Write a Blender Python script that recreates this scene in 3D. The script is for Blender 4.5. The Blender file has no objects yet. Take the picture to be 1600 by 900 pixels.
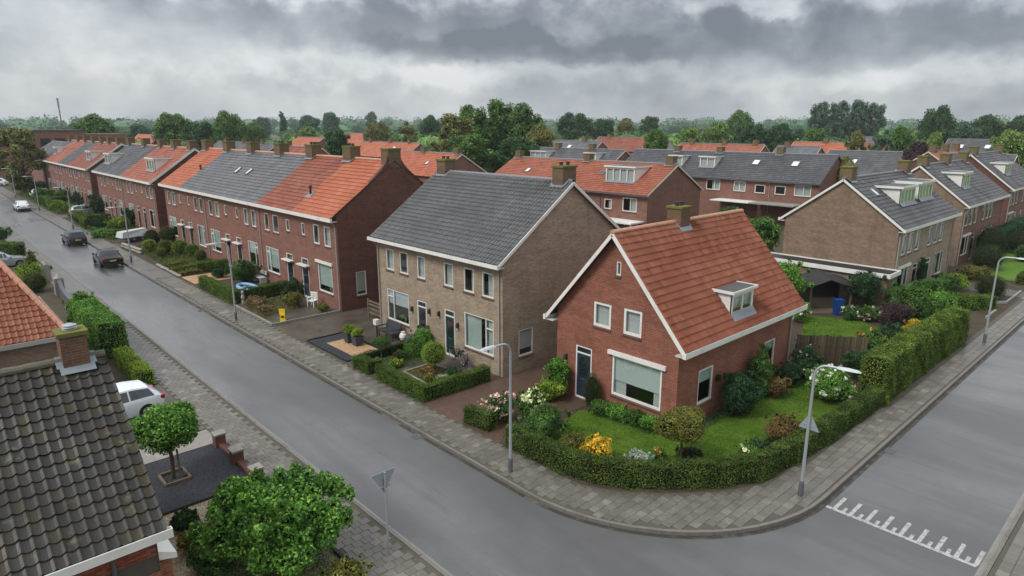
import bpy, math, random
import numpy as np
from mathutils import Vector, Matrix

random.seed(11); RNG = np.random.default_rng(11)
sc = bpy.context.scene; COL = sc.collection
R = math.radians

# ------------------------------------------------------------------ camera
cam_d = bpy.data.cameras.new('camera'); cam = bpy.data.objects.new('camera', cam_d); COL.objects.link(cam)
cam.location = (0, 0, 12.2); cam.rotation_euler = (R(90 - 13.827), 0, R(47.13 - 90))
cam_d.sensor_width = 36; cam_d.lens = 36 * 1024.6 / 1600; cam_d.clip_start = 0.1; cam_d.clip_end = 9000
sc.camera = cam

# ------------------------------------------------------------------ sky, sun, exposure
SUN_EL, SUN_AZ = R(52), R(205)          # soft, high, from the street side
w = bpy.data.worlds.new('World'); sc.world = w; w.use_nodes = True
wt = w.node_tree; wt.nodes.clear()
def wn(ty, **kw):
    n = wt.nodes.new(ty)
    for k, v in kw.items(): setattr(n, k, v)
    return n
def wl(a, b): wt.links.new(a, b)
def wm(op, a, b=None, c=None):
    n = wn('ShaderNodeMath', operation=op)
    for i, x in enumerate((a, b, c)):
        if x is None: continue
        if isinstance(x, (int, float)): n.inputs[i].default_value = x
        else: wl(x, n.inputs[i])
    return n.outputs[0]
def wv(op, a, b):
    n = wn('ShaderNodeVectorMath', operation=op)
    for i, x in enumerate((a, b)):
        if isinstance(x, (tuple, list)): n.inputs[i].default_value = x
        else: wl(x, n.inputs[i])
    return n.outputs['Value'] if op == 'DOT_PRODUCT' else n.outputs[0]
tc = wn('ShaderNodeTexCoord').outputs['Generated']
hd = (math.cos(R(47.13)), math.sin(R(47.13)), 0); rt = (hd[1], -hd[0], 0)
dz = wv('DOT_PRODUCT', tc, (0, 0, 1))
az = wm('ARCTAN2', wv('DOT_PRODUCT', tc, rt), wv('DOT_PRODUCT', tc, hd))
el = wm('ARCSINE', dz)
def wnoise(scale, detail, vec, rough=0.55, dist=0.0):
    n = wn('ShaderNodeTexNoise'); n.inputs['Scale'].default_value = scale; n.inputs['Detail'].default_value = detail
    n.inputs['Roughness'].default_value = rough; n.inputs['Distortion'].default_value = dist
    wl(vec, n.inputs['Vector']); return n.outputs['Fac']
BANKS = ((-0.12, 0.142, 0.36, 0.032, -0.44, 1.5), (0.00, 0.106, 0.20, 0.022, -0.42, 1.8), (0.48, 0.112, 0.36, 0.030, -0.46, 1.7), (0.46, 0.165, 0.64, 0.030, -0.20, 1.4),
         (0.18, 0.060, 0.20, 0.050, -0.16, 1.2), (-0.68, 0.165, 0.22, 0.014, -0.26, 1.6), (-0.14, 0.076, 0.32, 0.018, 0.20, 1.4), (0.60, 0.060, 0.28, 0.014, 0.18, 1.4),
         (-0.36, 0.185, 0.18, 0.016, 0.24, 1.5), (-0.46, 0.110, 0.34, 0.045, 0.10, 1.3), (0.30, 0.160, 0.05, 0.012, 0.26, 1.6), (-0.25, 0.030, 0.7, 0.030, 0.08, 1.3))
st = wv('MULTIPLY', tc, (1, 1, 1.35))
n1 = wnoise(7.0, 10, st, 0.58, 0.2)
n2 = wnoise(13.0, 8, wv('ADD', st, (7.3, 2.1, 4.4)), 0.55, 0.1)
n3 = wnoise(2.1, 4, wv('ADD', st, (1.7, 8.2, 3.1)), 0.5, 0.2)
n4 = wnoise(9.0, 7, wv('ADD', st, (3.9, 5.5, 9.7)), 0.52, 0.1)
azw = wm('ADD', az, wm('MULTIPLY', wm('SUBTRACT', n4, 0.5), 0.42))
elw = wm('ADD', el, wm('MULTIPLY', wm('SUBTRACT', n2, 0.5), 0.10))
def bank(a0, e0, sa, se, k, hard=2.2):            # a cloud bank at azimuth a0 and elevation e0 with a billowing edge
    x = wm('DIVIDE', wm('SUBTRACT', azw, a0), sa); y = wm('DIVIDE', wm('SUBTRACT', elw, e0), se)
    q = wm('SQRT', wm('ADD', wm('MULTIPLY', x, x), wm('MULTIPLY', y, y)))
    m = wn('ShaderNodeMapRange', interpolation_type='SMOOTHSTEP'); wl(q, m.inputs['Value'])
    m.inputs['From Min'].default_value = 1.0 + 1.0 / hard; m.inputs['From Max'].default_value = 1.0 - 1.0 / hard; m.inputs['To Min'].default_value = 0; m.inputs['To Max'].default_value = k
    return m.outputs[0]
t = wm('ADD', 0.67, wm('MULTIPLY', wm('SUBTRACT', n1, 0.5), 1.05))
t = wm('ADD', t, wm('MULTIPLY', wm('SUBTRACT', n2, 0.5), 0.75))
t = wm('ADD', t, wm('MULTIPLY', wm('SUBTRACT', n3, 0.5), 0.40))
for a in BANKS: t = wm('ADD', t, bank(*a))
cr = wn('ShaderNodeValToRGB'); wl(t, cr.inputs['Fac']); e = cr.color_ramp.elements
e[0].position = 0.0; e[0].color = (0.098, 0.109, 0.128, 1); e[1].position = 1.0; e[1].color = (0.50, 0.51, 0.515, 1)
for p, c in ((0.25, (0.150, 0.164, 0.186)), (0.50, (0.255, 0.274, 0.295)), (0.75, (0.365, 0.383, 0.397))):
    x = e.new(p); x.color = (*c, 1)
sky = wn('ShaderNodeTexSky'); sky.sky_type = 'NISHITA'; sky.sun_disc = False; sky.sun_elevation = SUN_EL; sky.sun_rotation = SUN_AZ
# an overcast sky is about twice as bright overhead as at the horizon (CIE overcast law)
up = wm('ADD', 1.0, wm('MULTIPLY', wm('MAXIMUM', dz, 0.0), 2.0))
grey = wv('SCALE', cr.outputs['Color'], (0, 0, 0)); gsc = grey.node; wl(wm('MULTIPLY', up, 8.6), gsc.inputs['Scale'])
mx = wn('ShaderNodeMixRGB'); mx.inputs['Fac'].default_value = 0.06; wl(grey, mx.inputs['Color1']); wl(sky.outputs['Color'], mx.inputs['Color2'])
bg = wn('ShaderNodeBackground'); bg.inputs['Strength'].default_value = 0.1; wl(mx.outputs['Color'], bg.inputs['Color'])
wo = wn('ShaderNodeOutputWorld'); wl(bg.outputs[0], wo.inputs['Surface'])

sd = bpy.data.lights.new('sun', 'SUN'); sun = bpy.data.objects.new('sun', sd); COL.objects.link(sun)
sd.energy = 1.5; sd.angle = R(20); sd.color = (1.0, 0.97, 0.93)
_s = Vector((-0.72, 0.10, 0.80)).normalized(); sun.rotation_euler = _s.to_track_quat('Z', 'Y').to_euler()
sky.sun_elevation = math.asin(_s.z); sky.sun_rotation = math.atan2(_s.x, _s.y)

sc.view_settings.view_transform = 'Standard'; sc.view_settings.look = 'None'
sc.view_settings.exposure = 0.68; sc.view_settings.gamma = 1.0; sc.view_settings.use_curve_mapping = False
sc.render.engine = 'CYCLES'; sc.cycles.use_denoising = True
sc.cycles.max_bounces = 6; sc.cycles.transparent_max_bounces = 8; sc.cycles.diffuse_bounces = 3; sc.cycles.glossy_bounces = 3
sc.cycles.caustics_reflective = False; sc.cycles.caustics_refractive = False; sc.cycles.volume_bounces = 0

# ------------------------------------------------------------------ mesh helpers
def V(*a): return np.array(a, float)
class MB:
    """collects faces; build() links them as one mesh object"""
    def __init__(s): s.v = []; s.f = []; s.m = []
    def poly(s, pts, mi=0):
        k = len(s.v); s.v += [tuple(map(float, p)) for p in pts]; s.f.append(tuple(range(k, k + len(pts)))); s.m.append(mi); return s
    def raw(s, vs, fs, mi=0):
        k = len(s.v); s.v += [tuple(map(float, p)) for p in vs]; s.f += [tuple(i + k for i in f) for f in fs]; s.m += [mi] * len(fs); return s
    def hexa(s, p, mi=0):   # 8 points: bottom loop 0-3 ccw from above, top loop 4-7
        return s.raw(p, [(3, 2, 1, 0), (4, 5, 6, 7), (0, 1, 5, 4), (1, 2, 6, 5), (2, 3, 7, 6), (3, 0, 4, 7)], mi)
    def box(s, x0, y0, z0, x1, y1, z1, mi=0):
        return s.hexa([(x0, y0, z0), (x1, y0, z0), (x1, y1, z0), (x0, y1, z0), (x0, y0, z1), (x1, y0, z1), (x1, y1, z1), (x0, y1, z1)], mi)
    def fbox(s, fr, a0, a1, n0, n1, z0, z1, mi=0):   # box in a wall frame: a along the wall, n outward, z up
        P, U, N = fr; q = lambda a, n, z: P + U * a + N * n + V(0, 0, z)
        return s.hexa([q(a0, n1, z0), q(a1, n1, z0), q(a1, n0, z0), q(a0, n0, z0), q(a0, n1, z1), q(a1, n1, z1), q(a1, n0, z1), q(a0, n0, z1)], mi)
    def beam(s, p0, p1, w, h, up=(0, 0, 1), mi=0):   # a bar from p0 to p1, w wide and h high, centred
        p0, p1, up = V(*p0), V(*p1), V(*up); d = p1 - p0; d /= np.linalg.norm(d); r = np.cross(d, up); r /= np.linalg.norm(r); u = np.cross(r, d)
        c = [(-1, -1), (1, -1), (1, 1), (-1, 1)]
        a = [p0 + r * w / 2 * i + u * h / 2 * j for i, j in c]; b = [p1 + r * w / 2 * i + u * h / 2 * j for i, j in c]
        return s.raw(a + b, [(0, 1, 2, 3), (7, 6, 5, 4), (0, 4, 5, 1), (1, 5, 6, 2), (2, 6, 7, 3), (3, 7, 4, 0)], mi)
    def tube(s, pts, rad, n=8, mi=0, closed=False):
        pts = [V(*p) for p in pts]; m = len(pts); rad = [rad] * m if isinstance(rad, (int, float)) else list(rad)
        k = len(s.v); ref = None
        for i, p in enumerate(pts):
            if closed: d = pts[(i + 1) % m] - pts[i - 1]
            else: d = pts[min(i + 1, m - 1)] - pts[max(i - 1, 0)]
            d /= (np.linalg.norm(d) + 1e-9)
            if ref is None:
                ref = V(0, 0, 1) if abs(d[2]) < 0.9 else V(1, 0, 0)
            x = np.cross(d, ref); x /= (np.linalg.norm(x) + 1e-9); y = np.cross(d, x); ref = -y if False else np.cross(x, d)
            for j in range(n):
                a = 2 * math.pi * j / n; s.v.append(tuple(p + rad[i] * (math.cos(a) * x + math.sin(a) * y)))
        for i in range(m if closed else m - 1):
            i2 = (i + 1) % m
            for j in range(n):
                s.f.append((k + i * n + j, k + i * n + (j + 1) % n, k + i2 * n + (j + 1) % n, k + i2 * n + j)); s.m.append(mi)
        if not closed:
            s.f.append(tuple(k + j for j in range(n))[::-1]); s.f.append(tuple(k + (m - 1) * n + j for j in range(n))); s.m += [mi, mi]
        return s
    def lathe(s, prof, n=16, c=(0, 0, 0), mi=0):     # prof: (radius, z)
        k = len(s.v)
        for r_, z in prof:
            for j in range(n):
                a = 2 * math.pi * j / n; s.v.append((c[0] + r_ * math.cos(a), c[1] + r_ * math.sin(a), c[2] + z))
        for i in range(len(prof) - 1):
            for j in range(n):
                s.f.append((k + i * n + j, k + i * n + (j + 1) % n, k + (i + 1) * n + (j + 1) % n, k + (i + 1) * n + j)); s.m.append(mi)
        s.f.append(tuple(k + j for j in range(n))[::-1]); s.f.append(tuple(k + (len(prof) - 1) * n + j for j in range(n))); s.m += [mi, mi]
        return s
    def sphere(s, c, r, n=10, m=7, mi=0):
        r = (r, r, r) if isinstance(r, (int, float)) else r
        k = len(s.v); s.v.append((c[0], c[1], c[2] - r[2]))
        for i in range(1, m):
            ph = math.pi * i / m - math.pi / 2
            for j in range(n):
                a = 2 * math.pi * j / n; s.v.append((c[0] + r[0] * math.cos(ph) * math.cos(a), c[1] + r[1] * math.cos(ph) * math.sin(a), c[2] + r[2] * math.sin(ph)))
        s.v.append((c[0], c[1], c[2] + r[2])); top = len(s.v) - 1
        for j in range(n): s.f.append((k, k + 1 + (j + 1) % n, k + 1 + j)); s.m.append(mi)
        for i in range(m - 2):
            for j in range(n):
                a0 = k + 1 + i * n; s.f.append((a0 + j, a0 + (j + 1) % n, a0 + n + (j + 1) % n, a0 + n + j)); s.m.append(mi)
        a0 = k + 1 + (m - 2) * n
        for j in range(n): s.f.append((a0 + j, a0 + (j + 1) % n, top)); s.m.append(mi)
        return s
    def mesh(s, name, mats, smooth=False):
        me = bpy.data.meshes.new(name); me.from_pydata(s.v, [], s.f)
        mats = mats if isinstance(mats, (list, tuple)) else [mats]
        for m in mats: me.materials.append(m)
        if len(mats) > 1: me.polygons.foreach_set('material_index', s.m)
        if smooth: me.polygons.foreach_set('use_smooth', [True] * len(s.f))
        me.update(); return me
    def build(s, name, mats, parent=None, smooth=False, **tags):
        return link(s.mesh(name, mats, smooth), name, parent, **tags)
def link(me, name, parent=None, **tags):
    o = bpy.data.objects.new(name, me); COL.objects.link(o)
    if parent is not None: o.parent = parent
    for k, v in tags.items():
        if v is not None: o[k] = v
    return o
def thing(name, label, category, loc=(0, 0, 0), rz=0.0, group=None):
    o = bpy.data.objects.new(name, None); COL.objects.link(o); o.empty_display_size = 0.3
    o.location = loc; o.rotation_euler = (0, 0, rz); o['label'] = label; o['category'] = category
    if group: o['group'] = group
    return o
def copy_tree(o, parent=None, loc=None, rz=None, scale=None, **tags):
    c = o.copy(); COL.objects.link(c); c.parent = parent
    if loc is not None: c.location = loc
    if rz is not None: c.rotation_euler = (0, 0, rz)
    if scale is not None: c.scale = scale
    for k, v in tags.items(): c[k] = v
    for ch in o.children: copy_tree(ch, c)
    return c

# ------------------------------------------------------------------ materials
def lin(hx):
    hx = hx.lstrip('#'); c = [int(hx[i:i + 2], 16) / 255 for i in (0, 2, 4)]
    return tuple((x / 12.92 if x <= 0.04045 else ((x + 0.055) / 1.055) ** 2.4) for x in c) + (1,)
class MT:
    def __init__(s, name, rough=0.6, spec=0.5, metal=0.0):
        s.m = bpy.data.materials.new(name); s.m.use_nodes = True; s.t = s.m.node_tree; s.b = s.t.nodes['Principled BSDF']
        s.b.inputs['Roughness'].default_value = rough; s.b.inputs['Specular IOR Level'].default_value = spec; s.b.inputs['Metallic'].default_value = metal
    def n(s, ty, **kw):
        n = s.t.nodes.new(ty)
        for k, v in kw.items(): setattr(n, k, v)
        return n
    def l(s, a, b): s.t.links.new(a, b)
    def put(s, sock, x):
        if isinstance(x, (int, float)): sock.default_value = x
        elif isinstance(x, (tuple, list)): sock.default_value = x
        else: s.l(x, sock)
    def coord(s, kind='Object'): return s.n('ShaderNodeTexCoord').outputs[kind]
    def pos(s): return s.n('ShaderNodeNewGeometry').outputs['Position']
    def mp(s, vec, scale=(1, 1, 1), loc=(0, 0, 0)):
        n = s.n('ShaderNodeMapping'); s.l(vec, n.inputs['Vector']); n.inputs['Scale'].default_value = scale; n.inputs['Location'].default_value = loc; return n.outputs[0]
    def noise(s, scale, detail=4, vec=None, rough=0.55, dist=0.0):
        n = s.n('ShaderNodeTexNoise'); n.inputs['Scale'].default_value = scale; n.inputs['Detail'].default_value = detail
        n.inputs['Roughness'].default_value = rough; n.inputs['Distortion'].default_value = dist
        s.l(vec if vec is not None else s.coord(), n.inputs['Vector']); return n.outputs['Fac']
    def ramp(s, fac, stops):
        n = s.n('ShaderNodeValToRGB'); s.put(n.inputs['Fac'], fac); e = n.color_ramp.elements
        while len(e) < len(stops): e.new(0.5)
        for x, (p, c) in zip(e, stops): x.position = p; x.color = c if len(c) == 4 else (*c, 1)
        return n.outputs['Color']
    def mix(s, fac, a, b, mode='MIX'):
        n = s.n('ShaderNodeMixRGB', blend_type=mode); s.put(n.inputs['Fac'], fac); s.put(n.inputs['Color1'], a); s.put(n.inputs['Color2'], b); return n.outputs['Color']
    def math(s, op, a, b=0.0, c=None, clamp=False):
        n = s.n('ShaderNodeMath', operation=op, use_clamp=clamp); s.put(n.inputs[0], a); s.put(n.inputs[1], b)
        if c is not None: s.put(n.inputs[2], c)
        return n.outputs[0]
    def rng(s, x, a, b, c, d):
        n = s.n('ShaderNodeMapRange'); s.put(n.inputs['Value'], x)
        for k, v in zip(('From Min', 'From Max', 'To Min', 'To Max'), (a, b, c, d)): n.inputs[k].default_value = v
        return n.outputs[0]
    def color(s, c): s.put(s.b.inputs['Base Color'], c); return s
    def rough(s, r): s.put(s.b.inputs['Roughness'], r); return s
    def bump(s, h, strength=0.3, dist=0.02):
        n = s.n('ShaderNodeBump'); n.inputs['Strength'].default_value = strength; n.inputs['Distance'].default_value = dist; s.l(h, n.inputs['Height']); s.l(n.outputs[0], s.b.inputs['Normal']); return s
    def attr(s, name): return s.n('ShaderNodeAttribute', attribute_name=name).outputs['Fac']
    def orand(s): return s.n('ShaderNodeObjectInfo').outputs['Random']
    def island(s): return s.n('ShaderNodeNewGeometry').outputs['Random Per Island']

def plain(name, hx, rough=0.5, spec=0.5, metal=0.0, var=0.12, scale=3.0, dirt=None):
    k = MT(name, rough, spec, metal); c = lin(hx)
    f = k.noise(scale, 5, k.pos())
    col = k.mix(f, tuple(x * (1 - var) for x in c[:3]) + (1,), tuple(min(1, x * (1 + var)) for x in c[:3]) + (1,))
    if dirt:
        d = k.rng(k.noise(1.1, 6, k.pos(), 0.65), 0.5, 0.75, 0, dirt[1]); col = k.mix(d, col, lin(dirt[0]))
    k.color(col); return k.m

def brick(name, c1, c2, mortar, patch, moss=None, bw=0.215, bh=0.068):
    """bond of bricks laid in wall coordinates, with the uneven firing and weather stains of an old wall"""
    k = MT(name, 0.72, 0.35); oc = k.coord(); nn = k.coord('Normal')
    so = k.n('ShaderNodeSeparateXYZ'); k.l(oc, so.inputs[0]); sn = k.n('ShaderNodeSeparateXYZ'); k.l(nn, sn.inputs[0])
    f = k.math('GREATER_THAN', k.math('ABSOLUTE', sn.outputs['X']), 0.5)
    a = k.math('ADD', k.math('MULTIPLY', so.outputs['X'], k.math('SUBTRACT', 1.0, f)), k.math('MULTIPLY', so.outputs['Y'], f))
    cb = k.n('ShaderNodeCombineXYZ'); k.l(a, cb.inputs[0]); k.l(so.outputs['Z'], cb.inputs[1])
    b = k.n('ShaderNodeTexBrick'); k.l(cb.outputs[0], b.inputs['Vector']); b.inputs['Scale'].default_value = 1
    b.inputs['Brick Width'].default_value = bw; b.inputs['Row Height'].default_value = bh; b.inputs['Mortar Size'].default_value = 0.006; b.inputs['Mortar Smooth'].default_value = 0.3
    b.inputs['Bias'].default_value = 0.0
    b.inputs['Color1'].default_value = lin(c1); b.inputs['Color2'].default_value = lin(c2); b.inputs['Mortar'].default_value = lin(mortar)
    st = k.mp(oc, (0.9, 0.9, 2.6)); big = k.noise(0.8, 6, st, 0.62); mid = k.noise(5.5, 3, k.mp(oc, (1, 1, 3.2)), 0.6)
    col = k.mix(k.rng(big, 0.42, 0.70, 0.0, 0.55), b.outputs['Color'], lin(patch))
    col = k.mix(k.rng(mid, 0.35, 0.7, 0.0, 0.5), col, k.mix(1.0, col, (0.62, 0.60, 0.58, 1), 'MULTIPLY'))
    damp = k.noise(1.0, 5, k.mp(oc, (2.2, 2.2, 0.28)), 0.6); col = k.mix(k.rng(damp, 0.52, 0.72, 0, 0.45), col, k.mix(1.0, col, (0.55, 0.54, 0.50, 1), 'MULTIPLY'))
    pale = k.noise(2.3, 5, k.mp(oc, (1, 1, 2.0), (4, 2, 7)), 0.65); col = k.mix(k.rng(pale, 0.58, 0.75, 0, 0.35), col, lin(mortar))
    if moss:   # green growth at the top of chimneys
        z0, z1, c = moss; g = k.math('MULTIPLY', k.rng(so.outputs['Z'], z0, z1, 0.1, 1.0), k.rng(k.noise(3.0, 5, oc), 0.35, 0.6, 0, 1.0))
        col = k.mix(g, col, lin(c))
    k.color(col); k.bump(b.outputs['Fac'], 0.25, -0.01); return k.m

def tile_mat(name, cols, source='tint', rough=0.5, moss=None, spec=0.28):
    k = MT(name, rough, spec); f = k.attr('tint') if source == 'tint' else k.orand()
    n = len(cols); col = k.ramp(f, [(i / (n - 1), lin(c)) for i, c in enumerate(cols)])
    p = k.pos(); big = k.noise(0.55, 6, p, 0.6); col = k.mix(k.rng(big, 0.40, 0.70, 0.0, 0.45), col, k.mix(1.0, col, (0.60, 0.58, 0.56, 1), 'MULTIPLY'))
    fine = k.noise(28, 4, p); col = k.mix(k.rng(fine, 0.3, 0.8, 0.0, 0.35), col, k.mix(1.0, col, (0.55, 0.54, 0.52, 1), 'MULTIPLY'))
    run = k.noise(1.0, 5, k.mp(p, (2.6, 2.6, 0.5)), 0.6); col = k.mix(k.rng(run, 0.50, 0.70, 0, 0.40), col, k.mix(1.0, col, (0.58, 0.57, 0.52, 1), 'MULTIPLY'))
    if moss:
        c, lo, hi, amt = moss; col = k.mix(k.rng(k.noise(1.6, 7, p, 0.7), lo, hi, 0, amt), col, lin(c))
    k.color(col); k.rough(k.rng(big, 0.3, 0.7, rough - 0.12, rough + 0.15)); return k.m

def leaf_mat(name, dark, mid, light, trans=0.22):
    k = MT(name, 0.5, 0.25); f = k.island(); cl = k.noise(1.3, 3, k.pos(), 0.5)
    ff = k.math('ADD', k.math('MULTIPLY', f, 0.62), k.math('MULTIPLY', k.rng(cl, 0.3, 0.7, 0, 1), 0.38))
    gain = lambda hx, g: tuple(min(1.0, v * g) for v in lin(hx)[:3])
    c = k.ramp(ff, [(0.05, gain(dark, 0.80)), (0.5, gain(mid, 1.05)), (0.97, gain(light, 1.22))]); c = k.mix(k.rng(k.noise(0.8, 4, k.pos(), 0.6), 0.56, 0.74, 0, 0.32), c, k.mix(0.5, c, lin('#6e5f38'))); k.color(c)
    tr = k.n('ShaderNodeBsdfTranslucent'); k.l(c, tr.inputs['Color']); ms = k.n('ShaderNodeMixShader'); ms.inputs[0].default_value = trans
    k.l(k.b.outputs[0], ms.inputs[1]); k.l(tr.outputs[0], ms.inputs[2]); k.l(ms.outputs[0], k.t.nodes['Material Output'].inputs['Surface']); return k.m

def glass_mat(name, tint=(0.93, 0.95, 0.94, 1)):
    k = MT(name); fr = k.n('ShaderNodeLayerWeight'); fr.inputs['Blend'].default_value = 0.5
    tr = k.n('ShaderNodeBsdfTransparent'); tr.inputs['Color'].default_value = tint; gl = k.n('ShaderNodeBsdfGlossy'); gl.inputs['Roughness'].default_value = 0.02
    gl.inputs['Color'].default_value = (0.95, 0.97, 1, 1)
    ms = k.n('ShaderNodeMixShader'); k.l(k.math('ADD', k.math('MULTIPLY', k.math('POWER', fr.outputs['Facing'], 3.0), 0.6), 0.07, clamp=True), ms.inputs[0]); k.l(tr.outputs[0], ms.inputs[1]); k.l(gl.outputs[0], ms.inputs[2])
    k.l(ms.outputs[0], k.t.nodes['Material Output'].inputs['Surface']); return k.m

MAT = {}
MAT['white'] = plain('white_paint', '#dcdad4', 0.45, var=0.05, scale=2.0, dirt=('#8d897d', 0.35))
MAT['cream'] = plain('cream_paint', '#cfc8b6', 0.5, var=0.06, scale=2.0, dirt=('#857d6c', 0.4))
MAT['white_clean'] = plain('white_plastic', '#e4e4e2', 0.35, var=0.03)
MAT['glass'] = glass_mat('window_glass')
MAT['dark_glass'] = plain('dark_window_glass', '#20262b', 0.04, 0.9, var=0.1)
MAT['curtain'] = plain('net_curtain', '#c3c8c6', 0.9, 0.1, var=0.08, scale=6)
MAT['curtain_mint'] = plain('mint_curtain', '#bccbc5', 0.9, 0.1, var=0.06, scale=6)
MAT['blind'] = plain('mint_roller_blind', '#c6d3cf', 0.8, 0.15, var=0.03)
MAT['blind_grey'] = plain('pale_blue_blind', '#c3cdd2', 0.8, 0.15, var=0.03)
MAT['interior'] = plain('room_wall', '#5b5750', 0.9, 0.1)
MAT['sill'] = plain('brick_sill', '#54423b', 0.7, var=0.2, scale=20)
MAT['soffit'] = plain('soffit_paint', '#c6c0b4', 0.6, var=0.08)
MAT['lead'] = plain('lead_flashing', '#757c82', 0.45, 0.5, var=0.25, scale=9)
MAT['felt_dark'] = plain('black_felt', '#2b2b2c', 0.6, 0.3, var=0.25, scale=2.5)
MAT['felt'] = plain('roofing_felt', '#4a4a4b', 0.55, 0.4, var=0.25, scale=2.5)
MAT['pipe'] = plain('grey_downpipe', '#9a9690', 0.5, var=0.1)
MAT['pipe_dark'] = plain('zinc_downpipe', '#55575a', 0.45, var=0.15)
MAT['underlay'] = plain('roof_underlay', '#3a322c', 0.8)
MAT['pot'] = plain('chimney_pot_clay', '#3b302b', 0.8, var=0.3, scale=9)
MAT['door_blue'] = plain('dark_blue_door', '#27323e', 0.3)
MAT['door_green'] = plain('dark_green_door', '#1c3a33', 0.3)
MAT['door_grey'] = plain('charcoal_door', '#3b3d42', 0.35)
MAT['door_brown'] = plain('brown_door', '#4b3428', 0.4)
MAT['brick_red'] = brick('brick_red', '#916455', '#7d5144', '#8d786c', '#694a3e')
MAT['brick_dark'] = brick('brick_wine_and_shade', '#744a3d', '#603b31', '#69534b', '#4c332b')  # wine brick; on the terrace gables it has their shade put into the colour
MAT['brick_grey'] = brick('brick_taupe', '#ab9882', '#917f6a', '#a4988a', '#776a5b')
MAT['brick_orange'] = brick('brick_russet', '#985b45', '#7f4838', '#9d8473', '#694236')
MAT['brick_brown'] = brick('brick_brown', '#927a66', '#7a6453', '#8d8072', '#66533f')
MAT['brick_mid'] = brick('brick_rose', '#8d6152', '#795144', '#8a756a', '#684a3f')
MAT['chimney'] = brick('chimney_brick', '#7d5f4c', '#65493b', '#7d7264', '#57483a', moss=(9.5, 11.0, '#5f5d38'))
MAT['chimney_low'] = brick('chimney_brick_low', '#7b5543', '#63412f', '#7d7264', '#57483a', moss=(8.15, 8.75, '#5f5c34'))
MAT['moss'] = plain('mossy_mortar', '#6b6a3d', 0.9, 0.1, var=0.4, scale=12)
MAT['tile_orange'] = tile_mat('tile_orange', ['#a1583c', '#ab6346', '#a65d40', '#b36c4f'], rough=0.6)
MAT['tile_red'] = tile_mat('tile_redbrown', ['#7c4231', '#894d3b', '#824736', '#935845'], rough=0.55)
MAT['tile_rose'] = tile_mat('tile_rose', ['#8d4e39', '#985943', '#92533e', '#a2644d'], rough=0.55)
MAT['tile_grey'] = tile_mat('tile_blue_grey', ['#56565a', '#606063', '#5b5b5e', '#69696c'], rough=0.42, spec=0.4)
MAT['tile_slate'] = tile_mat('tile_slate', ['#48474a', '#515052', '#4d4c4e', '#5a595b'], rough=0.45)
MAT['tile_wave'] = tile_mat('tile_anthracite', ['#5e5d5e', '#686767', '#636262', '#706f6f'], rough=0.28, spec=0.7, moss=('#4a4936', 0.60, 0.75, 0.4))
MAT['tile_house'] = tile_mat('tile_terracotta', ['#7f4631', '#8a503a', '#854b35', '#945b44', '#76402c'], 'tint', 0.6, moss=('#6a5430', 0.56, 0.74, 0.75))
MAT['tile_house_o'] = tile_mat('tile_terracotta_single', ['#7f4631', '#8a503a', '#854b35', '#945b44', '#76402c'], 'obj', 0.6, moss=('#6a5430', 0.56, 0.74, 0.75))
MAT['tile_old_o'] = tile_mat('tile_weathered', ['#2c2a27', '#363430', '#31302c', '#3a372f', '#343330', '#403927', '#2f2c2a'], 'obj', 0.55, moss=('#77745a', 0.60, 0.74, 0.7))
MAT['tile_old'] = tile_mat('tile_weathered_field', ['#35332f', '#403e39', '#3b3935', '#47433b', '#3e3c37'], 'tint', 0.55, moss=('#8a8468', 0.60, 0.74, 0.7))
MAT['ridge_grey'] = plain('ridge_grey', '#6f7072', 0.5, var=0.25, scale=7)
MAT['ridge_orange'] = plain('ridge_orange', '#b07f66', 0.6, var=0.22, scale=7, dirt=('#6d6a45', 0.6))
MAT['ridge_old'] = plain('ridge_mossy', '#55534a', 0.8, var=0.35, scale=9, dirt=('#5f5e3a', 0.8))
MAT['concrete'] = plain('concrete', '#8b877f', 0.6, var=0.18, scale=4, dirt=('#55534a', 0.6))
MAT['kerb'] = plain('kerb_concrete', '#6b6760', 0.55, var=0.2, scale=6, dirt=('#3f3d38', 0.6))
MAT['gutter_band'] = plain('gutter_concrete', '#7f7b74', 0.5, var=0.15, scale=5, dirt=('#5d5a54', 0.7))
MAT['bark'] = plain('bark', '#4d4136', 0.9, 0.2, var=0.3, scale=14)
MAT['wood_grey'] = plain('weathered_wood', '#6f6252', 0.8, 0.2, var=0.25, scale=3, dirt=('#4d473b', 0.7))
kk = MT('fence_plank', 0.8, 0.2); kc = kk.ramp(kk.orand(), [(0, lin('#3f362b')), (.5, lin('#594c3d')), (1, lin('#71624f'))]); kk.color(kk.mix(kk.rng(kk.noise(3, 6, kk.mp(kk.pos(), (8, 8, 1))), .35, .7, 0, .6), kc, lin('#453c30'))); MAT['plank'] = kk.m
MAT['galv'] = plain('galvanised_steel', '#a3a7aa', 0.4, 0.5, 0.35, var=0.1)
MAT['sign_back'] = plain('aluminium_sign_back', '#98a0a8', 0.45, 0.5, 0.3, var=0.08)
MAT['black'] = plain('black_paint', '#1c1c1d', 0.4)
MAT['rubber'] = plain('tyre_rubber', '#18181a', 0.7, 0.3)
MAT['alloy'] = plain('wheel_alloy', '#8a8c8f', 0.35, 0.5, 0.6)
MAT['chrome'] = plain('chrome', '#b9bcc0', 0.2, 0.5, 0.9)
MAT['plate'] = plain('number_plate', '#cfae62', 0.4)
MAT['tail'] = plain('tail_light', '#8e1712', 0.2)
MAT['head'] = plain('headlight_lens', '#cfd6da', 0.1, 0.8)
MAT['paint_black'] = plain('car_paint_black', '#0c0d10', 0.10, 0.35, 0.0, var=0.05)
MAT['paint_teal'] = plain('car_paint_petrol', '#1d2b30', 0.10, 0.35, 0.0, var=0.05)
MAT['paint_white'] = plain('car_paint_white', '#d9dde2', 0.15, 0.6, 0.0, var=0.03)
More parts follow.
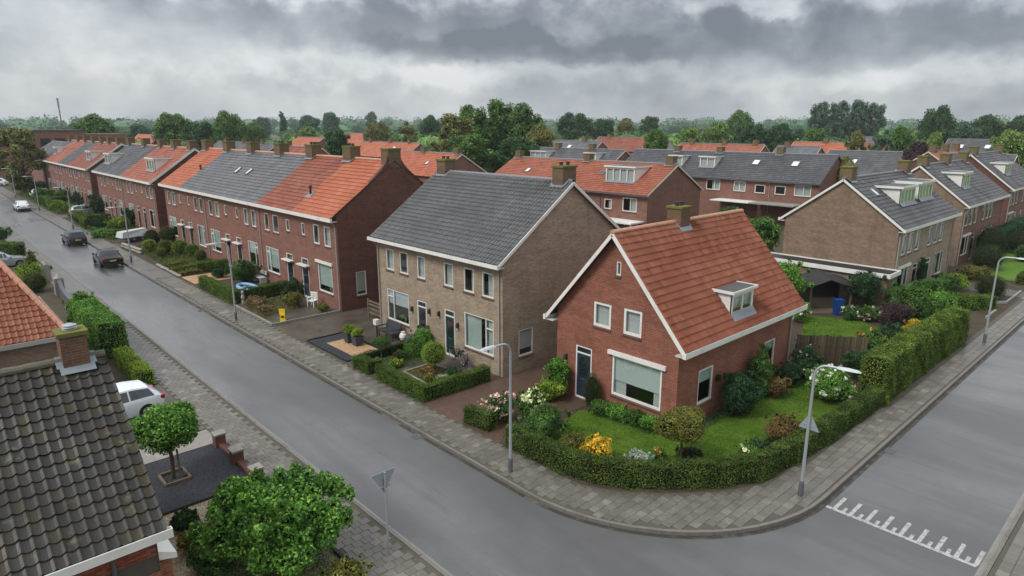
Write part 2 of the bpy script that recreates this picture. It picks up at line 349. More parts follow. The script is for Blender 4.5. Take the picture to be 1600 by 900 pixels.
MAT['paint_silver'] = plain('car_paint_silver', '#a9b0b6', 0.2, 0.6, 0.3, var=0.05)
MAT['paint_red'] = plain('car_paint_maroon', '#3d1519', 0.15, 0.6, 0.0, var=0.05)
MAT['planter'] = plain('slate_planter', '#3b424b', 0.5)
MAT['purple'] = plain('purple_glaze', '#4d3a5a', 0.25)
MAT['ceramic'] = plain('white_ceramic', '#d6d3cb', 0.3)
MAT['yellow'] = plain('yellow_plastic', '#e3c11c', 0.4, var=0.06)
MAT['blue'] = plain('blue_plastic', '#1b427f', 0.4)
MAT['pool_blue'] = plain('pale_blue_plastic', '#7fa6c4', 0.35)
MAT['red_paint'] = plain('red_paint', '#b3201c', 0.4)
MAT['tarp'] = plain('grey_tarpaulin', '#b9bcb9', 0.6, var=0.15, scale=2)
MAT['timber_dark'] = plain('dark_stained_timber', '#2c2723', 0.7, var=0.2)
MAT['render_white'] = plain('white_render', '#cfccc5', 0.7, var=0.08, scale=0.6)
MAT['rattan'] = plain('dark_rattan', '#33363b', 0.6)
# leaves
MAT['twig_shade'] = plain('twigs_with_shade', '#1f2010', 0.9, 0.1, var=0.4, scale=9)  # plant cores: twig colour darkened to paint shade into the gaps between leaves
MAT['l_hedge'] = leaf_mat('leaf_hedge', '#2c3c12', '#4a6420', '#7a9236')
MAT['l_hedge_front'] = leaf_mat('leaf_privet', '#263413', '#435a20', '#73853a')
MAT['l_goldhedge'] = leaf_mat('leaf_gold_privet', '#2c4017', '#506a24', '#8d993f')
MAT['l_grass'] = leaf_mat('grass_blade', '#3f5c18', '#587822', '#7f9238')
MAT['l_bright'] = leaf_mat('leaf_bright', '#24491a', '#4c7d2b', '#93bb54')
MAT['l_mid'] = leaf_mat('leaf_mid', '#27421b', '#42662a', '#6f9444')
MAT['l_dark'] = leaf_mat('leaf_dark', '#16281a', '#2a4a2a', '#4c7245')
MAT['l_yew'] = leaf_mat('leaf_yew', '#152312', '#283e1c', '#43602c')
MAT['l_lime'] = leaf_mat('leaf_lime', '#3f5a18', '#6d8b28', '#a8bb48')
MAT['l_olive'] = leaf_mat('leaf_olive', '#454a1e', '#6a6c2e', '#949246')
MAT['l_yellow'] = leaf_mat('leaf_gold', '#8a7a1e', '#bfa328', '#e0c848')
MAT['l_russet'] = leaf_mat('leaf_russet', '#3d4420', '#6b5c34', '#a07f50')
MAT['l_brown'] = leaf_mat('leaf_fading', '#5d4a33', '#86704f', '#a89470')
MAT['l_purple'] = leaf_mat('leaf_purple', '#2a1f24', '#453239', '#654b50')
MAT['l_silver'] = leaf_mat('leaf_silver', '#6c7a68', '#96a292', '#bcc4b4')
MAT['l_tree_a'] = leaf_mat('leaf_tree_mid', '#2c4a1f', '#4a702d', '#7a9a44', 0.15)
MAT['l_tree_b'] = leaf_mat('leaf_tree_dark', '#1d3620', '#34562e', '#587c42', 0.15)
MAT['l_tree_c'] = leaf_mat('leaf_tree_lime', '#43602a', '#688640', '#90a65a', 0.15)
MAT['l_tree_d'] = leaf_mat('leaf_tree_olive', '#474e28', '#70733c', '#9a985a', 0.15)
MAT['l_tree_e'] = leaf_mat('leaf_tree_blue', '#2c4534', '#48674c', '#6e8c6a', 0.15)
MAT['fl_pink'] = leaf_mat('petal_pink', '#b98a86', '#d8b4a8', '#ead6c8', 0.2)
MAT['fl_white'] = leaf_mat('petal_white', '#c8c8b0', '#e2e2d2', '#f2f2e6', 0.2)
MAT['fl_lime'] = leaf_mat('petal_lime_white', '#c3cc84', '#dde2a8', '#eff0cc', 0.2)
MAT['fl_orange'] = leaf_mat('petal_orange', '#b0592c', '#d07c40', '#e39a5c', 0.2)
MAT['fl_yellow'] = leaf_mat('petal_yellow', '#d09a20', '#eab52e', '#f4cf4c', 0.2)
MAT['fl_red'] = leaf_mat('petal_red', '#6e1f1c', '#96312a', '#b5513e', 0.2)

# ------------------------------------------------------------------ ground materials
def ground_mats():
    k = MT('asphalt_wet', 0.35, 0.8); p = k.pos()
    big = k.noise(0.16, 5, k.mp(p, (1.6, 0.5, 1)), 0.55, 0.3); mid = k.noise(1.3, 6, p, 0.6); fine = k.noise(60, 3, p)
    c = k.ramp(mid, [(0.25, lin('#434242')), (0.6, lin('#4f4e4d')), (0.85, lin('#5c5b59'))])
    c = k.mix(k.rng(big, 0.42, 0.58, 0, 0.75), c, lin('#2f2e2e')); c = k.mix(k.rng(fine, 0.35, 0.75, 0, 0.3), c, lin('#555557'))
    cr = k.n('ShaderNodeTexVoronoi', feature='DISTANCE_TO_EDGE'); k.l(k.mp(p, (0.35, 0.22, 1)), cr.inputs['Vector']); cr.inputs['Scale'].default_value = 1
    lane = k.noise(0.55, 5, k.mp(p, (2.2, 0.12, 1)), 0.6); c = k.mix(k.rng(lane, 0.50, 0.66, 0, 0.6), c, lin('#2d2d2c'))
    sp = k.n('ShaderNodeTexVoronoi'); k.l(p, sp.inputs['Vector']); sp.inputs['Scale'].default_value = 2.2; c = k.mix(k.math('MULTIPLY', k.math('LESS_THAN', sp.outputs['Distance'], 0.035), 0.5), c, lin('#9a9890'))
    k.color(c); k.rough(k.math('SUBTRACT', k.rng(big, 0.38, 0.66, 0.40, 0.56), k.rng(lane, 0.5, 0.75, 0, 0.06))); k.bump(k.noise(140, 2, p), 0.08, 0.004); k.b.inputs['Coat Weight'].default_value = 1.0; k.put(k.b.inputs['Coat Roughness'], k.math('ADD', k.rng(big, 0.40, 0.60, 0.22, 0.42), k.rng(lane, 0.45, 0.7, 0.06, -0.06))); k.b.inputs['Coat IOR'].default_value = 1.45; MAT['asphalt'] = k.m
    k = MT('field_grass', 0.9, 0.2); p = k.pos(); a = k.noise(0.02, 6, p); b = k.noise(0.6, 6, p)
    k.color(k.mix(k.rng(a, 0.4, 0.6, 0, 1), k.ramp(b, [(0.3, lin('#3e4a24')), (0.7, lin('#5d6a36'))]), k.ramp(b, [(0.3, lin('#54503f')), (0.7, lin('#6e6752'))]))); MAT['field'] = k.m
    k = MT('garden_soil', 0.85, 0.2); p = k.pos(); b = k.noise(1.2, 7, p, 0.65); f = k.noise(22, 4, p)
    c = k.ramp(b, [(0.3, lin('#3a3228')), (0.55, lin('#4e4538')), (0.75, lin('#42431f'))]); c = k.mix(k.rng(f, 0.4, 0.7, 0, 0.5), c, lin('#352e26'))
    k.color(c); k.bump(f, 0.5, 0.03); MAT['soil'] = k.m
    k = MT('lawn', 0.8, 0.2); p = k.pos(); b = k.noise(0.7, 5, p, 0.6); f = k.noise(30, 4, p, 0.7); s_ = k.noise(6, 4, k.mp(p, (1, 0.4, 1)))
    c = k.ramp(b, [(0.3, lin('#4a6a1c')), (0.55, lin('#587822')), (0.78, lin('#75852f'))]); c = k.mix(k.rng(f, 0.35, 0.7, 0, 0.65), c, lin('#36521a')); c = k.mix(k.rng(s_, 0.55, 0.8, 0, 0.4), c, lin('#84913c'))
    k.color(c); k.bump(f, 0.8, 0.03); MAT['lawn'] = k.m
    def paver(name, c1, c2, gap, bw, bh, rough, stain):
        k = MT(name, rough, 0.5); p = k.pos(); b = k.n('ShaderNodeTexBrick'); k.l(p, b.inputs['Vector']); b.inputs['Scale'].default_value = 1
        b.inputs['Brick Width'].default_value = bw; b.inputs['Row Height'].default_value = bh; b.inputs['Mortar Size'].default_value = 0.008
        b.inputs['Color1'].default_value = lin(c1); b.inputs['Color2'].default_value = lin(c2); b.inputs['Mortar'].default_value = lin(gap)
        n = k.noise(0.7, 6, p, 0.62); m = k.noise(5, 4, p)
        c = k.mix(k.rng(n, 0.42, 0.68, 0, 0.65), b.outputs['Color'], lin(stain)); c = k.mix(k.rng(m, 0.4, 0.7, 0, 0.3), c, lin(gap))
        k.color(c); k.rough(k.rng(n, 0.35, 0.65, rough + 0.1, rough - 0.15)); k.bump(b.outputs['Fac'], 0.3, -0.01); MAT[name] = k.m
    paver('pave_far', '#6c6862', '#625e58', '#4c4943', 0.3, 0.3, 0.38, '#55514a')
    paver('pave_red', '#65493d', '#553d33', '#3b2f28', 0.21, 0.1, 0.5, '#574c40')
    paver('pave_brown', '#5f564b', '#4f483f', '#3a352d', 0.21, 0.1, 0.4, '#3d382f')
    paver('pave_light', '#8f8a82', '#827d75', '#67625b', 0.4, 0.6, 0.45, '#77726a')
    def gravel(name, cols, scale=28):
        k = MT(name, 0.75, 0.3); p = k.pos(); v = k.n('ShaderNodeTexVoronoi'); k.l(p, v.inputs['Vector']); v.inputs['Scale'].default_value = scale
        s_ = k.n('ShaderNodeSeparateXYZ'); k.l(v.outputs['Color'], s_.inputs[0])
        c = k.ramp(s_.outputs[0], [(i / (len(cols) - 1), lin(x)) for i, x in enumerate(cols)]); c = k.mix(k.rng(k.noise(0.9, 5, p), 0.45, 0.7, 0, 0.4), c, lin(cols[0]))
        k.color(c); k.bump(v.outputs['Distance'], 0.8, -0.04); MAT[name] = k.m
    gravel('gravel_black', ['#1d1f23', '#2f3237', '#43464c', '#2a2c31'], 30); gravel('gravel_beige', ['#6a5d4a', '#938470', '#b4a68f', '#857761'], 26)
    gravel('gravel_peach', ['#8d6b4f', '#b38d6b', '#c4a384', '#a37e5f'], 30)
    k = MT('paving_slab', 0.42, 0.5); f = k.orand(); p = k.pos(); n = k.noise(0.8, 6, p, 0.65); m = k.noise(9, 4, p)
    c = k.ramp(f, [(0, lin('#5d5952')), (0.5, lin('#68645c')), (0.88, lin('#716c64')), (1, lin('#837d73'))]); c = k.mix(k.rng(n, 0.40, 0.66, 0, 0.6), c, lin('#524d45')); c = k.mix(k.rng(m, 0.45, 0.75, 0, 0.5), c, lin('#46432f'))
    k.color(c); k.rough(k.rng(n, 0.35, 0.65, 0.5, 0.3)); MAT['slab'] = k.m
    k = MT('paving_slab_field', 0.42, 0.5); f = k.attr('tint'); p = k.pos(); n = k.noise(0.8, 6, p, 0.65)
    c = k.ramp(f, [(0, lin('#5d5952')), (0.5, lin('#68645c')), (0.88, lin('#716c64')), (1, lin('#837d73'))]); c = k.mix(k.rng(n, 0.40, 0.66, 0, 0.6), c, lin('#524d45'))
    k.color(c); k.rough(k.rng(n, 0.35, 0.65, 0.5, 0.3)); MAT['slab_field'] = k.m
    MAT['joint'] = plain('sand_joint', '#504c42', 0.7, 0.3, var=0.3, scale=6)
    k = MT('road_marking_paint', 0.5, 0.4); p = k.pos(); w1 = k.noise(7, 6, p, 0.75); w2 = k.noise(45, 3, p)
    c = k.mix(k.rng(w1, 0.48, 0.62, 0, 0.75), lin('#a9a9a5'), lin('#5f5f5f')); k.color(k.mix(k.rng(w2, 0.55, 0.7, 0, 0.7), c, lin('#66666a'))); MAT['marking'] = k.m
    MAT['kerb_moss'] = plain('edge_moss', '#4f5526', 0.9, 0.1, var=0.4, scale=10)
ground_mats()
MAT['gutter_dirt_shade'] = plain('gutter_dirt_shade', '#37342c', 0.6, 0.4, var=0.4, scale=5, dirt=('#77736a', 0.8))  # dirt and moss, darkened to paint in the kerb's shadow line

# ------------------------------------------------------------------ ground, roads, pavements
def arc(cx, cy, r, a0, a1, n=14):
    return [(cx + r * math.cos(R(a0 + (a1 - a0) * i / n)), cy + r * math.sin(R(a0 + (a1 - a0) * i / n))) for i in range(n + 1)]
def sheet(name, pts, z, mat, **kw):
    a = 0.5 * sum(pts[i - 1][0] * pts[i][1] - pts[i][0] * pts[i - 1][1] for i in range(len(pts)))
    if a < 0: pts = pts[::-1]
    mb = MB(); mb.poly([(x, y, z) for x, y in pts]); kw.setdefault('kind', 'structure')
    return mb.build(name, MAT[mat], **kw)
FAR = 300
sheet('ground', [(-3500, -3500), (4500, -3500), (4500, 4500), (-3500, 4500)], -0.06, 'field')
ne = arc(21, 14.3, 7.05, 270, 180); se = arc(19.95, -3.3, 6.0, 180, 90)
road = sheet('road', [(9.45, -60), (13.95, -60)] + se + [(FAR, 2.7), (FAR, 7.25)] + ne + [(13.95, FAR), (9.45, FAR)], 0.0, 'asphalt')
ne_in = arc(21, 14.3, 6.92, 270, 180)
sheet('plot_ground', [(FAR, FAR), (14.08, FAR)] + ne_in[::-1] + [(FAR, 7.38)], 0.10, 'soil')
sheet('plot_ground', [(9.32, FAR), (-120, FAR), (-120, -60), (9.32, -60)], 0.10, 'soil')
sheet('plot_ground', [(FAR, 2.57)] + arc(19.95, -3.3, 5.87, 90, 180) + [(14.08, -60), (FAR, -60)], 0.10, 'lawn')

def inside(p, poly):
    x, y = p; c = False; j = len(poly) - 1
    for i in range(len(poly)):
        xi, yi = poly[i]; xj, yj = poly[j]
        if (yi > y) != (yj > y) and x < (xj - xi) * (y - yi) / (yj - yi) + xi: c = not c
        j = i
    return c
def slab_mesh(s=0.292, h=0.03, bev=0.006):
    mb = MB(); a = s / 2; b = a - bev
    lo = [(-a, -a, -h), (a, -a, -h), (a, a, -h), (-a, a, -h)]; mi = [(-a, -a, -bev), (a, -a, -bev), (a, a, -bev), (-a, a, -bev)]; hi = [(-b, -b, 0), (b, -b, 0), (b, b, 0), (-b, b, 0)]
    fs = [(8, 9, 10, 11)]
    for i in range(4): fs += [(i, (i + 1) % 4, 4 + (i + 1) % 4, 4 + i), (4 + i, 4 + (i + 1) % 4, 8 + (i + 1) % 4, 8 + i)]
    mb.raw(lo + mi + hi, fs); return mb.mesh('paving_tile', MAT['slab'])
SLAB = slab_mesh()
def pavement(poly, near, limit=300):
    """joint bed as the sheet; every tile that shows is laid on it, the nearest ones singly"""
    bed = sheet('pavement', poly, 0.104, 'joint'); xs = [p[0] for p in poly]; ys = [p[1] for p in poly]; cells = []
    x0, x1, y0, y1 = near; s = 0.3; j = 0; y = y0
    while y < y1:
        x = x0 + (0.15 if j % 2 else 0)
        while x < x1:
            if all(inside((x + dx, y + dy), poly) for dx in (-.13, .13) for dy in (-.13, .13)): cells.append((x * x + y * y, x, y))
            x += s
        y += s; j += 1
    cells.sort()
    for d, x, y in cells[:limit]:
        o = bpy.data.objects.new('paving_tile', SLAB); COL.objects.link(o); o.parent = bed
        o.location = (x, y, 0.124 + random.uniform(-.004, .004)); o.rotation_euler = (random.gauss(0, .006), random.gauss(0, .006), random.gauss(0, .008))
    rest = cells[limit:]
    if rest:
        base = [v.co.copy() for v in SLAB.vertices]; fs = [tuple(p.vertices) for p in SLAB.polygons]; mb = MB(); tint = []
        for d, x, y in rest:
            m = Matrix.Translation((x, y, 0.124 + random.uniform(-.004, .004))) @ Matrix.Rotation(random.gauss(0, .008), 4, 'X') @ Matrix.Rotation(random.gauss(0, .008), 4, 'Y')
            mb.raw([m @ v for v in base], fs[:5] + fs[5:]); tint += [random.random()] * len(fs)
        o = mb.build('paving_tile_field', MAT['slab_field'], bed, kind='stuff'); o.data.attributes.new('tint', 'FLOAT', 'FACE').data.foreach_set('value', tint)
    return bed
inner_ne = [(15.65, 58), (15.65, 14.3), (15.75, 13.4), (16.35, 12.2), (17.4, 11.1), (18.7, 10.0), (20.3, 9.15), (24, 8.80), (31, 8.62), (58, 8.6)]
pavement([(14.08, 58)] + ne_in[::-1] + [(58, 7.38)] + inner_ne[::-1], (14.0, 58, 7.3, 58))
pavement([(9.32, -5), (9.32, 46), (7.65, 46), (7.65, -5)], (7.7, 9.3, 11.5, 46))
sheet('pavement', [(14.08, 58), (14.08, FAR), (15.65, FAR), (15.65, 58)], 0.12, 'pave_far')
sheet('pavement', [(58, 7.38), (FAR, 7.38), (FAR, 8.6), (58, 8.6)], 0.12, 'pave_far')
sheet('pavement', [(9.32, 46), (9.32, FAR), (7.65, FAR), (7.65, 46)], 0.12, 'pave_far')
pavement([(40, 2.57)] + arc(19.95, -3.3, 5.87, 90, 180) + [(15.6, -12), (15.6, -3.3)] + arc(19.95, -3.3, 4.35, 180, 90) + [(40, 1.05)], (14, 26, -4, 2.6), 120)

def kerb(path, limit=110, band='gutter_band', bw=.26):
    """upright kerb stones along a path with the concrete channel at their foot"""
    pts = [V(*p) for p in path]; mb = MB(); L = []
    for a, b in zip(pts[:-1], pts[1:]):
        d = (b - a) / np.linalg.norm(b - a); n = V(d[1], -d[0]); L.append((a, b, d, n))
    for i, (a, b, d, n) in enumerate(L):
        na = n if i == 0 else (n + L[i - 1][3]) / 2; nb = n if i == len(L) - 1 else (n + L[i + 1][3]) / 2
        mb.poly([(*a, .004), (*(a + na * bw), .004), (*(b + nb * bw), .004), (*b, .004)])
    root = mb.build('kerb', MAT[band], kind='structure')
    stones = []; carry = 0.0
    for a, b, d, n in L:
        ln = np.linalg.norm(b - a); k = max(1, round(ln / 1.0)); s = ln / k
        for i in range(k): stones.append((a + d * (i + .5) * s - n * .065, math.atan2(d[1], d[0]), s))
    stones.sort(key=lambda q: q[0] @ q[0]); mes = {}
    def smesh(s):
        s = round(s, 2)
        if s not in mes:
            m = MB(); a = s / 2 - .006
            m.hexa([(-a, -.065, -.2), (a, -.065, -.2), (a, .065, -.2), (-a, .065, -.2), (-a, -.055, .125), (a, -.055, .125), (a, .055, .125), (-a, .055, .125)]); mes[s] = m.mesh('kerb_stone', MAT['kerb'])
        return mes[s]
    for p, ang, s in stones[:limit]:
        o = bpy.data.objects.new('kerb_stone', smesh(s)); COL.objects.link(o); o.parent = root; o.location = (p[0], p[1], random.uniform(-.006, .006)); o.rotation_euler = (0, 0, ang + random.gauss(0, .004))
    mb = MB()
    for p, ang, s in stones[limit:]:
        d = V(math.cos(ang), math.sin(ang)) * (s / 2 - .006); n = V(-math.sin(ang), math.cos(ang)) * .06
        q = [p - d - n, p + d - n, p + d + n, p - d + n]; mb.hexa([(*x, -.2) for x in q] + [(*x, .125) for x in q])
    if mb.v: mb.build('kerb_stone_run', MAT['kerb'], root, kind='stuff')
kerb([(13.95, FAR), (13.95, 14.3)] + arc(21, 14.3, 7.05, 180, 270)[1:] + [(FAR, 7.25)], band='gutter_dirt_shade', bw=.16)
kerb([(9.45, -20), (9.45, FAR)], bw=.15)
kerb([(120, 2.7)] + se[::-1] + [(13.95, -20)], 60, bw=.15)
# give-way marking: a bar with alternating long and short teeth
mk = MB(); mk.box(20.72, 2.9, .004, 20.86, 7.1, .008)
for i in range(9):
    y = 6.86 - i * .49; mk.box(20.86, y - .06, .0042, 21.75, y + .06, .0078)
    if i < 8: mk.box(20.86, y - .27 - .05, .0042, 21.15, y - .27 + .05, .0078)
mk.build('road_marking', MAT['marking'], kind='structure')
for i, (x, y) in enumerate(((13.7, 20.5), (13.7, 46), (13.7, 72), (26.5, 7.0))):      # street gullies
    gr = MB(); a_, b_ = (.16, .24) if i < 3 else (.24, .16); gr.box(x - a_, y - b_, .002, x + a_, y + b_, .012)
    for j in range(-2, 3):
        if i < 3: gr.box(x - .12, y + j * .08 - .02, .012, x + .12, y + j * .08 + .02, .020)
        else: gr.box(x + j * .08 - .02, y - .12, .012, x + j * .08 + .02, y + .12, .020)
    gr.build('street_gully', MAT['pipe_dark'], kind='structure')
# yard surfaces
sheet('brick_path', [(15.66, 20.3), (15.66, 22.75), (30, 22.7), (30, 20.0), (21.4, 20.0), (21.4, 17.7), (20.3, 17.7), (18.4, 18.4), (16.6, 18.2), (15.66, 17.6), (15.66, 18.4), (15.66, 18.7)], 0.112, 'pave_red')
sheet('front_paving', [(15.66, 22.75), (15.66, 38.8), (32, 38.8), (32, 34), (20.4, 34), (20.4, 22.75)], 0.112, 'pave_brown')
sheet('black_gravel', [(15.95, 30.0), (18.2, 30.0), (18.2, 34.6), (15.95, 34.6)], 0.126, 'gravel_black')
gb = sheet('gravel_bed', [(16.55, 30.05), (18.15, 30.05), (18.15, 33.5), (16.55, 33.5)], 0.132, 'gravel_peach')
mb = MB()
for a, b in (((15.9, 29.95), (18.25, 29.95)), ((18.25, 29.95), (18.25, 34.65)), ((18.25, 34.65), (15.9, 34.65)), ((15.9, 34.65), (15.9, 29.95))): mb.beam((*a, .13), (*b, .13), .07, .1)
mb.build('edging', MAT['black'], gb)
bed = sheet('planting_bed', [(17.1, 24.15), (19.15, 24.15), (19.0, 26.65), (17.2, 26.6)], 0.13, 'soil')
mb = MB()
for a, b in (((17.1, 24.15), (19.15, 24.15)), ((19.15, 24.15), (19.0, 26.65)), ((19.0, 26.65), (17.2, 26.6)), ((17.2, 26.6), (17.1, 24.15))): mb.beam((*a, .13), (*b, .13), .1, .12)
mb.build('edging', MAT['concrete'], bed)
sheet('lawn', [(20.3, 17.5), (17.6, 17.0), (16.3, 15.9), (16.2, 14.2), (16.9, 12.8), (18.3, 11.2), (20.6, 9.9), (25, 9.5), (31.5, 9.4), (31.6, 13.0), (21.6, 13.0), (21.1, 16.6)], 0.125, 'lawn')
sheet('lawn', [(37.2, 12.0), (38.0, 15.6), (42.3, 17.2), (44.0, 14.6), (42.6, 12.4)], 0.125, 'lawn')
sheet('lawn', [(64.5, 9.7), (64.5, 13.6), (88, 14.2), (88, 9.7)], 0.125, 'lawn')
sheet('lawn', [(22, 24), (22, 33), (44, 33), (44, 24)], 0.115, 'lawn')
sheet('driveway', [(58.6, 8.62), (58.6, 14.0), (64.4, 14.4), (64.4, 24), (61.7, 24), (61.7, 12.2), (60.7, 8.62)], 0.113, 'pave_brown')
sheet('black_gravel', [(4.2, 21.3), (7.45, 21.3), (7.45, 25.15), (4.2, 25.15)], 0.125, 'gravel_black')
sheet('gravel_yard', [(2, 12), (7.6, 12), (7.6, 21.2), (2, 21.2)], 0.122, 'gravel_beige')
sheet('garden_path', [(2, 25.25), (7.64, 25.25), (7.64, 26.7), (2, 26.7)], 0.122, 'pave_light')
sheet('driveway', [(-2, 26.8), (7.64, 26.8), (7.64, 33.3), (-2, 33.3)], 0.118, 'pave_brown')
sheet('gravel_bed', [(15.9, 54), (15.9, 57.3), (19.5, 57.3), (19.5, 54)], 0.125, 'gravel_peach')
sheet('front_paving', [(15.66, 38.95), (15.66, 45.2), (20.4, 45.2), (20.4, 38.95)], 0.114, 'pave_brown')
sheet('driveway', [(15.66, 76.3), (15.66, 79.3), (40, 79.3), (40, 76.3)], 0.114, 'pave_brown')
sheet('driveway', [(15.66, 107.3), (15.66, 111.2), (40, 111.2), (40, 107.3)], 0.114, 'pave_brown')
# low stone edging round the paved corner garden
eg = MB()
for a, b in (((15.74, 45.1), (15.74, 38.95)), ((15.74, 38.95), (20.4, 38.95))):
    d = V(*b) - V(*a); L_ = np.linalg.norm(d); k = int(L_ / .9)
    for i in range(k):
        p = V(*a) + d * (i + .02) / k; q = V(*a) + d * (i + .98) / k; eg.beam((*p, .17), (*q, .17), .1, .16)
eg.build('stone_edging', MAT['concrete'], kind='structure')

# ------------------------------------------------------------------ buildings
def clip(poly, a, b, c):          # keep a*x + b*z <= c
    out = []
    for i in range(len(poly)):
        p, q = poly[i], poly[(i + 1) % len(poly)]; fp, fq = a * p[0] + b * p[1] - c, a * q[0] + b * q[1] - c
        if fp <= 1e-9: out.append(p)
        if (fp < -1e-9 and fq > 1e-9) or (fp > 1e-9 and fq < -1e-9):
            t = fp / (fp - fq); out.append((p[0] + t * (q[0] - p[0]), p[1] + t * (q[1] - p[1])))
    return out
def wall_face(mb, fr, W, H, holes, gable=None, rev=0.15, z0=0.0):
    """one wall in its frame, with real openings; gable = (eave height, ridge height)"""
    P, U, N = fr; q = lambda a, z, n=0.0: P + U * a + N * n + V(0, 0, z)
    xs = sorted({0.0, W} | {round(h[i], 4) for h in holes for i in (0, 1)} | ({W / 2} if gable else set())); top = gable[1] if gable else H
    zs = sorted({z0, top} | {round(h[i], 4) for h in holes for i in (2, 3)} | ({gable[0]} if gable else set()))
    for x0, x1 in zip(xs[:-1], xs[1:]):
        for a, b in zip(zs[:-1], zs[1:]):
            cx, cz = (x0 + x1) / 2, (a + b) / 2
            if any(h[0] < cx < h[1] and h[2] < cz < h[3] for h in holes): continue
            pl = [(x0, a), (x1, a), (x1, b), (x0, b)]
            if gable:
                e, r = gable; m = (r - e) / (W / 2); pl = clip(pl, -m, 1, e)
                if len(pl) > 2: pl = clip(pl, m, 1, e + m * W)
            if len(pl) > 2: mb.poly([q(*p) for p in pl])
    for a0, a1, b0, b1 in holes:
        for s, t in (((a0, b0), (a1, b0)), ((a1, b0), (a1, b1)), ((a1, b1), (a0, b1)), ((a0, b1), (a0, b0))):
            mb.poly([q(*s), q(*t), q(*t, -rev), q(*s, -rev)])
def window(root, fr, a0, a1, z0, z1, mull=(), trans=None, blind=0, curt=None, frame='white', sill=True, fw=0.065, lintel=None, bmat='blind', dark=False, plants=False):
    m = MB(); m.fbox(fr, a0, a1, -.10, -.02, z1 - fw, z1); m.fbox(fr, a0, a1, -.10, -.02, z0, z0 + fw)
    m.fbox(fr, a0, a0 + fw, -.099, -.021, z0 + fw, z1 - fw); m.fbox(fr, a1 - fw, a1, -.099, -.021, z0 + fw, z1 - fw)
    cuts = [a0 + fw / 2] + [a0 + (a1 - a0) * t for t in mull] + [a1 - fw / 2]; lights = []
    for c in cuts[1:-1]: m.fbox(fr, c - fw * .45, c + fw * .45, -.098, -.022, z0 + fw, z1 - fw)
    for i, (b0, b1) in enumerate(zip(cuts[:-1], cuts[1:])):
        if trans and i in trans[1]:
            zt = z0 + (z1 - z0) * trans[0]; m.fbox(fr, b0 + fw / 2, b1 - fw / 2, -.097, -.023, zt - fw * .4, zt + fw * .4); lights += [(b0, b1, z0, zt), (b0, b1, zt, z1)]
        else: lights.append((b0, b1, z0, z1))
    win = m.build('window', MAT[frame], root)
    for b0, b1, c0, c1 in lights:
        MB().fbox(fr, b0 + .02, b1 - .02, -.066, -.060, c0 + .03, c1 - .03).build('pane', MAT['dark_glass' if dark else 'glass'], win)
    if sill:
        P, U, N = fr; s = MB(); q = lambda a, n, z: P + U * a + N * n + V(0, 0, z)
        s.hexa([q(a0 - .03, .06, z0 - .09), q(a1 + .03, .06, z0 - .09), q(a1 + .03, -.03, z0 - .09), q(a0 - .03, -.03, z0 - .09), q(a0 - .03, .06, z0 - .035), q(a1 + .03, .06, z0 - .035), q(a1 + .03, -.03, z0 - .004), q(a0 - .03, -.03, z0 - .004)])
        s.build('sill', MAT['sill'], win)
    if lintel: MB().fbox(fr, a0 - lintel, a1 + lintel, -.01, .11, z1 + .01, z1 + .19).build('awning_box', MAT['white'], win)
    if blind: MB().fbox(fr, a0 + .04, a1 - .04, -.135, -.125, z1 - (z1 - z0) * blind, z1 - .02).build('blind', MAT[bmat], win)
    if curt:
        for s0, s1, mt in curt:
            c = MB(); n_ = max(4, int((s1 - s0) * (a1 - a0) / .05)); P, U, N = fr; pts = []
            for i in range(n_ + 1): a = a0 + (a1 - a0) * (s0 + (s1 - s0) * i / n_); pts.append(P + U * a + N * (-.17 - .02 * (i % 2)))
            for p, q_ in zip(pts[:-1], pts[1:]): c.poly([p + V(0, 0, z0 + .02), q_ + V(0, 0, z0 + .02), q_ + V(0, 0, z1), p + V(0, 0, z1)])
            c.build('curtain', MAT[mt], win)
    if plants:
        c = MB(); P, U, N = fr
        for i in range(3):
            p = P + U * (a0 + (a1 - a0) * (.45 + i * .13)) + N * -.22; c.sphere((p[0], p[1], z0 + .2 + (.1 if i == 1 else 0)), (.09, .09, .2) if i != 1 else (.17, .15, .2), 7, 5)
        c.build('potted_plants', MAT['l_mid'], win, kind='stuff')
    return win
def door(root, fr, a0, a1, z0, z1, mat='door_grey', trans=0.36, frame='white', canopy=False, glazed=True):
    fw = .07; zt = z1 - trans if trans else z1
    d = MB().fbox(fr, a0 + fw, a1 - fw, -.09, -.045, z0 + .03, zt - (.03 if trans else fw)).build('door', MAT[mat], root)
    f = MB(); f.fbox(fr, a0, a0 + fw, -.11, -.015, z0, z1); f.fbox(fr, a1 - fw, a1, -.11, -.015, z0, z1); f.fbox(fr, a0 + fw, a1 - fw, -.109, -.016, z1 - fw, z1); f.fbox(fr, a0 + fw, a1 - fw, -.10, .03, z0 - .06, z0 + .03)
    if trans: f.fbox(fr, a0 + fw, a1 - fw, -.108, -.017, zt - .03, zt + .03)
    f.build('door_frame', MAT[frame], d)
    if trans: MB().fbox(fr, a0 + fw, a1 - fw, -.066, -.060, zt + .03, z1 - fw).build('transom_pane', MAT['dark_glass'], d)
    if glazed: MB().fbox(fr, a0 + fw + .14, a1 - fw - .14, -.044, -.040, z0 + 1.0, zt - .2).build('door_pane', MAT['dark_glass'], d)
    MB().fbox(fr, a1 - fw - .12, a1 - fw - .09, -.045, .0, z0 + .98, z0 + 1.10).build('handle', MAT['chrome'], d)
    MB().fbox(fr, (a0 + a1) / 2 - .14, (a0 + a1) / 2 + .14, -.045, -.03, z0 + .86, z0 + .93).build('letter_slot', MAT['chrome'], d)
    if canopy: MB().fbox(fr, a0 - .22, a1 + .22, -.02, .34, zt - .03, zt + .06).build('canopy', MAT['white'], d)
    return d
